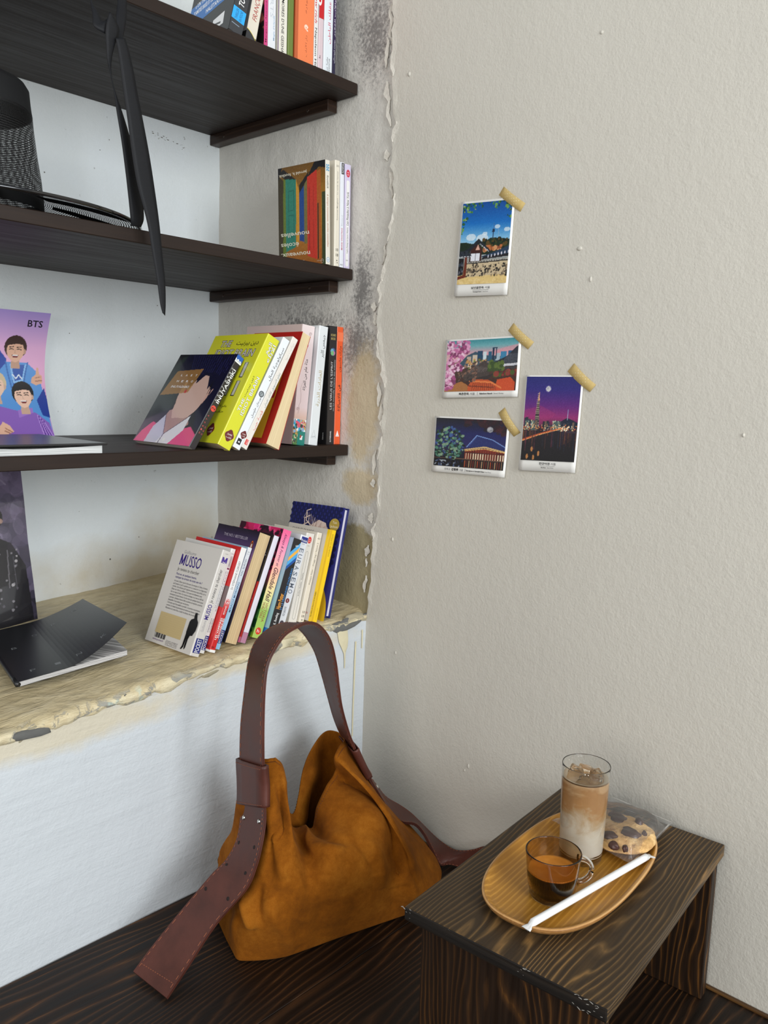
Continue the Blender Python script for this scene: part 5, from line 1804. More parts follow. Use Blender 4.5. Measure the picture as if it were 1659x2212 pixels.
# milk foam clinging to the edge
foam = [(0.0226, LZ - .0012), (0.0246, LZ + 0.0005), (0.0270, LZ + 0.0010), (ro(LZ) - 0.0011, LZ + 0.0018)]
link('foam_ring', lathe(foam, 48), latte, plain('milk_foam', (232, 214, 186), 0.5))
rr = random.Random(21)
for k, (x, y, s, dz) in enumerate(((-0.012, 0.009, .0118, .0030), (0.0125, 0.006, .0115, .0026), (-0.004, -0.0135, .0112, .0022), (0.013, -0.010, .0100, .0016), (0.001, 0.016, .0090, .0050), (-0.016, -0.006, .0090, .0012))):
    bm = bmesh.new()
    bmesh.ops.create_cube(bm, size=2.0)
    bmesh.ops.bevel(bm, geom=bm.edges[:], offset=0.45, segments=4, affect='EDGES', profile=0.6)
    for vv in bm.verts: vv.co *= 1 + 0.10 * noise.noise(vv.co * 1.2 + Vector((k * 5, 0, 0)))
    o = link('ice_cube', bm_mesh(bm, 'm', True), None, M_ICE)
    o.location = (gp.x + x * .92, gp.y + y * .92, ZT0 + LZ - 0.001 + dz)
    o.scale = (s * .82, s * .75, s * .62)
    o.rotation_euler = (rr.uniform(-.5, .5), rr.uniform(-.5, .5), rr.uniform(0, 3))
    tag(o, ('clear ice cube at the back left of the iced latte surface', 'clear ice cube at the right of the iced latte surface', 'clear ice cube nearest the viewer in the iced latte', 'clear ice cube at the front right rim of the iced latte', 'clear ice cube standing highest at the back of the iced latte', 'clear ice cube at the front left rim of the iced latte')[k],
        'ice cube', 'ice cubes in the tall glass')

mp = at(1190, 1934, 2, ZT0)
mug = thing('glass_mug', 'small smoked amber glass mug half full of espresso in front of the latte', 'mug', (mp.x, mp.y, ZT0), rot=(0, 0, -0.72))
MH = 0.0575
mo = lambda z: 0.0262 + 0.0062 * min(1, max(0, (z - .012) / .02)) * 0.55 + 0.0030 * (z / MH)
outer = [(0, 0.0006), (0.021, 0.0), (0.0246, 0.001), (0.0262, 0.004), (0.0266, 0.0125), (0.0284, 0.0145), (0.0296, 0.024), (0.0312, 0.040), (0.0325, MH - 0.005), (0.0330, MH - 0.0014), (0.0330, MH - 0.0007)]
inner = [(0.0326, MH), (0.0318, MH), (0.0314, MH - 0.0007), (0.0313, MH - 0.0014), (0.0309, MH - 0.005), (0.0296, 0.040), (0.0279, 0.024), (0.0266, 0.0150), (0.0248, 0.0128), (0.0244, 0.0064), (0.021, 0.0046), (0, 0.0042)]
link('cup', lathe(outer + inner, 64), mug, M_AMBER)
hp = []
for k in range(19):
    a = -math.pi * 0.5 + math.pi * k / 18
    hp.append((0.0305 + 0.0175 * math.cos(a), 0, 0.0315 + 0.0155 * math.sin(a)))
link('handle', tube(hp, 0.0036, 12, radii=[0.0046 - 0.0014 * math.sin(math.pi * k / 18) for k in range(19)]), mug, M_AMBER)
liq = [(0, 0.0044), (0.0206, 0.0048), (0.0242, 0.0066), (0.0246, 0.0126), (0.0264, 0.0151), (0.0279, 0.0240), (0.0290, 0.0340), (0.0291, 0.0352), (0.0270, 0.0347), (0, 0.0346)]
link('espresso', lathe(liq, 56), mug, coffee_mat())

# ------------------------------------------------------------------ wrapped straw
sp0, sp1 = at(1152, 1992, 2, HS + 0.0165), at(1396, 1851, 2, HS + 0.0165)
M_WRAP = plain('paper_wrapper', (240, 240, 238), 0.65)
straw = thing('drinking_straw', 'white paper-wrapped straw lying across the front of the oval tray', 'straw', (0, 0, 0))
link('wrapper', tube([sp0.lerp(sp1, k / 24) for k in range(25)], 0.0043, 14), straw, M_WRAP)
sd = (sp1 - sp0).normalized()
for end, dr in ((sp0, -sd), (sp1, sd)):
    sidev = dr.cross(Vector((0, 0, 1))).normalized()
    V, F = [], []
    prof = [(0.0, .0043, .0043), (.003, .0040, .0016), (.0055, .0030, .0009), (.0085, .0052, .0006), (.0125, .0062, .0007)]
    for k, (d, w, h2) in enumerate(prof):
        for j in range(12):
            a = 2 * math.pi * j / 12
            V.append(end + dr * d + sidev * (w * math.cos(a)) + Vector((0, 0, 1)) * (h2 * math.sin(a) - 0.0012 * k * .6 + .0005 * math.sin(j * 2.3 + k)))
    for k in range(len(prof) - 1):
        for j in range(12): F.append((k * 12 + j, k * 12 + (j + 1) % 12, (k + 1) * 12 + (j + 1) % 12, (k + 1) * 12 + j))
    F.append(tuple(range((len(prof) - 1) * 12, len(prof) * 12)))
    link('twisted_end', mesh_from(V, F, 'm', True), straw, M_WRAP)

# ------------------------------------------------------------------ cookie in its clear bag
def cookie_mat():
    t = NT('cookie_dough')
    v = t.coord()
    n = t.noise(v, 70, 5, 0.65)
    n2 = t.noise(v, 26, 3)
    col = t.ramp(t.math('ADD', t.math('MULTIPLY', n, .55), t.math('MULTIPLY', n2, .45)), [(.3, lin((172, 124, 74))), (.5, lin((222, 180, 120))), (.72, lin((244, 212, 158)))])
    spk = t.noise(v, 120, 4, .7, .5)
    col = t.mix(t.val(spk, .61, .68, 0, .6), col, lin4((120, 80, 54)))
    return t.set(color=col, rough=0.85, normal=t.bump(n, .9, .005), spec=.2)


M_COOKIE = cookie_mat()
M_CHOC = plain('chocolate', (74, 48, 42), 0.38)
ck0 = at(1338, 1800, 2, HS + 0.020)
cookie = thing('cookie', 'large chocolate chunk cookie in a clear bag behind the tall glass', 'cookie', (ck0.x, ck0.y, HS + 0.0150), rot=(0, R_(-1), 0.2))
bm = bmesh.new()
bmesh.ops.create_icosphere(bm, subdivisions=5, radius=1)
CR_ = 0.0465
for vv in bm.verts:
    d = vv.co.copy()
    q = math.hypot(d.x, d.y)
    r = CR_ * (1 + 0.05 * noise.noise((d.x * 2, d.y * 2, 3)) + .02 * noise.noise((d.x * 6, d.y * 6, 1)))
    top_ = 0.0105 if d.z > 0 else 0.0035
    z = top_ * math.copysign(abs(d.z) ** 0.6, d.z)
    if d.z > 0:
        z += 0.0022 * noise.noise((d.x * 3, d.y * 3, 7)) + 0.0014 * noise.noise((d.x * 8, d.y * 8, 2))
    vv.co = Vector((d.x * r, d.y * r, z + 0.0036))
link('dough', bm_mesh(bm, 'm', True), cookie, M_COOKIE)
for k, (u, v, s) in enumerate(((1336, 1772, .0118), (1362, 1803, .0122), (1317, 1808, .0090), (1380, 1780, .0062), (1326, 1829, .0062), (1324, 1764, .0060), (1350, 1835, .0040), (1392, 1806, .0030))):
    p = at(u, v, 2, HS + 0.0255)
    bm = bmesh.new()
    bmesh.ops.create_icosphere(bm, subdivisions=3, radius=1)
    for vv in bm.verts:
        vv.co *= 1 + 0.35 * noise.noise(vv.co * 1.4 + Vector((k * 4.4, 1, 0)))
        vv.co.x = math.copysign(abs(vv.co.x) ** .8, vv.co.x)
    o = link('chocolate_chunk', bm_mesh(bm, 'm', True), cookie, M_CHOC)
    lp = cookie.matrix_basis.inverted() @ p if False else Vector((p.x - ck0.x, p.y - ck0.y, 0))
    ca, sa = math.cos(-.2), math.sin(-.2)
    o.location = (lp.x * ca - lp.y * sa, lp.x * sa + lp.y * ca, 0.0128)
    o.scale = (s * 1.1, s * .88, .0048)
    o.rotation_euler = (0, 0, k * 1.1)


def film_mat():
    t = NT('clear_film')
    tr = t.n('ShaderNodeBsdfTransparent')
    tr.inputs[0].default_value = (0.97, 0.97, 0.97, 1)
    gl = t.n('ShaderNodeBsdfGlossy')
    gl.inputs['Roughness'].default_value = 0.12
    gl.inputs['Color'].default_value = (1, 1, 1, 1)
    fr = t.n('ShaderNodeFresnel')
    fr.inputs[0].default_value = 1.5
    mx = t.n('ShaderNodeMixShader')
    v = t.coord()
    n = t.noise(t.coord((60, 25, 60)), 1.0, 3, .5, .8)
    nb = t.bump(n, .8, .004)
    t.l(nb, gl.inputs['Normal'])
    t.l(nb, fr.inputs['Normal'])
    f = t.math('MULTIPLY', fr.outputs[0], 0.75, clamp=True)
    t.l(f, mx.inputs[0])
    t.l(tr.outputs[0], mx.inputs[1])
    t.l(gl.outputs[0], mx.inputs[2])
    df = t.n('ShaderNodeBsdfDiffuse')
    df.inputs[0].default_value = (.85, .85, .85, 1)
    mx2 = t.n('ShaderNodeMixShader')
    mx2.inputs[0].default_value = 0.05
    t.l(mx.outputs[0], mx2.inputs[1])
    t.l(df.outputs[0], mx2.inputs[2])
    t.l(mx2.outputs[0], t.out.inputs[0])
    return t.m


M_FILM = film_mat()
fbag = thing('cookie_bag', 'crinkled clear plastic bag around the cookie, overhanging the back of the tray', 'bag', (0, 0, 0))
zc = HS + 0.0135
corner = [at(1192, 1776, 2, HS + .0125), at(1325, 1722, 2, HS + .016), at(1455, 1778, 2, HS + .014), at(1364, 1872, 2, HS + .0125)]      # left, back, right, front


def film_sheet(top):
    V = []
    n = 41
    for i in range(n):
        for j in range(n):
            a, b2 = i / (n - 1), j / (n - 1)
            p = (corner[0].lerp(corner[3], a)).lerp(corner[1].lerp(corner[2], a), b2)
            d = (Vector((p.x, p.y, 0)) - Vector((ck0.x, ck0.y, 0))).length
            edge = min(a, 1 - a, b2, 1 - b2)
            if top:
                z = HS + .0170 + 0.0225 * max(0, min(1, (0.074 - d) / 0.024)) + (.0022 * noise.noise((p.x * 60, p.y * 60, 1)) + .0015 * noise.noise((p.x * 140, p.y * 40, 6)))
            else:
                z = HS + .0143 + .0003 * noise.noise((p.x * 60, p.y * 60, 4))
            if edge < .06: z = HS + .0150 + (z - HS - .0150) * edge / .06 + (0.002 * noise.noise((a * 9, b2 * 9, 3)))
            V.append((p.x, p.y, z))
    return mesh_from(V, grid_faces(n, n), 'm', True)


link('top_film', film_sheet(True), fbag, M_FILM)
link('bottom_film', film_sheet(False), fbag, M_FILM)
for k, (c0, c1) in enumerate(((1, 2), (2, 3))):
    pts = [corner[c0].lerp(corner[c1], s / 12).lerp(Vector((ck0.x, ck0.y, zc)), .05) + Vector((0, 0, .0024)) for s in range(13)]
    link('seam', tube(pts, .0012, 6, flat=.3), fbag, M_FILM)

# ------------------------------------------------------------------ postcards on the right wall
M_CARD = plain('card_stock', (238, 236, 230), 0.55)


def tape_mat():
    t = NT('washi_tape')
    v = t.coord()
    vo = t.n('ShaderNodeTexVoronoi')
    vo.inputs['Scale'].default_value = 230
    vo.inputs['Randomness'].default_value = 0.15
    t.l(v, vo.inputs['Vector'])
    dots = t.val(vo.outputs[0], .16, .24, 1, 0)
    col = t.mix(t.math('MULTIPLY', dots, .8), lin4((216, 188, 120)), lin4((236, 222, 178)))
    df = t.b
    t.set(color=col, rough=.7)
    tr = t.n('ShaderNodeBsdfTransparent')
    mx = t.n('ShaderNodeMixShader')
    mx.inputs[0].default_value = .72
    t.l(tr.outputs[0], mx.inputs[1])
    t.l(df.outputs[0], mx.inputs[2])
    t.l(mx.outputs[0], t.out.inputs[0])
    return t.m


M_TAPE = tape_mat()


class WallCard:
    """card lying on the wall x = 0 given by photo corners TL TR BR BL; slightly bowed"""
    def __init__(self, label, px, bow=0.0014):
        self.P = [atx(u, v, -0.003) for u, v in px]
        TL, TR, BR, BL = self.P
        self.W, self.H = (TR - TL).length, (TL - BL).length
        self.bow = bow
        self.root = thing('postcard', label, 'postcard', BL, 'postcards taped to the right wall')
        self.o = BL.copy()
        V = []
        n = 13
        for i in range(n):
            for j in range(n):
                V.append(self.f(self.W * i / (n - 1), self.H * j / (n - 1), 0))
        me = mesh_from(V, [f for f in grid_faces(n, n)], 'm', True)
        o = link('card', me, self.root, M_CARD)
        s = o.modifiers.new('thickness', 'SOLIDIFY')
        s.thickness = 0.0005
        s.offset = 1
        me.flip_normals()

    def f(self, u, v, e):
        TL, TR, BR, BL = self.P
        a, b2 = u / self.W, v / self.H
        p = BL.lerp(BR, a).lerp(TL.lerp(TR, a), b2)
        lift = self.bow * ((1 - b2) ** 2 * 1.6 + (1 - a) ** 2 * 0.8 + 0.15) 
        return p - self.o + Vector((-lift - e * 1.5 - .0007 if e else -lift, 0, 0))

    def printer(self): return Print(self.f, self.W, self.H)


def tape(label, quad):
    P = [atx(u, v, -0.0052) for u, v in quad]
    V = []
    n = 9
    for i in range(n):
        for j in range(3):
            p = P[0].lerp(P[1], i / (n - 1)).lerp(P[3].lerp(P[2], i / (n - 1)), j / 2)
            s = i / (n - 1)
            p.x = -0.0006 - 0.0040 * max(0, math.sin(math.pi * min(1, max(0, (s - .05) / .9)))) ** .7
            V.append(p)
    me = mesh_from(V, grid_faces(n, 3), 'm', True)
    o = link('washi_tape', me, None, M_TAPE)
    sm = o.modifiers.new('thickness', 'SOLIDIFY'); sm.thickness = .00015
    return tag(o, label, 'tape', 'strips of tape on the postcards')


# 1: hanok village by day
w = WallCard('upright postcard of a tiled-roof courtyard under a blue sky, topmost on the right wall', [(998, 437), (1113, 425.5), (1097, 637), (983, 641)])
c = Canvas(110, 150, (20, 90, 170))
c.vgrad([(0, (210, 180, 120)), (.10, (226, 196, 130)), (.16, (120, 100, 80)), (.45, (190, 214, 226)), (.55, (130, 190, 226)), (.75, (22, 110, 190)), (1, (14, 74, 150))])
for x, y, r in ((.74, .69, .055), (.93, .65, .06), (.50, .615, .05), (.22, .58, .10), (.45, .56, .12)): c.ell(x, y, r, r * .42, (232, 240, 244), .75)
c.poly([(0, .36), (0, .52), (.12, .52), (.25, .50), (.5, .52), (.62, .56), (.80, .555), (1, .53), (1, .36)], (26, 42, 26))
c.dabs(60, .45, 1, .42, .55, .03, [(44, 62, 30), (20, 34, 20), (90, 70, 30)])
c.dabs(30, .5, .85, .41, .46, .03, [(190, 110, 60), (150, 80, 50), (210, 150, 100)])
c.line([(.665, .55), (.665, .66)], .012, (40, 60, 90)); c.poly([(.64, .63), (.69, .63), (.685, .67), (.645, .67)], (30, 44, 70)); c.line([(.667, .66), (.667, .74)], .006, (70, 100, 140)); c.line([(.77, .56), (.77, .66)], .004, (150, 180, 206))
c.poly([(.22, .28), (.46, .28), (.46, .44), (.36, .50), (.22, .42)], (64, 30, 24)); c.poly([(.25, .29), (.43, .29), (.43, .385), (.25, .385)], (232, 234, 240)); c.line([(.34, .29), (.34, .45)], .012, (40, 20, 18)); c.line([(.25, .385), (.45, .385)], .012, (40, 20, 18))
c.poly([(.33, .42), (.38, .49), (.42, .42)], (220, 170, 150))
c.poly([(.04, .40), (.20, .45), (.38, .56), (.60, .43), (.66, .38), (.60, .39), (.40, .51), (.24, .42), (.05, .37)], (30, 36, 44))
for k in range(9): c.ell(.42 + .022 * k, .49 - .011 * k, .008, .006, (220, 224, 230))
c.poly([(0, .34), (.24, .33), (.26, .36), (.18, .40), (0, .42)], (24, 28, 34))
for k in range(8): c.ell(.01 + .032 * k, .345, .010, .008, (220, 222, 226)); c.line([(.01 + .032 * k, .35), (.02 + .03 * k, .41)], .008, (70, 80, 92))
c.poly([(.46, .34), (.52, .31), (1, .36), (1, .46), (.90, .43), (.68, .38)], (40, 60, 84)); c.poly([(.46, .30), (1, .33), (1, .36), (.52, .34)], (34, 30, 34))
for k in range(7): c.ell(.60 + .065 * k, .335 + .008 * k, .012, .018, (216, 214, 226))
c.poly([(.14, .245), (1, .275), (1, .30), (.14, .275)], (30, 28, 30)); c.poly([(.18, .09), (1, .12), (1, .275), (.18, .25)], (206, 186, 150))
c.dabs(130, .19, .99, .10, .245, .020, [(40, 36, 34), (90, 80, 66), (150, 130, 104), (66, 58, 48)], 1, .8)
for k in range(26): c.ell(.16 + .033 * k, .268 + .0011 * k, .009, .008, (222, 216, 200))
c.poly([(0, .06), (.17, .09), (.17, .34), (.13, .34), (.12, .12), (0, .10)], (110, 44, 26)); c.poly([(0, .11), (.11, .12), (.11, .33), (0, .33)], (24, 20, 22)); c.dabs(14, 0, .1, .12, .3, .02, [(90, 90, 100), (50, 60, 70)])
c.poly([(0, 0), (1, 0), (1, .09), (.5, .075), (.18, .085), (0, .06)], (228, 198, 130)); c.dabs(40, 0, 1, 0, .06, .05, [(236, 210, 150), (214, 182, 116)], .6, .3)
LEAF = [(70, 130, 50), (110, 160, 70), (40, 90, 50), (150, 180, 100), (26, 66, 44)]
c.dabs(210, 0, 1, .55, 1, .026, LEAF, .95, .7, lambda x, y: (y > .97 - .02 * math.sin(9 * x)) or (x < .16 and y > .60 + x) or (y > .84 + .15 * abs(x - .15) ** .5 and x < .5) or (x > .88 and y > .80) or (x > .5 and y > .93 - .05 * math.sin(x * 20)))
c.grain(.02)
p = w.printer(); p.canvas(c, .045, .125, .965, .978)
p.text('남산골한옥', .33, .075, .565, .026, (40, 40, 40), .03); p.text('서울', .585, .075, .68, .026, (90, 90, 90)); p.rect(.36, .060, .66, .0625, (70, 70, 70))
p.text('Namsangol Hanok', .37, .038, .53, .011, (50, 50, 50), .04); p.text('Seoul, Korea', .55, .038, .65, .011, (90, 90, 90)); p.build('card_print', w.root, PHOTO)

# 2: blossoms over tiled roofs
w = WallCard('landscape postcard with pink blossoms and tiled roofs at sunset, second from the top', [(964, 734.5), (1127, 724.5), (1119.5, 857), (956.5, 859.5)])
c = Canvas(150, 108, (120, 160, 190))
c.vgrad([(0, (60, 30, 24)), (.5, (80, 60, 50)), (.62, (230, 180, 180)), (.75, (206, 160, 170)), (.88, (110, 170, 176)), (1, (60, 140, 150))])
c.poly([(.5, .70), (1, .74), (1, .88), (.8, .82)], (226, 150, 160), .6)
c.poly([(.2, .55), (.3, .70), (.42, .77), (.5, .70), (1, .64), (1, .5), (.2, .5)], (60, 84, 100))
for x, w2, h2, cc in ((.45, .07, .16, (30, 70, 100)), (.53, .04, .14, (206, 220, 226)), (.60, .05, .14, (40, 90, 120)), (.655, .025, .20, (24, 50, 76)), (.70, .06, .10, (170, 190, 200)), (.77, .08, .13, (60, 130, 170)), (.87, .10, .14, (40, 90, 130)), (.38, .07, .08, (206, 190, 170)), (.30, .06, .06, (190, 170, 150))):
    c.poly([(x, .58), (x + w2, .58), (x + w2, .62 + h2), (x, .62 + h2)], cc)
c.line([(.655, .82), (.715, .82)], .014, (24, 50, 76)); c.line([(.705, .62), (.705, .82)], .014, (24, 50, 76))
c.line([(.40, .76), (.40, .84)], .006, (40, 50, 70)); c.line([(.405, .82), (.405, .90)], .003, (60, 90, 110))
c.dabs(50, .28, .6, .45, .62, .022, [(220, 196, 170), (150, 120, 100), (90, 70, 60), (200, 150, 90), (110, 140, 60)], 1, .7)
c.poly([(.22, .34), (.42, .46), (.55, .60), (.66, .46), (.62, .30), (.3, .2)], (72, 62, 58)); c.poly([(.34, .24), (.60, .30), (.72, .36), (.60, .22), (.34, .16)], (54, 46, 44))
for k in range(12): c.line([(.27 + .03 * k, .32 + .006 * k), (.44 + .016 * k, .50 - .006 * k)], .006, (110, 100, 96))
c.poly([(.70, .56), (.85, .66), (1, .86), (1, .46), (.72, .48)], (44, 48, 58)); c.poly([(.74, .46), (1, .48), (1, .52), (.74, .50)], (200, 200, 206))
for k in range(14): c.ell(.76 + .018 * k, .50 + .001 * k, .006, .014, (226, 226, 230)); c.line([(.78 + .017 * k, .51), (.88 + .010 * k, .70)], .005, (90, 94, 106))
c.poly([(.76, .40), (.96, .42), (.98, .46), (.76, .45)], (60, 60, 66)); c.dabs(30, .7, 1, .3, .42, .03, [(110, 30, 40), (60, 40, 40), (140, 60, 50), (70, 90, 40)])
c.dabs(40, .62, .8, .40, .56, .03, [(90, 110, 50), (60, 80, 40)])
c.poly([(.30, 0), (.40, .24), (.62, .22), (.78, .10), (.78, 0)], (196, 84, 40)); c.poly([(.72, 0), (.74, .22), (.92, .26), (.98, .16), (.98, 0)], (206, 80, 40)); c.poly([(0, 0), (.02, .10), (.24, .20), (.34, .12), (.34, 0)], (170, 110, 60))
for k in range(12): c.line([(.40 + .03 * k, .02), (.42 + .026 * k, .20 - .004 * k)], .007, (110, 40, 24))
c.line([(.36, .20), (.66, .17), (.80, .06)], .02, (230, 130, 70)); c.line([(.34, .11), (.7, .07)], .015, (120, 50, 30))
c.dabs(60, .2, .45, .2, .45, .025, [(80, 66, 60), (130, 96, 80), (60, 50, 48)], 1, .5)
PINK = [(200, 110, 160), (226, 160, 196), (170, 80, 130), (240, 200, 220), (130, 60, 100)]
c.dabs(420, 0, .42, .05, 1, .026, PINK, .95, .8, lambda x, y: x < .16 + .18 * abs(math.sin(y * 5.5)) * (y > .3) and (x < .14 or y > .42))
c.grain(.02)
p = w.printer(); p.canvas(c, .035, .105, .972, .972)
p.text('북촌한옥', .24, .045, .375, .042, (30, 30, 30), .04); p.text('서울', .39, .045, .455, .042, (90, 90, 90)); p.rect(.487, .035, .490, .088, (60, 60, 60))
p.text('Bukchon Hanok', .52, .050, .685, .026, (30, 30, 30), .05); p.text('Seoul, Korea', .70, .050, .825, .026, (90, 90, 90)); p.build('card_print', w.root, PHOTO)

# 3: lit pavilion at night
w = WallCard('landscape postcard of a lit pavilion by water at night, lowest left on the right wall', [(940.5, 898.5), (1102, 905.5), (1091.5, 1031.5), (934, 1017.5)])
c = Canvas(150, 112, (16, 18, 60))
c.vgrad([(0, (14, 12, 20)), (.3, (20, 20, 40)), (.42, (40, 34, 90)), (.7, (22, 24, 88)), (1, (10, 10, 30))])
c.dabs(90, .42, 1, .72, 1, .05, [(50, 14, 24), (30, 12, 22), (70, 20, 30)], .7, .6, lambda x, y: (y > .86 + .08 * math.sin(x * 14)) or x > .85)
c.ell(.775, .80, .042, .042 * 150 / 112, (150, 150, 156)); c.ell(.765, .81, .026, .03, (186, 186, 190), .8); c.ell(.785, .785, .02, .02, (120, 120, 130), .6)
c.poly([(.47, .42), (.60, .66), (.82, .60), (1, .46), (1, .40), (.75, .46)], (34, 44, 104)); c.line([(.47, .43), (.60, .67), (.82, .60), (1, .46)], .012, (120, 150, 210)); c.line([(.50, .45), (.60, .64)], .006, (70, 90, 160))
c.poly([(.44, .38), (.72, .46), (1, .38), (1, .36), (.72, .43), (.44, .36)], (214, 180, 120)); c.poly([(.45, .18), (1, .19), (1, .36), (.72, .42), (.45, .36)], (130, 44, 26))
for k in range(16): c.line([(.47 + .034 * k, .19), (.47 + .034 * k, .30)], .010, (240, 226, 190)); c.line([(.485 + .034 * k, .19), (.485 + .034 * k, .36)], .008, (70, 16, 14))
c.line([(.45, .31), (1, .32)], .012, (60, 18, 16)); c.line([(.45, .35), (.72, .41), (1, .355)], .010, (240, 190, 110))
c.poly([(0, 0), (1, 0), (1, .19), (0, .18)], (12, 10, 16))
for k in range(18): c.line([(.46 + .03 * k, .02), (.46 + .03 * k, .15)], .011, [(214, 90, 40), (150, 50, 26), (230, 180, 130)][k % 3], .75)
c.dabs(40, 0, .45, .0, .16, .02, [(90, 110, 150), (190, 200, 210), (40, 50, 90), (16, 14, 20)], .8, .4)
c.line([(0, .175), (1, .18)], .010, (170, 120, 90), .6)
c.dabs(260, .02, .46, .18, .82, .024, [(30, 74, 50), (80, 130, 110), (20, 46, 40), (130, 160, 130), (12, 24, 24), (60, 90, 150)], .95, .7, lambda x, y: (x - .20) ** 2 / .055 + (y - .48) ** 2 / .115 < 1)
c.line([(.22, .16), (.23, .45)], .012, (60, 50, 40)); c.line([(.12, .16), (.16, .4)], .010, (50, 44, 40))
c.grain(.02)
p = w.printer(); p.canvas(c, .03, .115, .975, .972)
p.text('경복궁', .19, .050, .275, .042, (110, 110, 110)); p.text('경회루', .29, .048, .385, .046, (20, 20, 20), .06); p.text('서울', .40, .050, .45, .042, (110, 110, 110)); p.rect(.475, .04, .478, .095, (60, 60, 60))
p.text('Gyeonghoeru in Gyeongbok Palace', .49, .055, .735, .022, (30, 30, 30), .05); p.text('Seoul, Korea', .745, .055, .825, .022, (110, 110, 110)); p.build('card_print', w.root, PHOTO)

# 4: river at night
w = WallCard('upright postcard of a skyline and bridge under a violet night sky, rightmost on the wall', [(1137, 810.5), (1261.5, 811), (1243.5, 1021.5), (1122, 1015)])
c = Canvas(112, 152, (30, 24, 90))
c.vgrad([(0, (14, 8, 10)), (.36, (26, 16, 26)), (.42, (90, 30, 60)), (.52, (150, 40, 110)), (.66, (96, 30, 120)), (.85, (44, 34, 120)), (1, (30, 34, 110))])
c.poly([(0, .40), (.3, .42), (.6, .56), (.3, .66), (0, .6)], (170, 50, 110), .35)
c.ell(.42, .855, .052, .052 * 112 / 152, (150, 140, 190), .5); c.ell(.42, .855, .042, .042 * 112 / 152, (206, 204, 206)); c.ell(.41, .862, .02, .014, (150, 150, 158), .6)
c.poly([(.58, .40), (.72, .49), (.80, .52), (.92, .49), (1, .46), (1, .38), (.58, .38)], (18, 26, 50)); c.line([(.81, .50), (.81, .58)], .012, (180, 190, 220)); c.line([(.81, .56), (.81, .62)], .006, (150, 160, 210))
c.poly([(.20, .40), (.30, .40), (.275, .72), (.262, .83), (.24, .72)], (40, 36, 44))
for k in range(22): c.line([(.21 + .0011 * k, .42 + .018 * k), (.295 - .0016 * k, .42 + .018 * k)], .008, (206, 180, 150) if k % 3 else (240, 226, 190), .8)
c.poly([(.245, .72), (.275, .72), (.262, .83)], (230, 170, 130))
for k in range(34):
    x = c.rng.uniform(0, 1); h2 = c.rng.uniform(.02, .10) * (1.4 if x < .35 else 1)
    c.poly([(x, .36), (x + .04, .36), (x + .04, .38 + h2), (x, .38 + h2)], [(40, 44, 60), (70, 66, 70), (30, 30, 40), (110, 90, 76)][k % 4])
for x in (.04, .14, .55, .62): c.poly([(x, .37), (x + .07, .37), (x + .07, .48), (x, .48)], (70, 90, 90)); c.dabs(14, x, x + .07, .38, .48, .008, [(206, 220, 196), (230, 200, 150)])
c.dabs(120, 0, 1, .365, .44, .007, [(250, 220, 150), (255, 170, 90), (230, 240, 230), (250, 120, 60)])
c.line([(0, .245), (.35, .33), (.72, .395)], .022, (206, 90, 40)); c.line([(0, .235), (.35, .32), (.72, .39)], .010, (250, 180, 110)); c.line([(0, .262), (.4, .35)], .008, (90, 40, 30)); c.line([(0, .22), (.5, .335)], .016, (34, 20, 20))
c.dabs(16, .7, .85, .36, .42, .012, [(255, 236, 206), (255, 200, 150)])
for k in range(46):
    x = c.rng.uniform(0, 1); c.line([(x, .36), (x + .004, .36 - c.rng.uniform(.05, .24))], .012, [(150, 80, 40), (90, 50, 40), (110, 40, 60), (40, 50, 80)][k % 4], .5)
for x, y in ((.12, .05), (.24, .04), (.33, .09), (.2, .14)): c.ell(x, y, .02, .03, (226, 150, 80), .8)
c.poly([(.8, .34), (1, .34), (1, .36), (.8, .37)], (60, 44, 54))
c.grain(.02)
p = w.printer(); p.canvas(c, .030, .110, .972, .985)
p.text('한강야경', .37, .070, .555, .026, (30, 30, 30), .03); p.text('서울', .575, .070, .665, .026, (90, 90, 90)); p.rect(.39, .056, .65, .058, (70, 70, 70))
p.text('Han River', .41, .034, .50, .011, (50, 50, 50), .04); p.text('Seoul, Korea', .52, .034, .63, .011, (90, 90, 90)); p.build('card_print', w.root, PHOTO)

tape('beige dotted tape strip on the corner of the topmost blue sky postcard', [(1085, 401.5), (1131.5, 438), (1120.5, 456.5), (1074, 420)])
tape('beige dotted tape strip on the corner of the pink blossom postcard', [(1106, 697), (1150, 738.5), (1137, 754.5), (1094, 713.5)])
tape('beige dotted tape strip on the corner of the violet night skyline postcard', [(1237, 784), (1284, 831), (1270.5, 847), (1222.5, 802)])
tape('beige dotted tape strip on the corner of the lit pavilion postcard', [(1087, 880), (1121, 934.5), (1106.5, 943.5), (1073, 892)])

# ------------------------------------------------------------------ posters propped in the niche
M_BACKP = plain('poster_back', (226, 224, 222), 0.5)


def poster(label, f, W, H, canvas, mat, texts=()):
    root = thing('poster', label, 'poster', (0, 0, 0), 'posters propped in the niche')
    n = 25
    V = [f(W * i / (n - 1), H * j / (n - 1), 0) for i in range(n) for j in range(n)]
    me = mesh_from(V, grid_faces(n, n), 'm', True)
    o = link('sheet', me, root, M_BACKP)
    s = o.modifiers.new('thickness', 'SOLIDIFY'); s.thickness = .0004; s.offset = 0
    p = Print(f, W, H)
    p.e = .0008
    p.canvas(canvas)
    for a, k in texts: p.text(*a, **k)
    p.build('poster_print', root, mat)
    return root


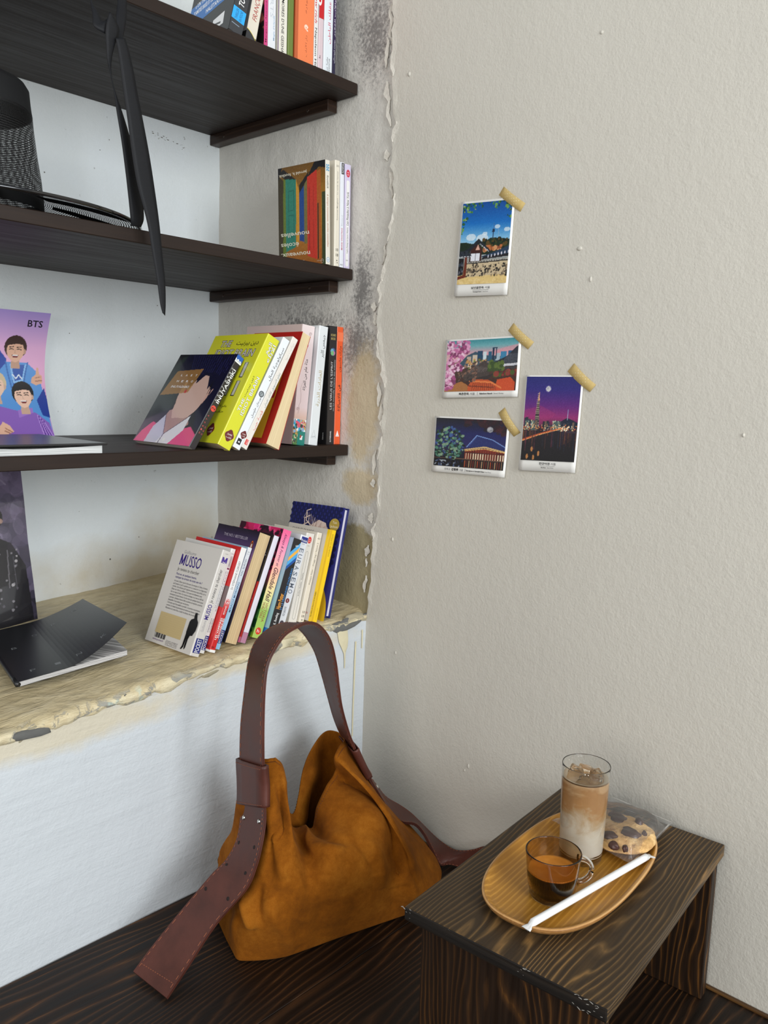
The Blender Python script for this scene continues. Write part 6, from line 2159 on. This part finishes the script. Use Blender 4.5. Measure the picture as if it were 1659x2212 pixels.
def face_(c, x, y, r, skin, hair, wink=True, smile=True, side=1):
    asp = c.w / c.h
    ry = r * asp
    sh = tuple(int(v * .86) for v in skin)
    c.ell(x, y + ry * .35, r * 1.20, ry * 1.25, hair)
    c.ell(x + side * r * .98, y - ry * .05, r * .18, ry * .26, sh)
    c.poly([(x - r * .38, y - ry * .7), (x + r * .42, y - ry * .7), (x + r * .55, y - ry * 1.9), (x - r * .45, y - ry * 1.9)], sh)
    c.ell(x, y, r * .92, ry * 1.12, skin)
    c.ell(x, y - ry * .55, r * .66, ry * .66, skin)
    c.poly([(x - r * 1.02, y + ry * .3), (x - r * .8, y + ry * 1.2), (x, y + ry * 1.62), (x + r * .9, y + ry * 1.25), (x + r * 1.05, y + ry * .1), (x + r * .80, y + ry * .62), (x + r * .2, y + ry * .74), (x - r * .5, y + ry * .60), (x - r * .84, y + ry * .52)], hair)
    for s in (-.42, .38):
        c.line([(x + r * (s - .22), y + ry * .12), (x + r * s, y + ry * .20), (x + r * (s + .22), y + ry * .11)], r * .09, (50, 34, 30))
        c.line([(x + r * (s - .24), y + ry * .36), (x + r * (s + .20), y + ry * .40)], r * .10, tuple(int(v * .8) for v in hair))
    c.line([(x - r * .02, y + ry * .1), (x - r * .08, y - ry * .24), (x + r * .08, y - ry * .26)], r * .06, sh)
    if smile:
        c.poly([(x - r * .40, y - ry * .46), (x + r * .38, y - ry * .42), (x + r * .22, y - ry * .74), (x - r * .20, y - ry * .76)], (120, 40, 44))
        c.poly([(x - r * .36, y - ry * .47), (x + r * .34, y - ry * .44), (x + r * .24, y - ry * .55), (x - r * .26, y - ry * .57)], (240, 236, 232))
    else:
        c.line([(x - r * .2, y - ry * .55), (x + r * .2, y - ry * .55)], r * .12, (170, 90, 90))


# poster on the lowest shelf: pastel group illustration (only its right part is in the frame)
c = Canvas(330, 222, (190, 160, 220))
c.vgrad([(0, (172, 140, 204)), (.45, (232, 172, 204)), (.72, (226, 176, 212)), (1, (172, 150, 214))])
X0 = .730           # left edge of the frame falls about here
xs = lambda u: X0 + (1 - X0) * u
c.poly([(xs(-.35), .30), (xs(-.3), .60), (xs(.05), .70), (xs(.22), .62), (xs(.1), .3)], (40, 70, 160))
c.poly([(xs(-.1), .10), (xs(.02), .50), (xs(.22), .60), (xs(.62), .60), (xs(.86), .52), (xs(.98), .28), (xs(.98), .05)], (90, 150, 214))
c.poly([(xs(.30), .58), (xs(.58), .58), (xs(.50), .36), (xs(.34), .40)], (50, 90, 170)); c.line([(xs(.30), .58), (xs(.36), .44), (xs(.54), .46), (xs(.60), .58)], .010, (140, 190, 236)); c.line([(xs(.20), .60), (xs(.30), .40)], .008, (60, 110, 180)); c.line([(xs(.64), .60), (xs(.52), .38)], .008, (60, 110, 180))
c.line([(xs(.34), .50), (xs(.40), .47), (xs(.46), .50), (xs(.52), .47)], .006, (226, 236, 244))
face_(c, xs(.385), .690, .050, (226, 178, 150), (62, 42, 36))
c.poly([(xs(.70), .44), (xs(.80), .42), (xs(.93), .44), (xs(.93), .50), (xs(.88), .51), (xs(.86), .56), (xs(.82), .565), (xs(.81), .51), (xs(.72), .48)], (222, 172, 144)); c.line([(xs(.80), .455), (xs(.92), .46)], .006, (170, 120, 100)); c.line([(xs(.80), .48), (xs(.90), .49)], .005, (170, 120, 100))
c.poly([(xs(.78), .30), (xs(.96), .40), (xs(1.0), .30), (xs(1.0), .16), (xs(.85), .18)], (40, 64, 150))
c.poly([(xs(-.2), 0), (xs(-.1), .18), (xs(.02), .25), (xs(.30), .22), (xs(.72), .20), (xs(.95), .12), (xs(1), 0)], (140, 100, 184))
for k in range(7): c.line([(xs(.74 + .02 * k), .18 - .01 * k), (xs(.80 + .03 * k), .0)], .007, (96, 56, 150) if k % 2 else (180, 140, 216))
c.poly([(xs(.36), .16), (xs(.66), .20), (xs(.66), .24), (xs(.36), .22)], (160, 120, 200))
face_(c, xs(-.02), .405, .050, (234, 196, 172), (206, 186, 150), smile=False)
face_(c, xs(.51), .330, .050, (238, 196, 172), (24, 22, 26))
c.poly([(xs(-.2), .03), (xs(.02), .13), (xs(.14), .10), (xs(.20), .055), (xs(.10), .04), (xs(-.05), .0)], (228, 182, 156)); c.line([(xs(.04), .08), (xs(.16), .05)], .006, (170, 120, 100)); c.line([(xs(.02), .06), (xs(.12), .04)], .006, (170, 120, 100))
PW, PH = 0.335, 0.2255


def f_p1(u, v, e):
    s = v / PH
    y = 0.478 - 0.034 * abs(2 * s - 1) ** 1.8 - 0.012 * (1 - s) - e
    x = -0.3965 - (PW - u) + 0.0035 * s
    return Vector((x, y, 0.7128 + v))


poster('pastel illustrated group poster, curling, propped behind the black notebook on the lowest shelf', f_p1, PW, PH, c, PHOTO,
       [(('BTS', .885, .885, .965, .050, (26, 24, 34)), dict(bold=.03))])

# glossy dark poster on the sill
c = Canvas(210, 280, (70, 66, 84))
c.vgrad([(0, (30, 28, 36)), (.3, (54, 50, 64)), (.6, (84, 78, 96)), (1, (110, 98, 124))])
c.dabs(170, 0, 1, .45, 1, .10, [(120, 106, 134), (84, 78, 98), (150, 138, 164), (64, 60, 76)], .35, .6)
c.line([(.70, 1), (.86, .86)], .012, (150, 140, 160), .6)
c.dabs(60, .3, 1, 0, .35, .08, [(70, 64, 84), (110, 100, 124), (40, 38, 50)], .5, .7)
c.poly([(.46, 0), (.50, .34), (.60, .48), (.72, .56), (.86, .50), (.95, .36), (.97, 0)], (28, 27, 33)); c.poly([(.65, .55), (.71, .50), (.78, .55), (.71, .38)], (44, 42, 50))
c.dabs(34, .62, .92, .10, .5, .010, [(150, 146, 150), (84, 80, 88), (206, 200, 200)], .8)
c.line([(.82, .46), (.80, .24)], .010, (130, 126, 130), .7); c.line([(.86, .42), (.86, .22)], .008, (100, 96, 104), .7)
face_(c, .715, .645, .080, (204, 166, 150), (30, 26, 30), smile=False)
face_(c, .60, .90, .080, (190, 150, 140), (30, 26, 30), smile=False)
c.poly([(.3, .2), (.38, .62), (.55, .74), (.62, .6), (.5, .3)], (24, 23, 28))
P2W, P2H = 0.225, 0.300
cvp = [(0.0, 0.3905, 0.0), (0.25, 0.405, 0), (.5, 0.423, 0), (.75, .434, 0), (1.0, .448, 0)]


def f_p2(u, v, e):
    s = v / P2H
    y = float(np.interp(s, [q[0] for q in cvp], [q[1] for q in cvp])) - 0.010 * math.sin(math.pi * u / P2W) * (1 - .5 * s) - e + 0.006 * (1 - u / P2W)
    return Vector((-0.4565 - (P2W - u), y, 0.3795 + v * .96 + 0.003 * (u / P2W)))


poster('glossy dark smoky group poster leaning in the niche on the sill', f_p2, P2W, P2H, c, GLOSS)

# ------------------------------------------------------------------ notebooks
M_BLACKCOV = plain('black_cover', (26, 26, 28), 0.33, coat=0.3, coatr=0.2)
nb = thing('notebook', 'black hardback notebook lying flat at the left of the lowest shelf', 'notebook', (-0.492, 0.067, 0.7095), rot=(0, 0, R_(-1.5)))
link('bottom_cover', box_mesh(-0.262, 0, 0, 0, 0.235, 0.0032, 0.0011, 2), nb, M_BLACKCOV)
V, F = [], []
n = 30
for i in range(n):
    s = i / (n - 1)
    x = -0.258 + 0.2515 * s
    z0 = 0.0035 + 0.0004 * math.sin(s * 9)
    z1 = 0.0135 + 0.0016 * math.sin(s * 6.2 + 1) 
    for y in (0.004, 0.231):
        V += [(x, y, z0), (x, y, z1)]
for i in range(n - 1):
    a, b2 = i * 4, (i + 1) * 4
    F += [(a, b2, b2 + 1, a + 1), (a + 2, a + 3, b2 + 3, b2 + 2), (a + 1, b2 + 1, b2 + 3, a + 3), (a, a + 2, b2 + 2, b2)]
F += [(0, 1, 3, 2), tuple((n - 1) * 4 + k for k in (0, 2, 3, 1))]
t = NT('notebook_leaves')
s_ = t.noise(t.coord((10, 4, 2400)), 1.0, 3, .5)
t.set(color=t.ramp(s_, [(.35, lin((120, 122, 120))), (.5, lin((206, 208, 206))), (.65, lin((240, 240, 238)))]), rough=.7)
link('leaves', mesh_from(V, F), nb, t.m)
me = box_mesh(-0.262, 0, 0.0155, 0, 0.235, 0.0187, 0.0011, 2)
link('top_cover', me, nb, M_BLACKCOV)
link('spine', box_mesh(-0.2655, 0, 0, -0.2605, 0.235, 0.0187, 0.0015, 2), nb, M_BLACKCOV)

# magazine with a curling black cover on the sill
A = at(40, 1495, 2, .3705); B = at(275, 1440, 2, .3705); Cc = at(180, 1362, 2, .3705)
ex = (B - A); MW = ex.length; ex.normalize()
ey = (Cc - B); MD = ey.length; ey.normalize()
ez = Vector((0, 0, 1))
zb = sill_z(-.52, .2) + .001
mag = thing('magazine', 'black covered booklet with spaced grey capitals, its corner curling up on the sill', 'magazine', (A.x, A.y, zb))


def mpt(a, b2, z):
    q = ex * (a * MW) + ey * (b2 * MD)
    return Vector((q.x, q.y, z + .066 * q.x + .04 * q.y))


def slab(z0f, z1f, a0=0.0, a1=1.0, n=26):
    V, F = [], []
    for i in range(n):
        for j in range(n):
            a, b2 = a0 + (a1 - a0) * i / (n - 1), j / (n - 1)
            V.append(mpt(a, b2, z0f(a, b2)))
    o = len(V)
    for i in range(n):
        for j in range(n):
            a, b2 = a0 + (a1 - a0) * i / (n - 1), j / (n - 1)
            V.append(mpt(a, b2, z1f(a, b2)))
    for f in grid_faces(n, n):
        F.append(f[::-1]); F.append(tuple(o + k for k in f))
    bd = [i * n for i in range(n)] + [(n - 1) * n + j for j in range(1, n)] + [i * n + n - 1 for i in range(n - 2, -1, -1)] + [j for j in range(n - 2, 0, -1)]
    for k in range(len(bd)):
        q, r = bd[k], bd[(k + 1) % len(bd)]
        F.append((q, r, o + r, o + q))
    return mesh_from(V, F)


curl = lambda a, b2: 0.034 * max(0, a - .42) ** 1.7 * (1.35 - .75 * b2) / (.58 ** 1.7)
t = NT('booklet_leaves')
s_ = t.noise(t.coord((3, 3, 2200)), 1.0, 3, .5)
t.set(color=t.ramp(s_, [(.35, lin((110, 108, 108))), (.5, lin((190, 188, 186))), (.65, lin((224, 222, 220)))]), rough=.6)
link('leaves', slab(lambda a, b2: .0006, lambda a, b2: .0072 + .10 * .034 * max(0, a - .5)), mag, t.m)
link('back_cover', slab(lambda a, b2: 0.0, lambda a, b2: .0005), mag, M_BLACKCOV)
fc = lambda a, b2: .0076 + curl(a, b2)
link('front_cover', slab(lambda a, b2: fc(a, b2), lambda a, b2: fc(a, b2) + .0005), mag, plain('satin_black_cover', (30, 32, 34), .30, coat=.35, coatr=.25))
link('spine', tube([mpt(-.004, s / 10, .0040) for s in range(11)], .0042, 10, flat=.95), mag, M_BLACKCOV)
pm = Print(lambda u, v, e: mpt(u / MW, v / MD, fc(u / MW, v / MD) + .0005 + e), MW, MD)
for s, a, b2 in (('P', .14, .10), ('I', .36, .095), ('N', .56, .10), ('K', .80, .11), ('B', .12, .55), ('O', .36, .70), ('R', .58, .78), ('N', .82, .84)):
    pm.text(s, a, b2, a + .05, .035, (120, 124, 126), .0)
pm.build('cover_print', mag)

# ------------------------------------------------------------------ black mesh hat and its ribbon
def mesh_fabric():
    t = NT('black_mesh_fabric')
    v = t.coord()
    cy = t.n('ShaderNodeTexCoord')
    mp_ = t.n('ShaderNodeMapping')
    mp_.inputs['Scale'].default_value = (120, 46, 1)
    t.l(cy.outputs['UV'], mp_.inputs['Vector'])
    vo = t.n('ShaderNodeTexVoronoi', voronoi_dimensions='2D')
    vo.inputs['Scale'].default_value = 1.0
    vo.inputs['Randomness'].default_value = 0.12
    t.l(mp_.outputs[0], vo.inputs['Vector'])
    hole = t.val(vo.outputs[0], .30, .36, 1, 0)
    t.set(color=lin4((12, 12, 14)), rough=.6)
    tr = t.n('ShaderNodeBsdfTransparent')
    mx = t.n('ShaderNodeMixShader')
    t.l(hole, mx.inputs[0])
    t.l(t.b.outputs[0], mx.inputs[1])
    t.l(tr.outputs[0], mx.inputs[2])
    t.l(mx.outputs[0], t.out.inputs[0])
    return t.m


M_MESHF = mesh_fabric()
M_BLACKF = plain('black_felt', (13, 14, 16), 0.8)
M_BLACKS = plain('black_shiny_piping', (16, 16, 18), 0.18, coat=0.6, coatr=0.08)
HX, HY = -0.5930, 0.285
hat = thing('hat', 'black mesh sun hat with shiny brim resting on the middle shelf', 'hat', (HX, HY, 1.0395))


def uv_lathe(profile, n=96):
    V, F, UV = [], [], []
    m = len(profile)
    for i in range(n + 1):
        a = 2 * math.pi * i / n
        for r, z in profile: V.append((r * math.cos(a), r * math.sin(a), z))
    me = mesh_from(V, grid_faces(n + 1, m), 'm', True)
    uvl = me.uv_layers.new(name='UVMap')
    for lp in me.loops:
        i, j = lp.vertex_index // m, lp.vertex_index % m
        uvl.data[lp.index].uv = (i / n * 3.0, j / (m - 1))
    return me


link('crown', uv_lathe([(0.1060, 0.046), (0.1030, .08), (0.0985, .11), (0.0940, .150), (0.0925, .172)]), hat, M_MESHF)
link('crown_band', uv_lathe([(0.0925, .168), (0.0905, .185), (0.0890, .204), (0.0840, .212), (0.05, .214), (0, .214)]), hat, M_BLACKF)
link('crown_base', uv_lathe([(0.1065, 0.030), (0.1062, 0.050)]), hat, M_BLACKF)
BR = 0.248
brim_z = lambda r: 0.046 - 0.030 * (max(r - .1, 0) / (BR - .1)) ** 1.25
link('brim', uv_lathe([(r, brim_z(r)) for r in (0.104, .125, .150, .175, .195, .218, BR)]), hat, M_MESHF)
link('brim_rim', lathe([(BR - .004, brim_z(BR) - .002), (BR + .001, brim_z(BR) - .0024), (BR + .0026, brim_z(BR) + .002), (BR - .004, brim_z(BR) + .0036)], 96, close=True), hat, M_BLACKS)
link('inner_band', uv_lathe([(0.1045, 0.002), (0.1052, 0.034)]), hat, M_MESHF)
for a, w2 in ((-.95, .30), (-.40, .20), (-1.6, .16)):
    V = []
    n = 10
    for i in range(n):
        aa = a + w2 * (i / (n - 1) - .5)
        for r in (.118, .15, .18, BR - .004): V.append((r * math.cos(aa), r * math.sin(aa), brim_z(r) - .0016))
    link('brim_patch', mesh_from(V, grid_faces(n, 4), 'm', True), hat, M_BLACKF)


def ribbon_mat():
    t = NT('black_grosgrain')
    v = t.coord((60, 60, 900))
    n = t.noise(v, 1.0, 2)
    return t.set(color=t.mix(n, lin4((9, 10, 13)), lin4((19, 20, 25))), rough=.6, normal=t.bump(n, .25, .0006), spec=.3)


M_RIB = ribbon_mat()
rib = thing('ribbon', 'long black ribbon knotted in front of the top shelf, tails hanging down to the hat', 'ribbon', (0, 0, 0))


def px_ribbon(name, L, Rr, ys):
    a = [aty(u, v, y) for (u, v), y in zip(L, ys)]
    b2 = [aty(u, v, y) for (u, v), y in zip(Rr, ys)]
    n = 70
    A_, B_ = catmull(np.array([list(q) for q in a]), n), catmull(np.array([list(q) for q in b2]), n)
    V = []
    for i in range(n):
        pa, pb = Vector(A_[i]), Vector(B_[i])
        for k in range(5):
            s = k / 4
            q = pa.lerp(pb, s)
            q.y += -.0006 * math.sin(math.pi * s)
            V.append(q)
    me = mesh_from(V, grid_faces(n, 5), 'm', True)
    o = link(name, me, rib, M_RIB)
    sm = o.modifiers.new('thickness', 'SOLIDIFY'); sm.thickness = .0007
    return o


# strands coming over the top shelf's front edge into the knot
px_ribbon('ribbon_strand', [(193, -60), (195, 0), (200, 30), (203, 56), (230, 75)], [(196, -60), (198.5, 0), (211, 25), (222, 45), (234, 38)], [.048, .042, .036, .032, .028])
px_ribbon('ribbon_strand', [(254, -60), (254, 0), (251, 35), (254, 66), (253, 84)], [(276, -60), (274, 0), (273, 40), (268, 72), (266, 84)], [.050, .044, .038, .034, .030])
# knot
V = []
kn = [(244, 44), (232, 60), (229, 78), (236, 92), (250, 86), (257, 66), (252, 48)]
bm = bmesh.new()
bmesh.ops.create_icosphere(bm, subdivisions=3, radius=1)
for vv in bm.verts:
    vv.co *= 1 + .16 * noise.noise(vv.co * 1.6)
kc = aty(251, 72, .029)
for vv in bm.verts: vv.co = Vector((vv.co.x * .0045, vv.co.y * .0025, vv.co.z * .0070)) + kc
link('knot', bm_mesh(bm, 'm', True), rib, M_RIB)
# left tail: twists, then lies down by the brim; right tail: hangs free below the shelf
px_ribbon('ribbon_tail', [(236, 27), (230, 50), (228, 74), (230, 102), (232, 130), (238, 160), (246, 200), (252, 240), (262, 300), (270, 360), (277, 420), (282, 470), (283, 488)],
          [(240, 27), (252, 48), (258, 66), (250, 92), (242, 125), (241, 160), (250, 200), (263, 238), (279, 290), (297, 360), (307, 420), (311, 470), (305, 491)], [.023, .023, .024, .026, .028, .032, .036, .040, .044, .048, .052, .056, .060])
px_ribbon('ribbon_tail', [(250, 82), (256, 115), (262, 160), (268, 205), (276, 260), (285, 330), (297, 400), (318, 480), (330, 550), (340, 610), (346, 655), (351, 676)],
          [(270, 82), (279, 110), (290, 160), (298, 205), (309, 260), (322, 330), (333, 400), (344, 480), (351, 550), (357, 610), (358, 655), (357, 682)], [.022, .022, .022, .023, .024, .025, .026, .026, .024, .022, .020, .020])
